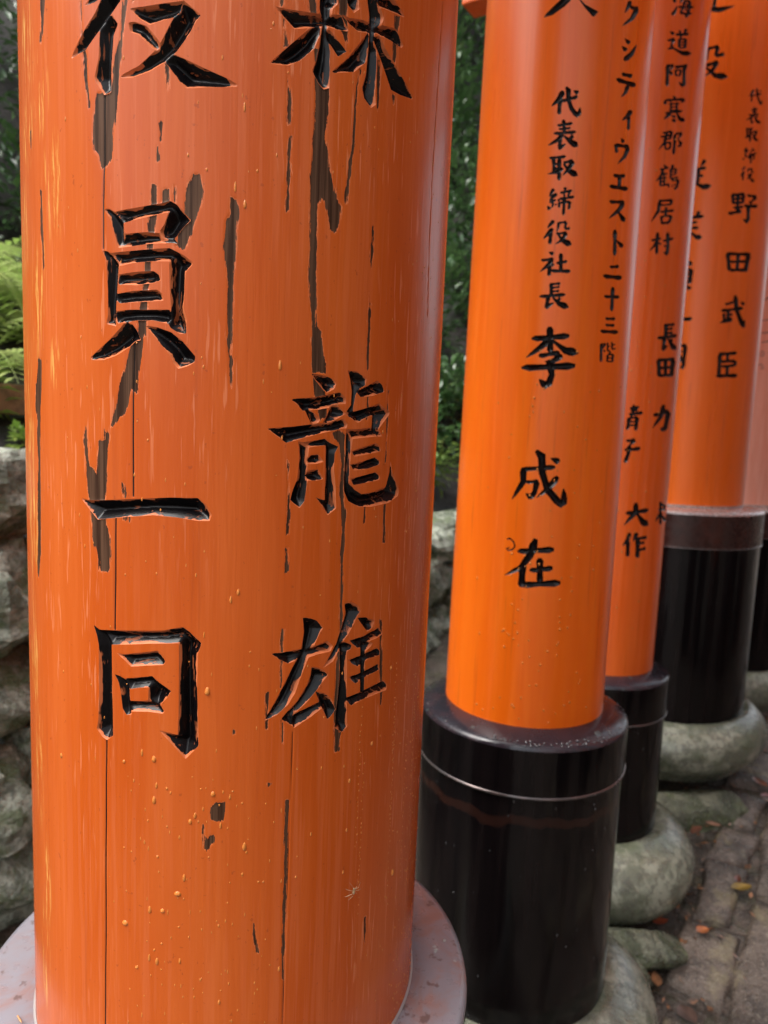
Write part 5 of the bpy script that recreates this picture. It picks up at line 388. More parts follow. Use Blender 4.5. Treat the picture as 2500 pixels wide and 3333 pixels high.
P1_PEEL = """-135.1,239.7 -128.3,237.4 -131.2,223.4 -132.9,214.1 -134.7,210.2 -136.1,213.3 -134.7,223.6|-97.7,229.3 -96.2,229 -95.8,208.7 -92.8,195.4 -92.4,183.3 -90.9,168.4 -91.9,167.7 -93.6,182.6 -95.3,194.9 -96.4,207.1|-67.8,224.6 -65.1,224.3 -68.9,200.7 -70.4,188.3 -71.3,176.6 -72.6,164.8 -74.3,156.3 -76,140 -79.3,135.9 -82.7,135.3 -85,142.5 -87.9,145.4 -89.4,154.3 -88.3,162.9 -85.9,174.7 -76.9,173.7 -74.7,181.1 -73.6,192.8 -70.4,200.9|-46.9,157.3 -45.5,157.7 -45.8,147.5 -47.3,147.5|-48.9,145.9 -47.8,145 -47.3,138.1 -48.7,137.5|-43.8,187.1 -41.5,187.1 -42.5,173.7 -43.3,173.3|-51.1,125.7 -48.7,125.2 -48.2,115.7 -49.1,106.1 -51,92.1 -54.4,91.2 -53,106.1 -52,117.5|-45.4,123.1 -41.6,123.1 -41.1,116.7 -39.3,115 -43,111.4 -46.3,112.2 -46,117.5|-39.3,125.3 -37.9,124.9 -37.9,115.9 -39.3,116.3|-28.5,131.3 -24.9,131.4 -22.6,123.4 -23.8,117.2 -27.3,106.7 -29.1,101.3 -32.7,91.6 -38.2,93.1 -33.7,110.8 -32.4,122.1 -30.2,128.2|-8.3,120.5 -5.2,119.9 -3.7,112.6 -4.9,105.5 -5.2,93.1 -5.9,79.8 -6.1,66.3 -6.7,48.2 -7,34.6 -5.9,25.4 -6.7,18 -7.8,25.4 -9.4,46.3 -8.8,66.2 -10,83.9 -11.5,94.4 -11.2,107.6 -8.6,112.2|-139.2,131.1 -137,130.2 -136.3,106 -135.2,91.5 -134.8,86.6 -136.8,84.9 -137.9,91.8 -139.3,111.2|-153.8,168 -151.6,167.4 -152.1,157.6 -154.1,156.6|-55.4,86.7 -51.5,86.7 -51.9,77.9 -53.4,69.8 -53.4,61.7 -55.3,46.3 -56.3,43.8 -59.9,43.7 -59.4,55.3 -57.4,64.4 -55.9,73.4|-62.5,42.8 -56.3,43.8 -57.3,31 -59.4,19.9 -60.4,13.4 -63.5,15.1 -65.7,6.7 -68.9,0.9 -71.1,-0.1 -74.5,-4.9 -77,-6 -75,2.6 -71,18.6 -66.7,29.9|-95.9,-6.7 -95,-9.6 -94.7,-23.1 -92.8,-29.8 -90.2,-30.7 -87.1,-35.3 -86.4,-22.7 -86.3,-15 -82.1,-13.8 -81.7,-8.1 -78.5,-10.8 -79.8,-28.1 -80.5,-39.8 -81.1,-48.6 -80.6,-61.2 -78.3,-70.9 -78.4,-88.7 -79.6,-90.9 -85.7,-91.5 -86.9,-84.7 -91.3,-72.1 -92.5,-57.3 -94.3,-45.6 -96.8,-27.1 -98,-15.5|-70,-38.1 -68.3,-38 -67.1,-43.7 -67.4,-46.6 -68.5,-46.7|-69.6,-55.5 -68.5,-55.4 -68.5,-59.8 -69.6,-59.9|-67.4,-55.4 -66.5,-55.3 -66.6,-59.2 -67.4,-59.2|-65.6,-55.2 -64.5,-55.2 -64.5,-60.3 -65.4,-60.4|-146.9,33.5 -140.9,32.3 -141.6,15.2 -144.3,-0.1 -145.4,-25.9 -145.9,-57.5 -147.3,-89.7 -151.7,-105.7 -154.5,-101.8 -151.8,-68.8 -149.7,-26.2 -149.6,-5.3 -152.2,5 -151.5,17.3 -148.4,20.4|-9.6,45.6 -7.2,45.7 -6.6,36.6 -5.6,33 -6.9,26.5 -7.5,27.4 -7.9,36.6|18.9,209.7 20,209.1 20.9,201.8 18.7,201.3|20.1,193.1 21.3,185.8 22.4,180.8 23.3,175 22.8,162.9 21.9,161.9 21.3,174.7 20.7,183.1|23,156.9 23.9,156.2 23.9,140.5 23.6,127.2 23.6,117 22.2,116.4 22,131.4 22.3,148.9|15.8,227.4 17.8,227.8 17.7,222 16,220.8|17.4,216.1 18.8,215.5 19.3,210.7 18,210.4|31.7,231.1 35.4,232.1 35.7,222 32.9,221.3|48.6,235.9 54.2,237.8 54.2,225.7 55.6,218.3 55.8,211.5 51.4,216.2 49,224.1|35.8,203.4 44.6,205.7 44.5,186.5 44.8,172.6 43.7,160 45.5,150.6 48.1,137.7 52.1,128.5 54.9,124.5 54.1,117.9 52.2,111.1 50.7,109 47.9,111.3 46.7,117.5 44.4,125.2 42.2,127.6 40.2,122.7 40,102.8 40,87.2 41,70.7 41.3,55.7 44.2,53.2 44.3,49.6 39.7,49.2 37.6,65.6 35.8,83.9 35.9,106.7 35.1,137.9 36.4,155.8 36.6,177.7|63.7,202.4 65.3,201.1 63.4,190.8 62.4,175.2 61.9,161.6 60.2,147.5 59.1,133.6 58.3,127 57,126.2 56.8,131.3 58.4,141.7 60.1,156.6 60.6,170.3 61.5,187.6|88.3,239 92.5,239.8 91.3,225.6 89.9,213.1 87.7,214.2|88.1,195.9 91,195 90.2,190|75.4,210.7 77.3,210.5 78.3,185.3 77.2,182.2|76.7,118.6 78.1,117.9 78.1,99.7 77.3,93.8 76.5,99.4|76.7,80.2 78.2,72.6 77,72.4|76.7,71.4 77.9,70.6 78.2,53.1 76.7,53|38.7,49.2 45,49.7 46.6,38.8 47.9,35.6 47.5,29.9 39.6,29.4|40.3,27.2 48.5,18.8 49.6,5.2 45.3,2.8 41.9,12.8|53.2,-4.9 59,-2.4 61.9,-5.8 63.1,-19.8 62.2,-31.6 63.6,-47 65.2,-53.1 65,-71.1 64.3,-83.2 65.1,-101.7 64.9,-114 66.1,-126.6 64.8,-131.4 63,-121.2 62.9,-101.4 62,-77 62.9,-65 61.7,-52.9 59.7,-36.3 60.5,-23.4 58.8,-12.9|63.2,-126.2 65.3,-124 64.2,-151.4 64.5,-176.9 65.9,-195.2 66.1,-205.7 62.3,-206 61.2,-176.2 61.6,-157.3|76.2,52.9 78,53.1 78.2,34.6 76.7,33.3|77.8,18.2 79.2,18.3 79.1,4.1 77.7,4.1|78.7,-48.8 80.2,-48.8 80.2,-59.9 78.8,-60.4|95,23.5 96.3,22.9 96.7,-5 96.7,-22.2 95.8,-22.2|95.8,-49.6 97.7,-49.7 98.4,-74.4 96.4,-74.2|25.9,-21.5 26.9,-23.8 27.4,-35.1 27.9,-40.8 27.9,-64.9 26.6,-65.5 26.5,-46.5|26.2,-73 27.8,-73 28.2,-87.1 26.5,-87.6|24.8,-121.7 26.6,-122.5 26.6,-146.5 26.3,-158.6 25.1,-158.5|16.1,-161.4 18.1,-160.9 18,-183.5 16.8,-183.4|26.4,-178.2 27.5,-180.8 27.9,-194.5 26.9,-193.1|96.8,-125.1 99.2,-126.9 102.3,-184.9 100.4,-184.4|-14.8,-235 -14.2,-231.1 -10.7,-228.1 -6.4,-228.3 -6.3,-233.7 -7,-239.8 -10.5,-240.5 -14.1,-238.8|-19,-242.6 -18.3,-248.8 -16.5,-252 -14.7,-248.9 -12.5,-248.9 -12.5,-253.6 -15.6,-257.4 -17,-259.7 -18.9,-258.2|-2.4,-182.9 -1,-182.9 -0.7,-185.7 -2.4,-185.6|30,-231.1 32.8,-231.6 32.5,-251 32.4,-276.7 32.5,-309.3 32.3,-334.1 32,-353.2 30.7,-352 30.4,-308.8 30.2,-268.1|11.5,-309 12.7,-310 14.5,-324.9 14.9,-329.9 13.7,-329.7 12.5,-319.7|93.3,-333.1 94.8,-333.8 95.7,-355.9 93.8,-351.2|63.1,-193.2 66.8,-194 66,-205.9 62.7,-206.4|19.3,-218.2 20.7,-218.7 19.3,-220.5"""
P1_CRACK = [(0.5, '-80.4,174.1 -81,136.1 -81.7,118.5 -81.8,92.6'), (0.5, '-61.6,41.9 -62.5,16.1 -62.7,-12 -62.5,-45.4'), (0.5, '-74.1,-58.3 -74.5,-90.3 -75,-125.6'), (0.5, '-81.5,-194.3 -82.5,-263.2 -82.8,-311.6 -83.9,-392.1'), (0.25, '33.8,-187 33.3,-225.8 32.3,-354.2 32,-389.7'), (0.28, '140.6,275.9 137.9,210.7 136.1,158.8 137,106.4 139.6,74.6'), (0.2, '-97.5,224.2 -96.5,202.8 -93,180.8')]
P1_YEL = [(-123.6, 129.9, 9.3, 22.1), (-160.1, 167.1, 9.8, 15.7), (-172.1, -17.5, 13.9, 30.4), (-146.9, 62.2, 6.6, 20.3), (-143.6, 81.9, 7.9, 14.5), (-138.9, 84.9, 4.9, 19.7), (-171.0, 119.0, 8.8, 25.7), (-170.7, 18.1, 9.0, 19.7), (-144.6, -314.9, 4.1, 27.4), (-160.2, -70.5, 8.0, 32.9), (-159.3, 217.5, 9.4, 27.1), (-137.2, 185.2, 7.6, 18.4), (-165.1, -164.5, 9.3, 35.3), (-155.9, -236.5, 6.4, 33.7), (-149.6, -367.3, 5.7, 28.5), (-123.5, 30.1, 4.6, 10.8)]


def parse_poly(s): return np.array([[float(v) for v in p.split(',')] for p in s.split(' ')])
def parse_chars(s): return [[parse_poly(p) for p in line.split('|')] for line in s.split('\n')]

def signed_dist(P, X, Y):
    """signed distance to polygon P (positive inside) on point arrays"""
    d2 = np.full(X.shape, 1e12); inside = np.zeros(X.shape, bool); n = len(P)
    for i in range(n):
        a, b = P[i], P[(i + 1) % n]; ex, ey = b - a; L = ex * ex + ey * ey + 1e-9
        t = np.clip(((X - a[0]) * ex + (Y - a[1]) * ey) / L, 0, 1)
        d2 = np.minimum(d2, (X - a[0] - t * ex) ** 2 + (Y - a[1] - t * ey) ** 2)
        if abs(ey) > 1e-9:
            c = ((a[1] > Y) != (b[1] > Y)) & (X < a[0] + (Y - a[1]) / ey * ex); inside ^= c
    d = np.sqrt(d2); return np.where(inside, d, -d)
def line_dist(P, X, Y):
    d2 = np.full(X.shape, 1e12)
    for a, b in zip(P[:-1], P[1:]):
        ex, ey = b - a; t = np.clip(((X - a[0]) * ex + (Y - a[1]) * ey) / (ex * ex + ey * ey + 1e-9), 0, 1)
        d2 = np.minimum(d2, (X - a[0] - t * ex) ** 2 + (Y - a[1] - t * ey) ** 2)
    return np.sqrt(d2)

def carve_pillar(parent, C, r0, taper, zc, zb, zt, win, step, chars, slope, dmax, pmat, cmat, peel=None, cracks=None, yellow=None):
    """pillar whose lettering is really cut into it: a fine window split exactly along the cut edges, plain surface elsewhere.
    heights are relative to eye level; the parent Empty stands on the ground under the pillar"""
    base_z = CAMZ - parent.location.z
    a0 = math.atan2(-C[1], -C[0])
    s0, s1, z0, z1 = win
    S = np.linspace(s0, s1, int(round((s1 - s0) / step[0])) + 1); Z = np.linspace(z0, z1, int(round((z1 - z0) / step[1])) + 1)
    ns, nz = len(S), len(Z); SS, ZZ = np.meshgrid(S, Z)
    phi = np.full((nz, ns), -9.0); own = np.zeros((nz, ns), int)
    def window(P, pad):
        j0, j1 = np.searchsorted(S, [P[:, 0].min() - pad, P[:, 0].max() + pad]); i0, i1 = np.searchsorted(Z, [P[:, 1].min() - pad, P[:, 1].max() + pad])
        return slice(max(i0, 0), min(i1 + 1, nz)), slice(max(j0, 0), min(j1 + 1, ns))
    for ci, ch in enumerate(chars):
        for P in ch:
            w_ = window(P, 4 * max(step))
            if phi[w_].size == 0: continue
            sdv = signed_dist(P, SS[w_], ZZ[w_]); m = sdv > phi[w_]
            phi[w_] = np.where(m, sdv, phi[w_]); own[w_] = np.where(m, ci, own[w_])
    phi = np.where(np.abs(phi) < 1e-4, 1e-4, phi)
    phi[0, :] = np.minimum(phi[0, :], -0.1); phi[-1, :] = np.minimum(phi[-1, :], -0.1); phi[:, 0] = np.minimum(phi[:, 0], -0.1); phi[:, -1] = np.minimum(phi[:, -1], -0.1)
    pe = np.full((nz, ns), -4.0); cr = np.full((nz, ns), -2.0); ye = np.zeros((nz, ns))
    for P in peel or []:
        w_ = window(P, 5)
        if pe[w_].size: pe[w_] = np.maximum(pe[w_], signed_dist(P, SS[w_], ZZ[w_]))
    for hw, P in cracks or []:
        w_ = window(P, 4)
        if cr[w_].size: cr[w_] = np.maximum(cr[w_], hw - line_dist(P, SS[w_], ZZ[w_]))
    for cx, cz, rx, rz in yellow or []:
        ye = np.maximum(ye, np.clip(1.6 - np.sqrt(((SS - cx) / max(rx, 1)) ** 2 + ((ZZ - cz) / rz) ** 2), 0, 1))
    depth = np.where(phi > 0, np.minimum(slope * phi, dmax), 0.0)
    gz_, gs_ = np.gradient(np.where(phi < -3, -3, phi), step[1], step[0]); hor = np.abs(gz_) / (np.abs(gz_) + np.abs(gs_) + 1e-6); hor = np.clip((hor - .4) * 5, 0, 1)
    depth += np.where(phi < 0, 0.22 * np.clip(pe / 0.6 + 0.5, 0, 1) + 0.5 * np.clip(cr / 0.4 + 0.5, 0, 1), 0.0)
    sv, zv, dv, fv, pv, cv, yv, ov = [x.ravel() for x in (SS, ZZ, depth, phi, pe, cr, ye, hor)]
    # vertices where the cut edge crosses the grid
    ins = phi > 0; n0 = ns * nz; idx = np.arange(n0).reshape(nz, ns)
    hi, hj = np.nonzero(ins[:, :-1] != ins[:, 1:]); vi, vj = np.nonzero(ins[:-1] != ins[1:])
    A = np.concatenate([idx[hi, hj], idx[vi, vj]]); B = np.concatenate([idx[hi, hj + 1], idx[vi + 1, vj]])
    t = fv[A] / (fv[A] - fv[B])
    hx = {(int(a), int(b)): n0 + k for k, (a, b) in enumerate(zip(hi, hj))}; nh = len(hi)
    vx = {(int(a), int(b)): n0 + nh + k for k, (a, b) in enumerate(zip(vi, vj))}
    lerp = lambda q: np.concatenate([q, q[A] * (1 - t) + q[B] * t])
    sv, zv, pv, cv, yv, ov = [lerp(q) for q in (sv, zv, pv, cv, yv, ov)]
    dv = np.concatenate([dv, np.zeros(len(A))]); fv = np.concatenate([fv, np.zeros(len(A))])
    rad = r0 * (1 - taper * (zv / 1000 - zc)) - dv / 1000; th = a0 + sv / (r0 * 1000)
    V = np.stack([rad * np.cos(th), rad * np.sin(th), zv / 1000 + base_z], 1)
    AT = {'phi': fv, 'peel': pv, 'crack': cv, 'yellow': yv, 'hor': ov}
    c4 = np.stack([idx[:-1, :-1], idx[:-1, 1:], idx[1:, 1:], idx[1:, :-1]], -1)
    cnt = ins[:-1, :-1].astype(int) + ins[:-1, 1:] + ins[1:, 1:] + ins[1:, :-1]
    outq = c4[cnt == 0]; polys_out = []; polys_in = {}
    inq = c4[cnt == 4]; inown = own[:-1, :-1][cnt == 4]
    for i, j in zip(*np.nonzero((cnt > 0) & (cnt < 4))):
        i, j = int(i), int(j); cs = [(i, j), (i, j + 1), (i + 1, j + 1), (i + 1, j)]
        xs = [hx.get((i, j)), vx.get((i, j + 1)), hx.get((i + 1, j)), vx.get((i, j))]
        pin, pout = [], []
        for k in range(4):
            (pin if ins[cs[k]] else pout).append(int(idx[cs[k]]))
            if xs[k] is not None: pin.append(xs[k]); pout.append(xs[k])
        o = own[[c_ for c_ in cs if ins[c_]][0]]
        if len(pin) > 2: polys_in.setdefault(int(o), []).append(pin)
        if len(pout) > 2: polys_out.append(pout)
    Vo, qo, po, ao = compact(V, outq, polys_out, AT)
    # the plain rest of the pillar: back, below, above
    ta, tb = a0 + s0 / (r0 * 1000), a0 + s1 / (r0 * 1000)
    ex_v, ex_q = [], []; base = len(Vo)
    def strip(t0, t1, zz0, zz1, nt_, nz_):
        k = base + sum(len(x) for x in ex_v)
        tt = np.linspace(t0, t1, nt_ + 1); zz = np.linspace(zz0, zz1, nz_ + 1); T, Zg = np.meshgrid(tt, zz); rr = r0 * (1 - taper * (Zg - zc))
        ex_v.append(np.stack([rr * np.cos(T), rr * np.sin(T), Zg + base_z], -1).reshape(-1, 3))
        g_ = k + np.arange((nt_ + 1) * (nz_ + 1)).reshape(nz_ + 1, nt_ + 1)
        ex_q.append(np.stack([g_[:-1, :-1], g_[:-1, 1:], g_[1:, 1:], g_[1:, :-1]], -1).reshape(-1, 4))
    strip(tb, ta + 2 * math.pi, z0 / 1000, z1 / 1000, 90, 4)
    if z0 / 1000 > zb + 1e-4: strip(a0 - math.pi, a0 + math.pi, zb, z0 / 1000, 160, 4)
    strip(a0 - math.pi, a0 + math.pi, z1 / 1000, zt, 160, 6)
    ne = sum(len(x) for x in ex_v)
    ao = {k: np.concatenate([ao[k], np.full(ne, d)]) for k, d in (('peel', -4), ('crack', -2), ('yellow', 0))}
    me = mesh_np('pillar', np.concatenate([Vo] + ex_v), np.concatenate([qo] + ex_q), po, ao)
    pil = link('pillar', me, pmat, parent)
    for ci in range(len(chars)):
        q = inq[inown == ci]; p = polys_in.get(ci, [])
        if len(q) + len(p) == 0: continue
        Vc, qc, pc, ac = compact(V, q, p, AT)
        cm = mesh_np('carved_character', Vc, qc, pc, {'phi': ac['phi'], 'hor': ac['hor']})
        link('carved_character', cm, cmat, pil)
    return pil

# ------------------------------------------------------------------ the row of gates
ROW = Vector((0.5445, 0.8387, 0)); LEFT = Vector((-0.8387, 0.5445, 0)); ROWANG = math.atan2(ROW.y, ROW.x)
PATHW = 1.36
#        centre           r     taper  cap    base   cap band  foot
GATES = [((-0.112, 0.552), .150, 0.0, -.445, -.905, .060, .197),
         ((0.219, 1.024), .115, .054, -.391, -.810, .067, .1512),
         ((0.479, 1.495), .110, 0.0, -.479, -.820, .078, .1445),
         ((0.806, 1.966), .170, 0.0, -.168, -.722, .087, .2230),
         ((1.180, 2.420), .165, 0.0, -.200, -.730, .085, .2150)]
LAB = ['weathered orange gate pillar nearest the camera, deep black carved letters and flaking paint',
       'bright orange gate second from the camera, black sleeve with a brown tide mark',
       'slim dark orange gate between the bright orange one and the broad one',
       'broad orange gate fourth from the camera with pale metal cap above its black sleeve',
       'sun-faded pink gate at the right edge of the picture']
NUKI_Z = [2.02, 2.02, 1.90, 2.06, 2.06]
def ground_z(x, y):
    return 0.0 + 0.10 * ((x - .479) * ROW.x + (y - 1.495) * ROW.y)
chars = {1: parse_chars(P1_CHARS), 2: parse_chars(P2_CHARS), 3: parse_chars(P3_CHARS), 4: parse_chars(P4_CHARS), 5: parse_chars(P5_CHARS)}
PEELS = [parse_poly(p) for p in P1_PEEL.split('|')]; CRACKS = [(w_, parse_poly(p)) for w_, p in P1_CRACK]
WIN = {1: (-208, 208, -444, 330), 2: (-40, 112, -206, 545), 3: (12, 156, -244, 802), 4: (-60, 146, 150, 1050), 5: (36, 92, 222, 450)}
STEP = {1: (.70, .90), 2: (1.1, 1.3), 3: (1.3, 1.5), 4: (1.8, 2.0), 5: (1.2, 1.4)}
gates = []
for gi, ((cx, cy), r, tp, cap, foot, band, R2) in enumerate(GATES):
    k = gi + 1; gz = ground_z(cx, cy)
    root = empty('torii_gate', (cx, cy, gz)); tag(root, LAB[gi], 'gate', 'row of orange gates along the path')
    gates.append(root); off = CAMZ - gz
    pm = M['paint%d' % k]
    pil = carve_pillar(root, (cx, cy), r, tp, cap, cap - .004, 1.45, WIN[k], STEP[k], chars[k], 1.0 if k == 1 else .9, 6.5 if k == 1 else 3.5,
                       pm, M['carve1'] if k == 1 else (M['pencil'] if k == 5 else M['carve2']),
                       PEELS if k == 1 else None, CRACKS if k == 1 else None, P1_YEL if k == 1 else None)
    # sleeve: cap (sloping top + band), lip, drum
    drop = .004 if k == 1 else .012
    ct = cap + off; b0 = ct - drop; b1 = ct - band - drop
    capm = {1: M['cap1'], 2: M['cap2'], 3: M['cap2'], 4: M['cap4'], 5: M['cap4']}[k]
    capo = link('sleeve_cap', lathe('sleeve_cap', [(r - .006, ct - .002), (r + .001, ct), (R2 - .006, b0 + .0015), (R2 - .001, b0 - .001), (R2, b0 - .005)], 128), capm, root)
    if k in (1, 4, 5):
        link('sealant_bead', lathe('sealant_bead', [(r + .0002, ct + .002), (r + .0012, ct + .0018), (r + .0018, ct + .0003)], 128), M['caulk'], capo)
    bandm = {1: M['black1'], 2: M['black2'], 3: M['black3'], 4: M['brownband'], 5: M['brownband']}[k]
    link('sleeve_band', lathe('sleeve_band', [(R2, b0 - .005), (R2, b1)], 128), bandm, root)
    lip = link('sleeve_lip', lathe('sleeve_lip', [(R2, b1 + .0002), (R2 + .0014, b1 - .0005), (R2 + .0016, b1 - .003), (R2 - .003, b1 - .0042)], 128), M['lip'] if k != 1 else M['black1'], root)
    drum = link('sleeve_drum', lathe('sleeve_drum', [(R2 - .003, -b1 * 0 + (b1 - .004) - b1), (R2 - .003, (foot + off) - b1)], 128), {1: M['black1'], 2: M['black2'], 3: M['black3'], 4: M['black3'], 5: M['black1']}[k], root, (0, 0, b1))
    # stone collar under the sleeve
    ft = foot + off; er = {1: .29, 2: .235, 3: .2256, 4: .285, 5: .27}[k]; hh = {1: .13, 2: .14, 3: .15, 4: .125, 5: .12}[k]
    rin = R2 - .02; rr_ = er - R2 + .006
    prof = [(rin, ft - .03), (rin + .004, ft - .004), (R2 + .002, ft + .001)]
    for i in range(1, 12):
        a = math.pi / 2 - math.pi * i / 12 * 0.86
        prof.append((er - rr_ + rr_ * math.cos(a), ft - hh * .55 + hh * .55 * math.sin(a) + .002))
    prof.append((er - rr_ * .9, ft - hh * 1.25))
    link('stone_collar', lathe('stone_collar', prof, 72, (.006, 6.0, gi * 3.3)), M['collar'], root)
    # far pillar across the path, with its own sleeve
    fp = -LEFT * PATHW
    far = link('pillar', lathe('pillar', [(r, ct), (r, 1.45 + off)], 64), pm, root, (fp.x, fp.y, 0))
    link('sleeve_drum', lathe('sleeve_drum', [(r, ct), (R2 - .003, ct - .012), (R2 - .003, -.05)], 64), bandm if k != 1 else M['black1'], root, (fp.x, fp.y, 0))
    # beams: tie beam through the pillars, lintel and black ridge above
    def beam(name, z0, z1, thick, over, mat):
        L_ = PATHW + 2 * over; me = box_mesh(name, (L_, thick, z1 - z0), .004)
        o = link(name, me, mat, root, (fp.x / 2, fp.y / 2, (z0 + z1) / 2 - gz)); o.rotation_euler = (0, 0, math.atan2(LEFT.y, LEFT.x)); return o
    nz_ = NUKI_Z[gi]
    beam('tie_beam', nz_, nz_ + .15, .062 if k != 1 else .08, .402, pm)
    beam('lintel', nz_ + .36, nz_ + .50, .15, .55, pm)
    beam('ridge_beam', nz_ + .502, nz_ + .56, .20, .60, M['black1'])

# ------------------------------------------------------------------ ground
def lat(o_, t_, z=0.0):                        # point: o_ metres left of the row line, t_ metres along it from the first pillar
    p = Vector((-.112, .552, 0)) + ROW * t_ + LEFT * o_; p.z = z; return p
nx, ny = 90, 90
gx = np.concatenate([np.linspace(-30, -3, 8, endpoint=False), np.linspace(-3, 5, 74, endpoint=False), np.linspace(5, 30, 8)])
gy = np.concatenate([np.linspace(-30, -2, 8, endpoint=False), np.linspace(-2, 6, 74, endpoint=False), np.linspace(6, 40, 8)])
GX, GY = np.meshgrid(gx, gy)
GZ = np.zeros_like(GX)
for i in range(GX.shape[0]):
    for j in range(GX.shape[1]):
        x, y = GX[i, j], GY[i, j]
        o_r = -((x + .112) * LEFT.x + (y - .552) * LEFT.y)
        GZ[i, j] = .75 * max(o_r - 2.6, 0) + max(min(ground_z(x, y), 1.6), -1.0) - .012 + .012 * mnoise.fractal(Vector((x * 5, y * 5, 0)), 1, 2, 3)
idx = np.arange(GX.size).reshape(GX.shape)
q = np.stack([idx[:-1, :-1], idx[:-1, 1:], idx[1:, 1:], idx[1:, :-1]], -1).reshape(-1, 4)
tag(link('ground', mesh_np('ground', np.stack([GX, GY, GZ], -1).reshape(-1, 3), q), M['mud']), kind='structure')

# paving along the path: uneven slabs with gaps, children of the path bed
random.seed(4)
path = link('path', box_mesh('path', (7.0, 1.52, .05), .01), M['mud'], None)
tag(path, kind='structure')
pc = lat(-.95, 2.0); path.location = (pc.x, pc.y, ground_z(pc.x, pc.y) - .034); path.rotation_euler = (0, -math.atan(.10), ROWANG)
pinv = path.matrix_basis.inverted()
def slab_mesh(pts, h):
    bm = bmesh.new(); top = []; n = len(pts); cen = sum(pts, Vector((0, 0, 0))) / n
    ring = []
    for i in range(n):                           # subdivide and roughen the edge
        a, b = pts[i], pts[(i + 1) % n]
        for s_ in range(5):
            p = a.lerp(b, s_ / 5); d = (p - cen).normalized(); ring.append(p + d * (mnoise.noise(p * 14) * .014))
    vo = [bm.verts.new(p + Vector((0, 0, -.05))) for p in ring]; v1 = [bm.verts.new(p + Vector((0, 0, h - .010))) for p in ring]
    v2 = [bm.verts.new(cen + (p - cen) * (1 - .011 / max((p - cen).length, .02)) + Vector((0, 0, h + .003 * mnoise.noise(p * 9)))) for p in ring]
    v3 = [bm.verts.new(cen + (p - cen) * .5 + Vector((0, 0, h + .004 * mnoise.noise(p * 7)))) for p in ring]; vc = bm.verts.new(cen + Vector((0, 0, h)))
    m = len(ring)
    for i in range(m):
        j = (i + 1) % m
        for A_, B_ in ((vo, v1), (v1, v2), (v2, v3)): bm.faces.new((A_[i], A_[j], B_[j], B_[i]))
        bm.faces.new((v3[i], v3[j], vc))
    for f_ in bm.faces: f_.smooth = True
    me = bpy.data.meshes.new('paving_slab'); bm.to_mesh(me); bm.free(); return me
rows = [-.205, -.305, -.62, -1.0, -1.36, -1.68]
for ri in range(5):
    t_ = -.7 + random.random() * .3; oA, oB = rows[ri] , rows[ri + 1]
    while t_ < 4.6:
        ln = random.uniform(.30, .52) if ri else random.uniform(.16, .30); g_ = .014 if ri else .008
        c4_ = [(oA - g_, t_ + g_), (oA - g_, t_ + ln - g_), (oB + g_, t_ + ln - g_), (oB + g_, t_ + g_)]
        pts = []
        for o_, tt in c4_[::-1]:
            p = lat(o_ + random.uniform(-.012, .012), tt + random.uniform(-.025, .025)); p.z = ground_z(p.x, p.y); pts.append(pinv @ p)
        for p in pts: p.z = .027
        link('paving_slab', slab_mesh(pts, random.uniform(.012, .022)), M['slab'], path)
        t_ += ln

# ------------------------------------------------------------------ rocks
def rock_mesh(name, size, seed, sub=3, sharp=.35, cut=.40, block=.62, flat=False):
    bm = bmesh.new(); bmesh.ops.create_cube(bm, size=1.0); bmesh.ops.subdivide_edges(bm, edges=bm.edges[:], cuts=8, use_grid_fill=True)
    so = Vector((seed * 7.13, seed * 3.7, seed * 1.9)); rg = random.Random(int(seed * 1000))
    planes = [(Vector((rg.gauss(0, 1), rg.gauss(0, 1), rg.gauss(0, 1))).normalized(), rg.uniform(cut, cut + .14)) for _ in range(11)]
    for v in bm.verts:
        p = v.co.normalized() * .66 if v.co.length > 0 else v.co
        p = p.lerp(v.co * .98, block)
        for n_, d_ in planes:
            e_ = p.dot(n_) - d_
            if e_ > 0: p -= n_ * e_ * .92
        p *= 1 + mnoise.fractal(p * 3.0 + so, 1.0, 2.0, 4) * sharp * .20 + mnoise.fractal(p * 9.0 + so, 1.0, 2.0, 3) * sharp * .06
        v.co = Vector((p.x * size[0], p.y * size[1], p.z * size[2]))
    for f_ in bm.faces: f_.smooth = not flat
    me = bpy.data.meshes.new(name); bm.to_mesh(me); bm.free(); return me
def rock(px, py, z, size, rz, seed, label, tilt=(0, 0)):
    o = link('rock', rock_mesh('rock', size, seed, 3, .6, .30), M['rock']); o.location = (px, py, z); o.rotation_euler = (tilt[0], tilt[1], rz)
    return tag(o, label, 'rock', 'rocks at the foot of the gates')
rock(.83, 1.70, .045, (.30, .13, .13), R(4), 1.3, 'wet mossy wedge of rock under the stone collar of the broad orange gate', (R(8), R(6)))
rock(.52, 1.25, .0, (.20, .10, .10), R(8), 2.2, 'flat mossy rock in front of the stone collar of the slim orange gate', (R(10), R(4)))
rock(.47, 1.19, -.01, (.13, .06, .07), R(-20), 3.1, 'small dark wet stone beside the bright orange gate\'s stone collar')
rock(.98, 2.02, .02, (.16, .14, .10), R(40), 4.4, 'dark rounded rock on the path side of the broad orange gate')

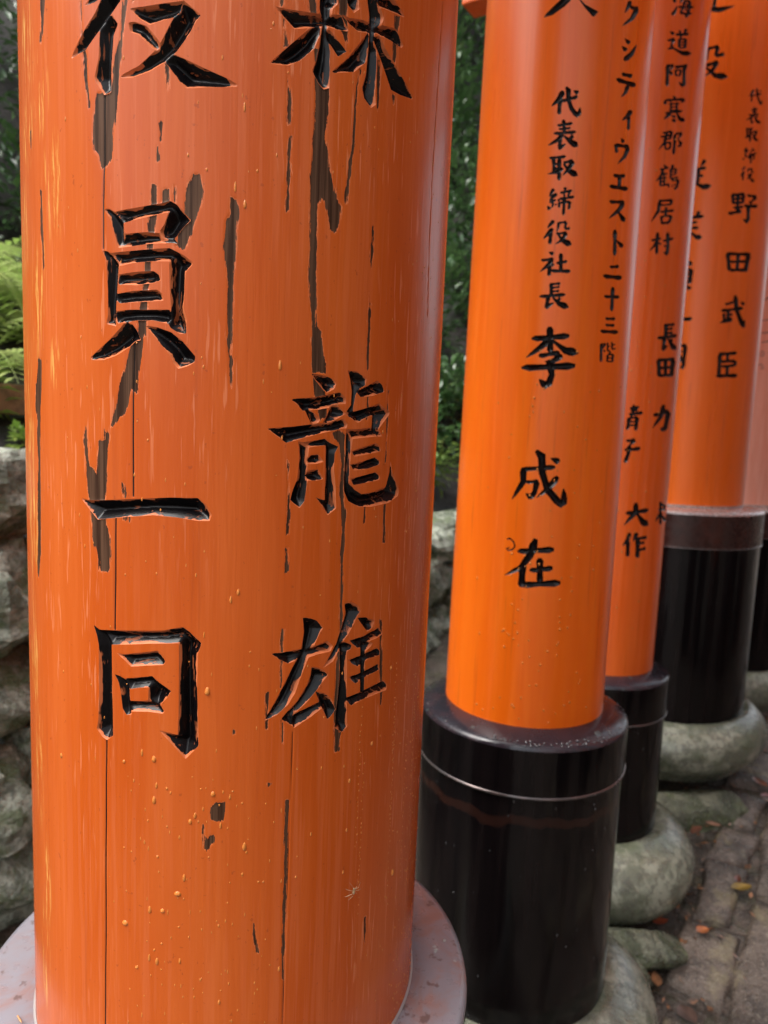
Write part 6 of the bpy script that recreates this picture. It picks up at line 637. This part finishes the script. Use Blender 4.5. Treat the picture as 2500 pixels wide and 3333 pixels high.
# ------------------------------------------------------------------ stone wall, left of the gates
WALL_O = 1.02
wall = empty('stone_wall', lat(WALL_O, 1.0)); tag(wall, 'rough dry-stone retaining wall, mossy and wet, behind the gates', 'wall')
winv = Matrix.Translation(-wall.location)
random.seed(11)
def wall_top(t_): return CAMZ - .085 if t_ < 1.25 else CAMZ - .385
core = bmesh.new()
tcur = -1.4
for (ta_, tb_) in ((-1.5, 1.25), (1.25, 6.0)):
    base_ = -.15; topz = wall_top((ta_ + tb_) / 2); zc_ = topz; course = 0
    while zc_ > base_ + .05:
        hh = random.uniform(.15, .24); t_ = ta_ + random.uniform(-.12, 0)
        while t_ < tb_ - .05:
            ln = random.uniform(.20, .38); ln = min(ln, tb_ - t_) if tb_ - t_ - ln > .12 else tb_ - t_
            p = lat(WALL_O + .10 + random.uniform(-.02, .02) + .02 * course * -1, t_ + ln / 2, zc_ - hh / 2)
            st = link('wall_stone', rock_mesh('wall_stone', (ln * 1.06, .26, hh * 1.04), random.random() * 40, 3, 1.0, .45, .86, True), M['wall_stone'], wall)
            st.location = p - wall.location; st.rotation_euler = (random.uniform(-.06, .06), random.uniform(-.06, .06), ROWANG + random.uniform(-.05, .05))
            t_ += ln
        zc_ -= hh; course += 1

# ------------------------------------------------------------------ hillside behind the wall
def bank_z(o_, t_):
    top = wall_top(t_) if abs(t_ - 1.25) > .25 else CAMZ - .085 - .30 * min(max((t_ - 1.0) / .5, 0), 1)
    d = max(o_ - (WALL_O + .18), 0)
    z = top - .05 + .50 * min(d, 2.0) + 1.1 * max(d - 2.0, 0) + .85 * max(t_ - 3.0, 0) * min(d * 2.5, 1)
    return min(z, CAMZ + 4.4 + .15 * d + 1.2 * max(t_ - 3.0, 0))
oo = np.concatenate([np.linspace(WALL_O + .12, 4.5, 40, endpoint=False), np.linspace(4.5, 22, 14)]); tt = np.concatenate([np.linspace(-14, -2, 10, endpoint=False), np.linspace(-2, 7, 60, endpoint=False), np.linspace(7, 26, 14)])
V = []
for t_ in tt:
    for o_ in oo:
        p = lat(o_, t_); p.z = bank_z(o_, t_) + .09 * mnoise.fractal(p * 1.7, 1, 2, 4) * min(1, (o_ - WALL_O) * 1.5); V.append(p)
n_o = len(oo); idx = np.arange(len(V)).reshape(len(tt), n_o)
q = np.stack([idx[:-1, :-1], idx[1:, :-1], idx[1:, 1:], idx[:-1, 1:]], -1).reshape(-1, 4)
tag(link('hillside', mesh_np('hillside', np.array([tuple(v) for v in V]), q), M['soil']), kind='structure')

# wooden rail on the bank, left
fence = empty('rail_fence', lat(1.36, .1, bank_z(1.36, .1))); tag(fence, 'low weathered wooden rail on posts above the stone wall', 'fence')
fz = CAMZ - fence.location.z
rl = link('rail', box_mesh('rail', (2.1, .05, .075), .008), M['rail'], fence, (0, 0, .030 + fz)); rl.rotation_euler = (0, 0, ROWANG)
for d in (-.85, .02, .62):
    p = ROW * d; po = link('post', box_mesh('post', (.07, .07, .46), .008), M['rail'], fence, (p.x + LEFT.x * .06, p.y + LEFT.y * .06, fz - .2)); po.rotation_euler = (0, 0, ROWANG)

# ------------------------------------------------------------------ plants
def leaf_quads(centres, dirs, ups, lens, wids, fold=.25):
    """each leaf: 6 vertices, 4 faces-as-2-quads folded along the midrib"""
    V, Q = [], []
    for c_, d_, u_, L_, w_ in zip(centres, dirs, ups, lens, wids):
        d_ = d_.normalized(); s_ = d_.cross(u_)
        if s_.length < 1e-4: s_ = d_.cross(Vector((1, 0, .3)))
        s_.normalize(); n_ = s_.cross(d_)
        k = len(V)
        V += [c_, c_ + d_ * L_ * .45 + s_ * w_ * .5 + n_ * w_ * fold, c_ + d_ * L_ * .5, c_ + d_ * L_ * .45 - s_ * w_ * .5 + n_ * w_ * fold, c_ + d_ * L_ - n_ * L_ * .12]
        Q += [(k, k + 1, k + 4, k + 2), (k, k + 2, k + 4, k + 3)]
    return np.array([tuple(v) for v in V]), np.array(Q)
def rv(): 
    while True:
        v = Vector((random.uniform(-1, 1), random.uniform(-1, 1), random.uniform(-1, 1)))
        if .01 < v.length < 1: return v
def shrub(p, rad, hgt, n, mat, label, group, llen=.06):
    root = empty('shrub', p); tag(root, label, 'shrub', group)
    cs, ds, us, ls, ws = [], [], [], [], []; tips = []
    st = bmesh.new()
    for b in range(9):
        d = Vector((random.uniform(-1, 1), random.uniform(-1, 1), random.uniform(.5, 1.4))).normalized(); tip = Vector((d.x * rad * random.uniform(.5, 1), d.y * rad * random.uniform(.5, 1), hgt * random.uniform(.4, 1.0))); tips.append(tip)
        prev = None
        for s_ in range(5):
            c_ = tip * (s_ / 4) + Vector((0, 0, .1 * hgt * math.sin(s_ / 4 * 3.1))); rr_ = .008 * (1.15 - s_ / 4)
            ring = [st.verts.new(c_ + Vector((math.cos(a) * rr_, math.sin(a) * rr_, 0))) for a in (0, 2.1, 4.2)]
            if prev:
                for i in range(3): st.faces.new((prev[i], prev[(i + 1) % 3], ring[(i + 1) % 3], ring[i]))
            prev = ring
    for i in range(n):
        t_ = random.choice(tips); f_ = random.uniform(.35, 1.05); c_ = t_ * f_ + rv() * rad * .33
        cs.append(c_); d = (c_ - Vector((0, 0, hgt * .3))).normalized() + rv() * .7 - Vector((0, 0, .25)); ds.append(d); us.append(Vector((0, 0, 1)) + rv() * .5)
        L_ = llen * random.uniform(.6, 1.3); ls.append(L_); ws.append(L_ * random.uniform(.35, .5))
    V_, Q_ = leaf_quads(cs, ds, us, ls, ws); link('foliage', mesh_np('foliage', V_, Q_, smooth=False), mat, root)
    me = bpy.data.meshes.new('stems'); st.to_mesh(me); st.free(); link('stems', me, M['bark'], root)
    return root
def fern(p, size, nf, label, group, mat):
    root = empty('fern', p); tag(root, label, 'fern', group)
    for k in range(nf):
        az = 2 * math.pi * k / nf + random.uniform(-.3, .3); L_ = size * random.uniform(.7, 1.1); rise = random.uniform(.5, 1.0)
        cs, ds, us, ls, ws = [], [], [], [], []
        N = 20; pts = []
        for i in range(N + 1):
            s_ = i / N; h_ = L_ * (rise * s_ - .75 * s_ * s_); r_ = L_ * .85 * s_; pts.append(Vector((math.cos(az) * r_, math.sin(az) * r_, h_)))
        for i in range(2, N):
            tan = (pts[i + 1] - pts[i - 1]).normalized(); side = tan.cross(Vector((0, 0, 1))).normalized(); ll = L_ * .26 * math.sin(math.pi * min(1, (i / N) * .85 + .12)) ** .8
            for sg in (-1, 1):
                cs.append(pts[i]); ds.append(side * sg + tan * .45 - Vector((0, 0, .12))); us.append(Vector((0, 0, 1))); ls.append(ll); ws.append(L_ * .045)
        V_, Q_ = leaf_quads(cs, ds, us, ls, ws, .1)
        k0 = len(V_); rv_ = []; rq = []
        for i in range(N + 1):
            side = Vector((-math.sin(az), math.cos(az), 0)) * .0035 * (1.1 - i / N); rv_ += [pts[i] - side, pts[i] + side]
            if i: a = k0 + 2 * i; rq.append((a - 2, a - 1, a + 1, a))
        link('frond', mesh_np('frond', np.concatenate([V_, np.array([tuple(v) for v in rv_])]), np.concatenate([Q_, np.array(rq)]), smooth=False), mat, root)
    return root
random.seed(21)
def on_bank(o_, t_): 
    p = lat(o_, t_); p.z = bank_z(o_, t_); return p
FL = 'bright green fern arching out of the bank above the stone wall'; FG = 'ferns on the bank'
for (o_, t_, s_) in [(1.62, .62, .42), (1.85, .80, .55), (2.05, 1.05, .6), (2.3, .95, .6), (2.5, 1.35, .65), (2.15, .55, .5), (1.75, 1.15, .5), (2.8, 1.2, .7), (3.0, 1.6, .75), (1.7, .2, .45), (2.4, .2, .55), (1.6, -.4, .4), (2.2, -.5, .6), (2.0, 1.6, .5)]:
    fern(on_bank(o_, t_), s_, 11, FL if o_ < 2.2 else 'bright green fern growing higher up the bank behind the wooden rail', FG, M['fern'])
SL = 'dark glossy-leaved shrub growing on the shaded bank'; SG = 'dark shrubs on the bank'
for (o_, t_, r_) in [(1.5, 2.6, .35), (1.55, 3.2, .40), (1.9, 3.5, .5), (1.75, 4.0, .5), (2.2, 4.2, .6), (2.3, 4.8, .65), (2.7, 5.0, .7), (2.6, 5.6, .75), (3.1, 5.8, .8), (3.3, 6.6, .9), (3.6, 7.2, .9), (2.2, 2.6, .5), (2.7, 3.4, .6), (3.2, 4.6, .7), (3.4, 1.9, .6), (3.8, 2.4, .7), (4.2, 1.6, .7), (4.0, .8, .7), (4.6, 2.8, .8), (5.0, 2.0, .8)]:
    shrub(on_bank(o_, t_), r_, r_ * 1.35, int(420 + 700 * r_), M['leaf_dark'], SL if t_ > 2.5 else 'dark shrub high on the bank behind the ferns', SG, .075)
LL = 'light green leafy shrub at the top edge of the stone wall'; LG = 'light shrubs along the wall'
for (o_, t_, r_) in [(1.42, 1.75, .20), (1.40, 2.30, .22), (1.45, 2.85, .22), (1.38, .45, .16), (1.40, -.30, .15), (1.6, .2, .2), (1.5, 3.4, .25), (1.24, .40, .05), (1.26, .56, .055), (1.25, .72, .05), (1.24, .22, .05), (1.36, 2.05, .18)]:
    shrub(on_bank(o_, t_), r_, r_ * 1.2, 260 if r_ > .08 else 110, M['leaf_light'], LL if t_ > 1.3 else 'small light green plant between the stone wall and the wooden rail', LG, .05 if r_ > .08 else .028)

# trees up the slope: trunk with limbs and a leafy crown
def tree(p, hgt, tr, crad, n, label, seed):
    random.seed(seed); root = empty('forest_tree', p); tag(root, label, 'tree', 'trees on the slope')
    bm = bmesh.new()
    def tube(a, b, ra, rb, seg=9, rings=7, wob=.05):
        prev = None
        ax = (b - a).normalized(); s_ = ax.orthogonal().normalized(); t2 = ax.cross(s_)
        for i in range(rings + 1):
            f_ = i / rings; c_ = a.lerp(b, f_) + (s_ * mnoise.noise(Vector((seed, f_ * 3, 0))) + t2 * mnoise.noise(Vector((seed, f_ * 3, 9)))) * wob; rr_ = ra + (rb - ra) * f_
            if i == 0: rr_ *= 1.25
            ring = [bm.verts.new(c_ + (s_ * math.cos(x) + t2 * math.sin(x)) * rr_) for x in [2 * math.pi * j / seg for j in range(seg)]]
            if prev:
                for j in range(seg): bm.faces.new((prev[j], prev[(j + 1) % seg], ring[(j + 1) % seg], ring[j])).smooth = True
            prev = ring
    top = Vector((random.uniform(-.2, .2), random.uniform(-.2, .2), hgt)); tube(Vector((0, 0, -.3)), top, tr, tr * .4, 11, 10, .08)
    limbs = []
    for i in range(9):
        f_ = random.uniform(.5, .95); a = top * f_; d = Vector((random.uniform(-1, 1), random.uniform(-1, 1), random.uniform(.1, .8))).normalized(); b = a + d * crad * random.uniform(.6, 1); limbs.append(b); tube(a, b, tr * .35, tr * .08, 6, 4, .06)
    me = bpy.data.meshes.new('trunk'); bm.to_mesh(me); bm.free(); link('trunk', me, M['bark'], root)
    cs, ds, us, ls, ws = [], [], [], [], []
    clumps = limbs + [top + rv() * crad * .8 for _ in range(8)]
    for i in range(n):
        c_ = random.choice(clumps) + rv() * crad * .42; cs.append(c_); ds.append(rv() - Vector((0, 0, .3))); us.append(Vector((0, 0, 1)) + rv() * .6); L_ = random.uniform(.09, .17); ls.append(L_); ws.append(L_ * .5)
    V_, Q_ = leaf_quads(cs, ds, us, ls, ws); link('crown', mesh_np('crown', V_, Q_, smooth=False), M['leaf_high'], root)
    return root
TL = 'dark tree standing up the wooded slope behind the gates'; TR = 'dark tree on the wooded slope across the path'
def on_ground(o_, t_):
    p = lat(o_, t_); p.z = max(min(ground_z(p.x, p.y), 1.6), -1.0) + .75 * max(-o_ - 2.6, 0) - .05; return p
spots = [(3.6, 5.0, 0), (4.8, 5.6, 0), (5.6, 6.6, 0), (3.4, 6.2, 0), (7.0, 6.0, 0), (4.2, 7.2, 0), (3.4, 8.4, 0),
         (-3.6, 2.4, 1), (-3.2, 4.2, 1), (-6.4, .4, 1), (-3.6, 6.2, 1)]
protos = []
for i, (o_, t_, sd_) in enumerate(spots):
    p = on_ground(o_, t_) if sd_ else on_bank(o_, t_)
    if i < 3: protos.append(tree(p, (4.6, 5.2, 4.9)[i], (.14, .18, .12)[i], 1.6, 2600, TL, 100 + i)); continue
    src = protos[i % 3]; c_ = src.copy(); col.objects.link(c_); c_.location = p; c_.rotation_euler = (0, 0, i * 1.7); c_.scale = (1, 1, 1)
    c_['label'] = TR if sd_ else TL; c_['group'] = 'trees across the path' if sd_ else 'trees on the slope'
    for ch_ in list(src.children): d_ = ch_.copy(); col.objects.link(d_); d_.parent = c_

# ------------------------------------------------------------------ fallen leaves
def fallen(px, py, size, rz, colr, label, curl=.25, asp=.5, lift=0.0, tilt=0.0):
    colr = tuple(c * .62 for c in colr)
    g_ = NG('fallen leaf'); n_ = g_.noise(g_.coord(), 60, 3, .6); mat = g_.fin(g_.mix(g_.ramp(n_, .4, .65), colr, tuple(c * .55 for c in colr)), .28, None, spec=.5)
    size *= .68; nL, nW = 9, 5; V_ = []
    for i in range(nL):
        s_ = i / (nL - 1); hw = asp * .5 * math.sin(math.pi * s_ ** .85) ** .8
        for j in range(nW):
            u_ = j / (nW - 1) * 2 - 1; V_.append((( s_ - .5) * size, u_ * hw * size, size * (curl * (u_ * u_ * .35 * hw * 2 + (s_ - .5) ** 2 * .5))))
    idx_ = np.arange(nL * nW).reshape(nL, nW); Q_ = np.stack([idx_[:-1, :-1], idx_[1:, :-1], idx_[1:, 1:], idx_[:-1, 1:]], -1).reshape(-1, 4)
    k = len(V_); V_ += [(-.5 * size, -.006 * size, 0), (-.5 * size, .006 * size, 0), (-.72 * size, .006 * size, .02 * size), (-.72 * size, -.006 * size, .02 * size)]
    o = link('fallen_leaf', mesh_np('fallen_leaf', np.array(V_), np.concatenate([Q_, [[k, k + 1, k + 2, k + 3]]])), mat)
    o.location = (px, py, ground_z(px, py) + .016 + lift); o.rotation_euler = (tilt, tilt * .5, rz)
    return tag(o, label, 'leaf', 'fallen leaves on the wet path')
fallen(.796, 1.415, .075, R(12), (.42, .25, .03), 'yellow fallen leaf lying alone on the wet paving')
fallen(.800, 1.440, .045, R(60), (.20, .06, .03), 'small dark red leaf touching the yellow fallen leaf')
fallen(.663, 1.298, .045, R(20), (.62, .20, .07), 'small bright orange leaf on the paving slab', .4, .7)
fallen(.551, 1.221, .085, R(62), (.55, .33, .14), 'large tan leaf standing on edge at the paving edge', .5, .45, .01, R(40))
fallen(.486, 1.159, .075, R(-38), (.45, .17, .05), 'orange-brown leaf in the mud near the bright orange gate\'s stone collar', .3)
fallen(.505, 1.195, .060, R(10), (.28, .11, .05), 'brown leaf in the heap between the two front stone collars', .3)
fallen(.530, 1.185, .055, R(80), (.34, .15, .07), 'curled russet leaf under the large tan leaf', .4)
fallen(.589, 1.322, .055, R(14), (.40, .09, .04), 'red leaf against the foot of the slim gate\'s stone collar', .3)
fallen(.78, 1.605, .080, R(40), (.26, .10, .06), 'long brown leaf below the wedge of mossy rock', .3, .35)
fallen(.83, 1.625, .055, R(-20), (.42, .22, .14), 'pale pinkish brown leaf beside the long brown leaf', .4)
fallen(.735, 1.57, .060, R(70), (.36, .16, .06), 'tan brown leaf in the mud between slim gate and paving', .3)
fallen(1.03, 1.80, .080, R(100), (.40, .14, .07), 'rust coloured leaf at the right edge of the picture', .3)
fallen(1.02, 1.74, .060, R(10), (.30, .08, .06), 'dark red leaf in front of the rust coloured leaf at the right edge', .3)
fallen(.558, 1.115, .060, R(-70), (.20, .12, .09), 'dull brown round leaf flat on the nearest paving', .1, .8)

# scraps of broken leaf, twig and grit trodden into the mud beside the paving: past counting, one sheet of bits
random.seed(31); V_, Q_ = [], []
for i in range(900):
    o_ = random.gauss(-.19, .07) if i % 3 else random.uniform(-.95, -.1); t_ = random.uniform(-.1, 3.2); p = lat(o_, t_); p.z = ground_z(p.x, p.y) + (.004 if o_ > -.29 else .019)
    a = random.uniform(0, 6.28); L_ = random.uniform(.004, .022) * (1.6 if i % 11 == 0 else 1); w_ = L_ * random.uniform(.15, .7); d = Vector((math.cos(a), math.sin(a), random.uniform(-.15, .35))); s_ = Vector((-math.sin(a), math.cos(a), random.uniform(-.3, .3)))
    k = len(V_); V_ += [p - d * L_ * .5, p + s_ * w_ * .5 + Vector((0, 0, .002)), p + d * L_ * .5 + Vector((0, 0, .003)), p - s_ * w_ * .5 + Vector((0, 0, .001))]; Q_.append((k, k + 1, k + 2, k + 3))
g_ = NG('leaf litter'); n_ = g_.noise(g_.coord(), 55, 2, .6); lm = g_.fin(g_.mix(g_.ramp(n_, .42, .6), (.26, .11, .045), (.07, .04, .025)), .3)
tag(link('leaf_litter', mesh_np('leaf_litter', np.array([tuple(v) for v in V_]), np.array(Q_), smooth=False), lm), 'scraps of brown leaf and grit in the mud beside the paving', 'litter', kind='stuff')

# ------------------------------------------------------------------ rain drops on the paint
def drops(parent, C, r0, taper, zc, items, name='water_drops', mat='water'):
    base_z = CAMZ - parent.location.z; a0 = math.atan2(-C[1], -C[0]); V_, Q_ = [], []
    for (s_, z_, w_, h_) in items:                    # mm around, mm up, half width, half height
        th = a0 + s_ / (r0 * 1000); z = z_ / 1000; r_ = r0 * (1 - taper * (z - zc)); er = Vector((math.cos(th), math.sin(th), 0)); et = Vector((-math.sin(th), math.cos(th), 0))
        c_ = er * (r_ - .00005) + Vector((0, 0, z + base_z)); k = len(V_); hgt_ = min(w_, h_) * .55
        for i in range(4):
            f_ = i / 3.0; rr_ = math.cos(f_ * math.pi / 2 * .93); up = math.sin(f_ * math.pi / 2)
            for j in range(8):
                a = 2 * math.pi * j / 8; yy = math.sin(a) * rr_; 
                V_.append(c_ + et * (math.cos(a) * rr_ * w_ * (1 - .25 * yy) / 1000) + Vector((0, 0, (yy * h_ - up * h_ * .18) / 1000)) + er * (hgt_ * up / 1000))
        for i in range(3):
            for j in range(8): Q_.append((k + i * 8 + j, k + i * 8 + (j + 1) % 8, k + (i + 1) * 8 + (j + 1) % 8, k + (i + 1) * 8 + j))
        Q_.append((k + 24, k + 26, k + 28, k + 30))
    o = link(name, mesh_np(name, np.array([tuple(v) for v in V_]), np.array(Q_)), M[mat], parent); o['kind'] = 'stuff'
    return o
random.seed(8)
it = []
BIG = [(-17.6, -158.9, 1.6, 2.32), (-49.3, -202.4, 1.4, 2.03), (-49.2, -228.3, 1.2, 2.61), (-13.6, -222.7, 1.4, 1.74), (-27.0, -240.5, 1.1, 1.74), (-24.1, -236.5, 0.9, 2.03), (5.5, -257.6, 1.3, 2.9), (-30.3, -276.9, 1.0, 2.46), (-34.2, -287.6, 2.2, 1.59), (-68.5, -311.9, 2.1, 1.74), (-52.1, -332.1, 0.8, 2.61), (-47.0, -333.8, 1.1, 2.61), (-60.5, -340.2, 1.2, 1.01), (-8.2, -360.4, 0.9, 1.74), (93.9, -208.8, 1.2, 1.74), (75.2, -228.8, 1.0, 1.74), (124.6, -316.2, 1.8, 2.61), (-51.8, -299.9, 1.1, 2.61), (-43.6, -299.6, 1.5, 1.45), (-122.7, -215.8, 1.2, 1.74), (-57.0, -199.2, 0.8, 2.46), (-69.1, -206.6, 1.0, 1.16), (-47.7, -218.9, 0.8, 2.03), (74.4, -262.7, 0.8, 1.45), (72.7, -291.6, 0.8, 1.45), (-55.3, -256.2, 0.6, 1.45), (-33.4, -250.8, 0.6, 1.45), (-17.6, -158.2, 1.4, 2.21), (-4.9, -103.3, 0.8, 2.41), (-0.7, -98.9, 1.0, 2.01), (20.5, 32.5, 1.0, 3.04), (-19.9, -124.4, 0.5, 2.01), (-0.7, 117.7, 0.9, 2.41), (-6.0, 126.3, 0.7, 3.01), (-1.7, 167.8, 0.6, 2.81), (11.2, 22.9, 0.4, 1.61), (110.8, -160.8, 1.2, 1.64), (12.6, 211.8, 0.6, 1.2)]
for (s_, z_, w_, h_) in BIG: it.append((s_, z_, w_, h_))
for i in range(150): it.append((random.gauss(-18, 26), random.uniform(-440, -215), random.uniform(.3, .5) + .5 * random.random() ** 4, random.uniform(.4, 1.0) + 1.3 * random.random() ** 4))
for i in range(420):
    z_ = -440 + 640 * random.random() ** 1.9; s_ = random.gauss(158, 22); it.append((s_, z_, random.uniform(.3, .7), random.uniform(.35, 1.0)))
for c_ in range(9):
    s_ = random.uniform(70, 170); z_ = random.uniform(-250, -60)
    for i in range(random.randint(14, 34)):
        z_ -= random.uniform(2, 7); it.append((s_ + random.gauss(0, .5), z_, random.uniform(.3, .6), random.uniform(.4, .9)))
for i in range(110): it.append((random.uniform(-120, 150), random.uniform(-220, 240), random.uniform(.3, .6), random.uniform(.4, 1.4)))
drops(gates[0], GATES[0][0], GATES[0][1], 0, GATES[0][3], it)
it = []
for i in range(100): it.append((random.gauss(10, 45), random.uniform(-385, 120) if i % 3 else random.uniform(-380, -150), random.uniform(.8, 1.7), random.uniform(1.0, 2.2)))
drops(gates[1], GATES[1][0], GATES[1][1], GATES[1][2], GATES[1][3], it)
it = [(random.gauss(40, 45), random.uniform(-400, 600), random.uniform(1.0, 2.0), random.uniform(1.2, 2.6)) for i in range(70)]
drops(gates[2], GATES[2][0], GATES[2][1], 0, GATES[2][3], it)
for k, n_b in ((1, 34), (2, 14), (3, 22)):        # beads running down the black sleeves
    (cx, cy), r_, tp_, cap_, foot_, band_, R2_ = GATES[k]; a_ = R2_ * 1000
    it = [(random.uniform(-.9, 1.2) * a_, random.uniform(foot_ + .05, cap_ - .03) * 1000, random.uniform(.5, 1.3), random.uniform(.6, 2.4)) for i in range(n_b)]
    it = [(s_, z_, w_, h_) for s_, z_, w_, h_ in it]
    drops(gates[k], (cx, cy), R2_ - .0028, 0, 0, it, mat='bead')
# beads standing on the second gate's dark cap
gz1 = gates[1].location.z; off = CAMZ - gz1; V_, Q_ = [], []
for i in range(90):
    a = math.atan2(-1.024, -.219) + random.gauss(.55, .5) if i % 3 else random.uniform(0, 6.28); rr_ = random.uniform(.138, .1485); w_ = random.uniform(.0009, .0019)
    c_ = Vector((math.cos(a) * rr_, math.sin(a) * rr_, -.391 + off - .012 * (rr_ - .116) / .035)); k = len(V_)
    for r_i in range(3):
        f_ = r_i / 2.0
        for j in range(8): x = 2 * math.pi * j / 8; V_.append(c_ + Vector((math.cos(x), math.sin(x), 0)) * w_ * math.cos(f_ * 1.35) + Vector((0, 0, w_ * .75 * math.sin(f_ * 1.5))))
    for r_i in range(2):
        for j in range(8): Q_.append((k + r_i * 8 + j, k + r_i * 8 + (j + 1) % 8, k + r_i * 8 + 8 + (j + 1) % 8, k + r_i * 8 + 8 + j))
    Q_.append((k + 16, k + 18, k + 20, k + 22))
o = link('water_drops', mesh_np('water_drops', np.array([tuple(v) for v in V_]), np.array(Q_)), M['bead'], gates[1]); o['kind'] = 'stuff'

# ------------------------------------------------------------------ small spider on the nearest pillar
def on_pillar(k, s_, z_, out=0.0):
    (cx, cy), r_ = GATES[k][0], GATES[k][1]; th = math.atan2(-cy, -cx) + s_ / (r_ * 1000)
    return Vector((cx + math.cos(th) * (r_ + out), cy + math.sin(th) * (r_ + out), CAMZ + z_ / 1000)), th
SP = (81.5, -309.0); ND = (-194.8, -445.6)
p0, th = on_pillar(0, SP[0], SP[1], .0012)
bm = bmesh.new()
for (dz, rx, rz) in ((0.0, .0011, .0019), (.0028, .0008, .0011)):
    bmesh.ops.create_uvsphere(bm, u_segments=8, v_segments=6, radius=1.0, matrix=Matrix.Translation((0, 0, dz)) @ Matrix.Diagonal((rx, rx * .8, rz, 1)))
for sg in (-1, 1):
    for li, ang in enumerate((62, 24, -20, -58)):
        a = R(ang); pts = [Vector((sg * .0006, 0, .002)), Vector((sg * .0040 * math.cos(a), .0016, .002 + .0040 * math.sin(a))), Vector((sg * .0088 * math.cos(a), -.0010, .002 + .0088 * math.sin(a)))]
        prev = None
        for p in pts:
            ring = [bm.verts.new(p + Vector((0, math.cos(x) * .00016, math.sin(x) * .00016)) + Vector((math.cos(x) * .0001, 0, 0))) for x in (0, 2.09, 4.19)]
            if prev:
                for i in range(3): bm.faces.new((prev[i], prev[(i + 1) % 3], ring[(i + 1) % 3], ring[i]))
            prev = ring
me = bpy.data.meshes.new('spider'); bm.to_mesh(me); bm.free()
sp = link('spider', me, NG('spider').fin((.42, .30, .16), .4)); sp.scale = (.8, .8, .8); sp.location = p0; sp.rotation_euler = (0, 0, th + math.pi / 2 + math.pi)
tag(sp, 'tiny pale spider clinging low on the weathered gate pillar', 'spider')
# pine needle caught at the cap of the nearest gate
p0, th = on_pillar(0, ND[0], ND[1], .012)
nd = link('pine_needle', lathe('pine_needle', [(.0001, -.016), (.0006, -.012), (.0006, .012), (.0001, .016)], 6), NG('needle').fin((.50, .27, .12), .5)); nd.location = p0; nd.rotation_euler = (0, R(68), th + R(100))
tag(nd, 'tan pine needle lying on the grey cap of the weathered gate', 'needle')
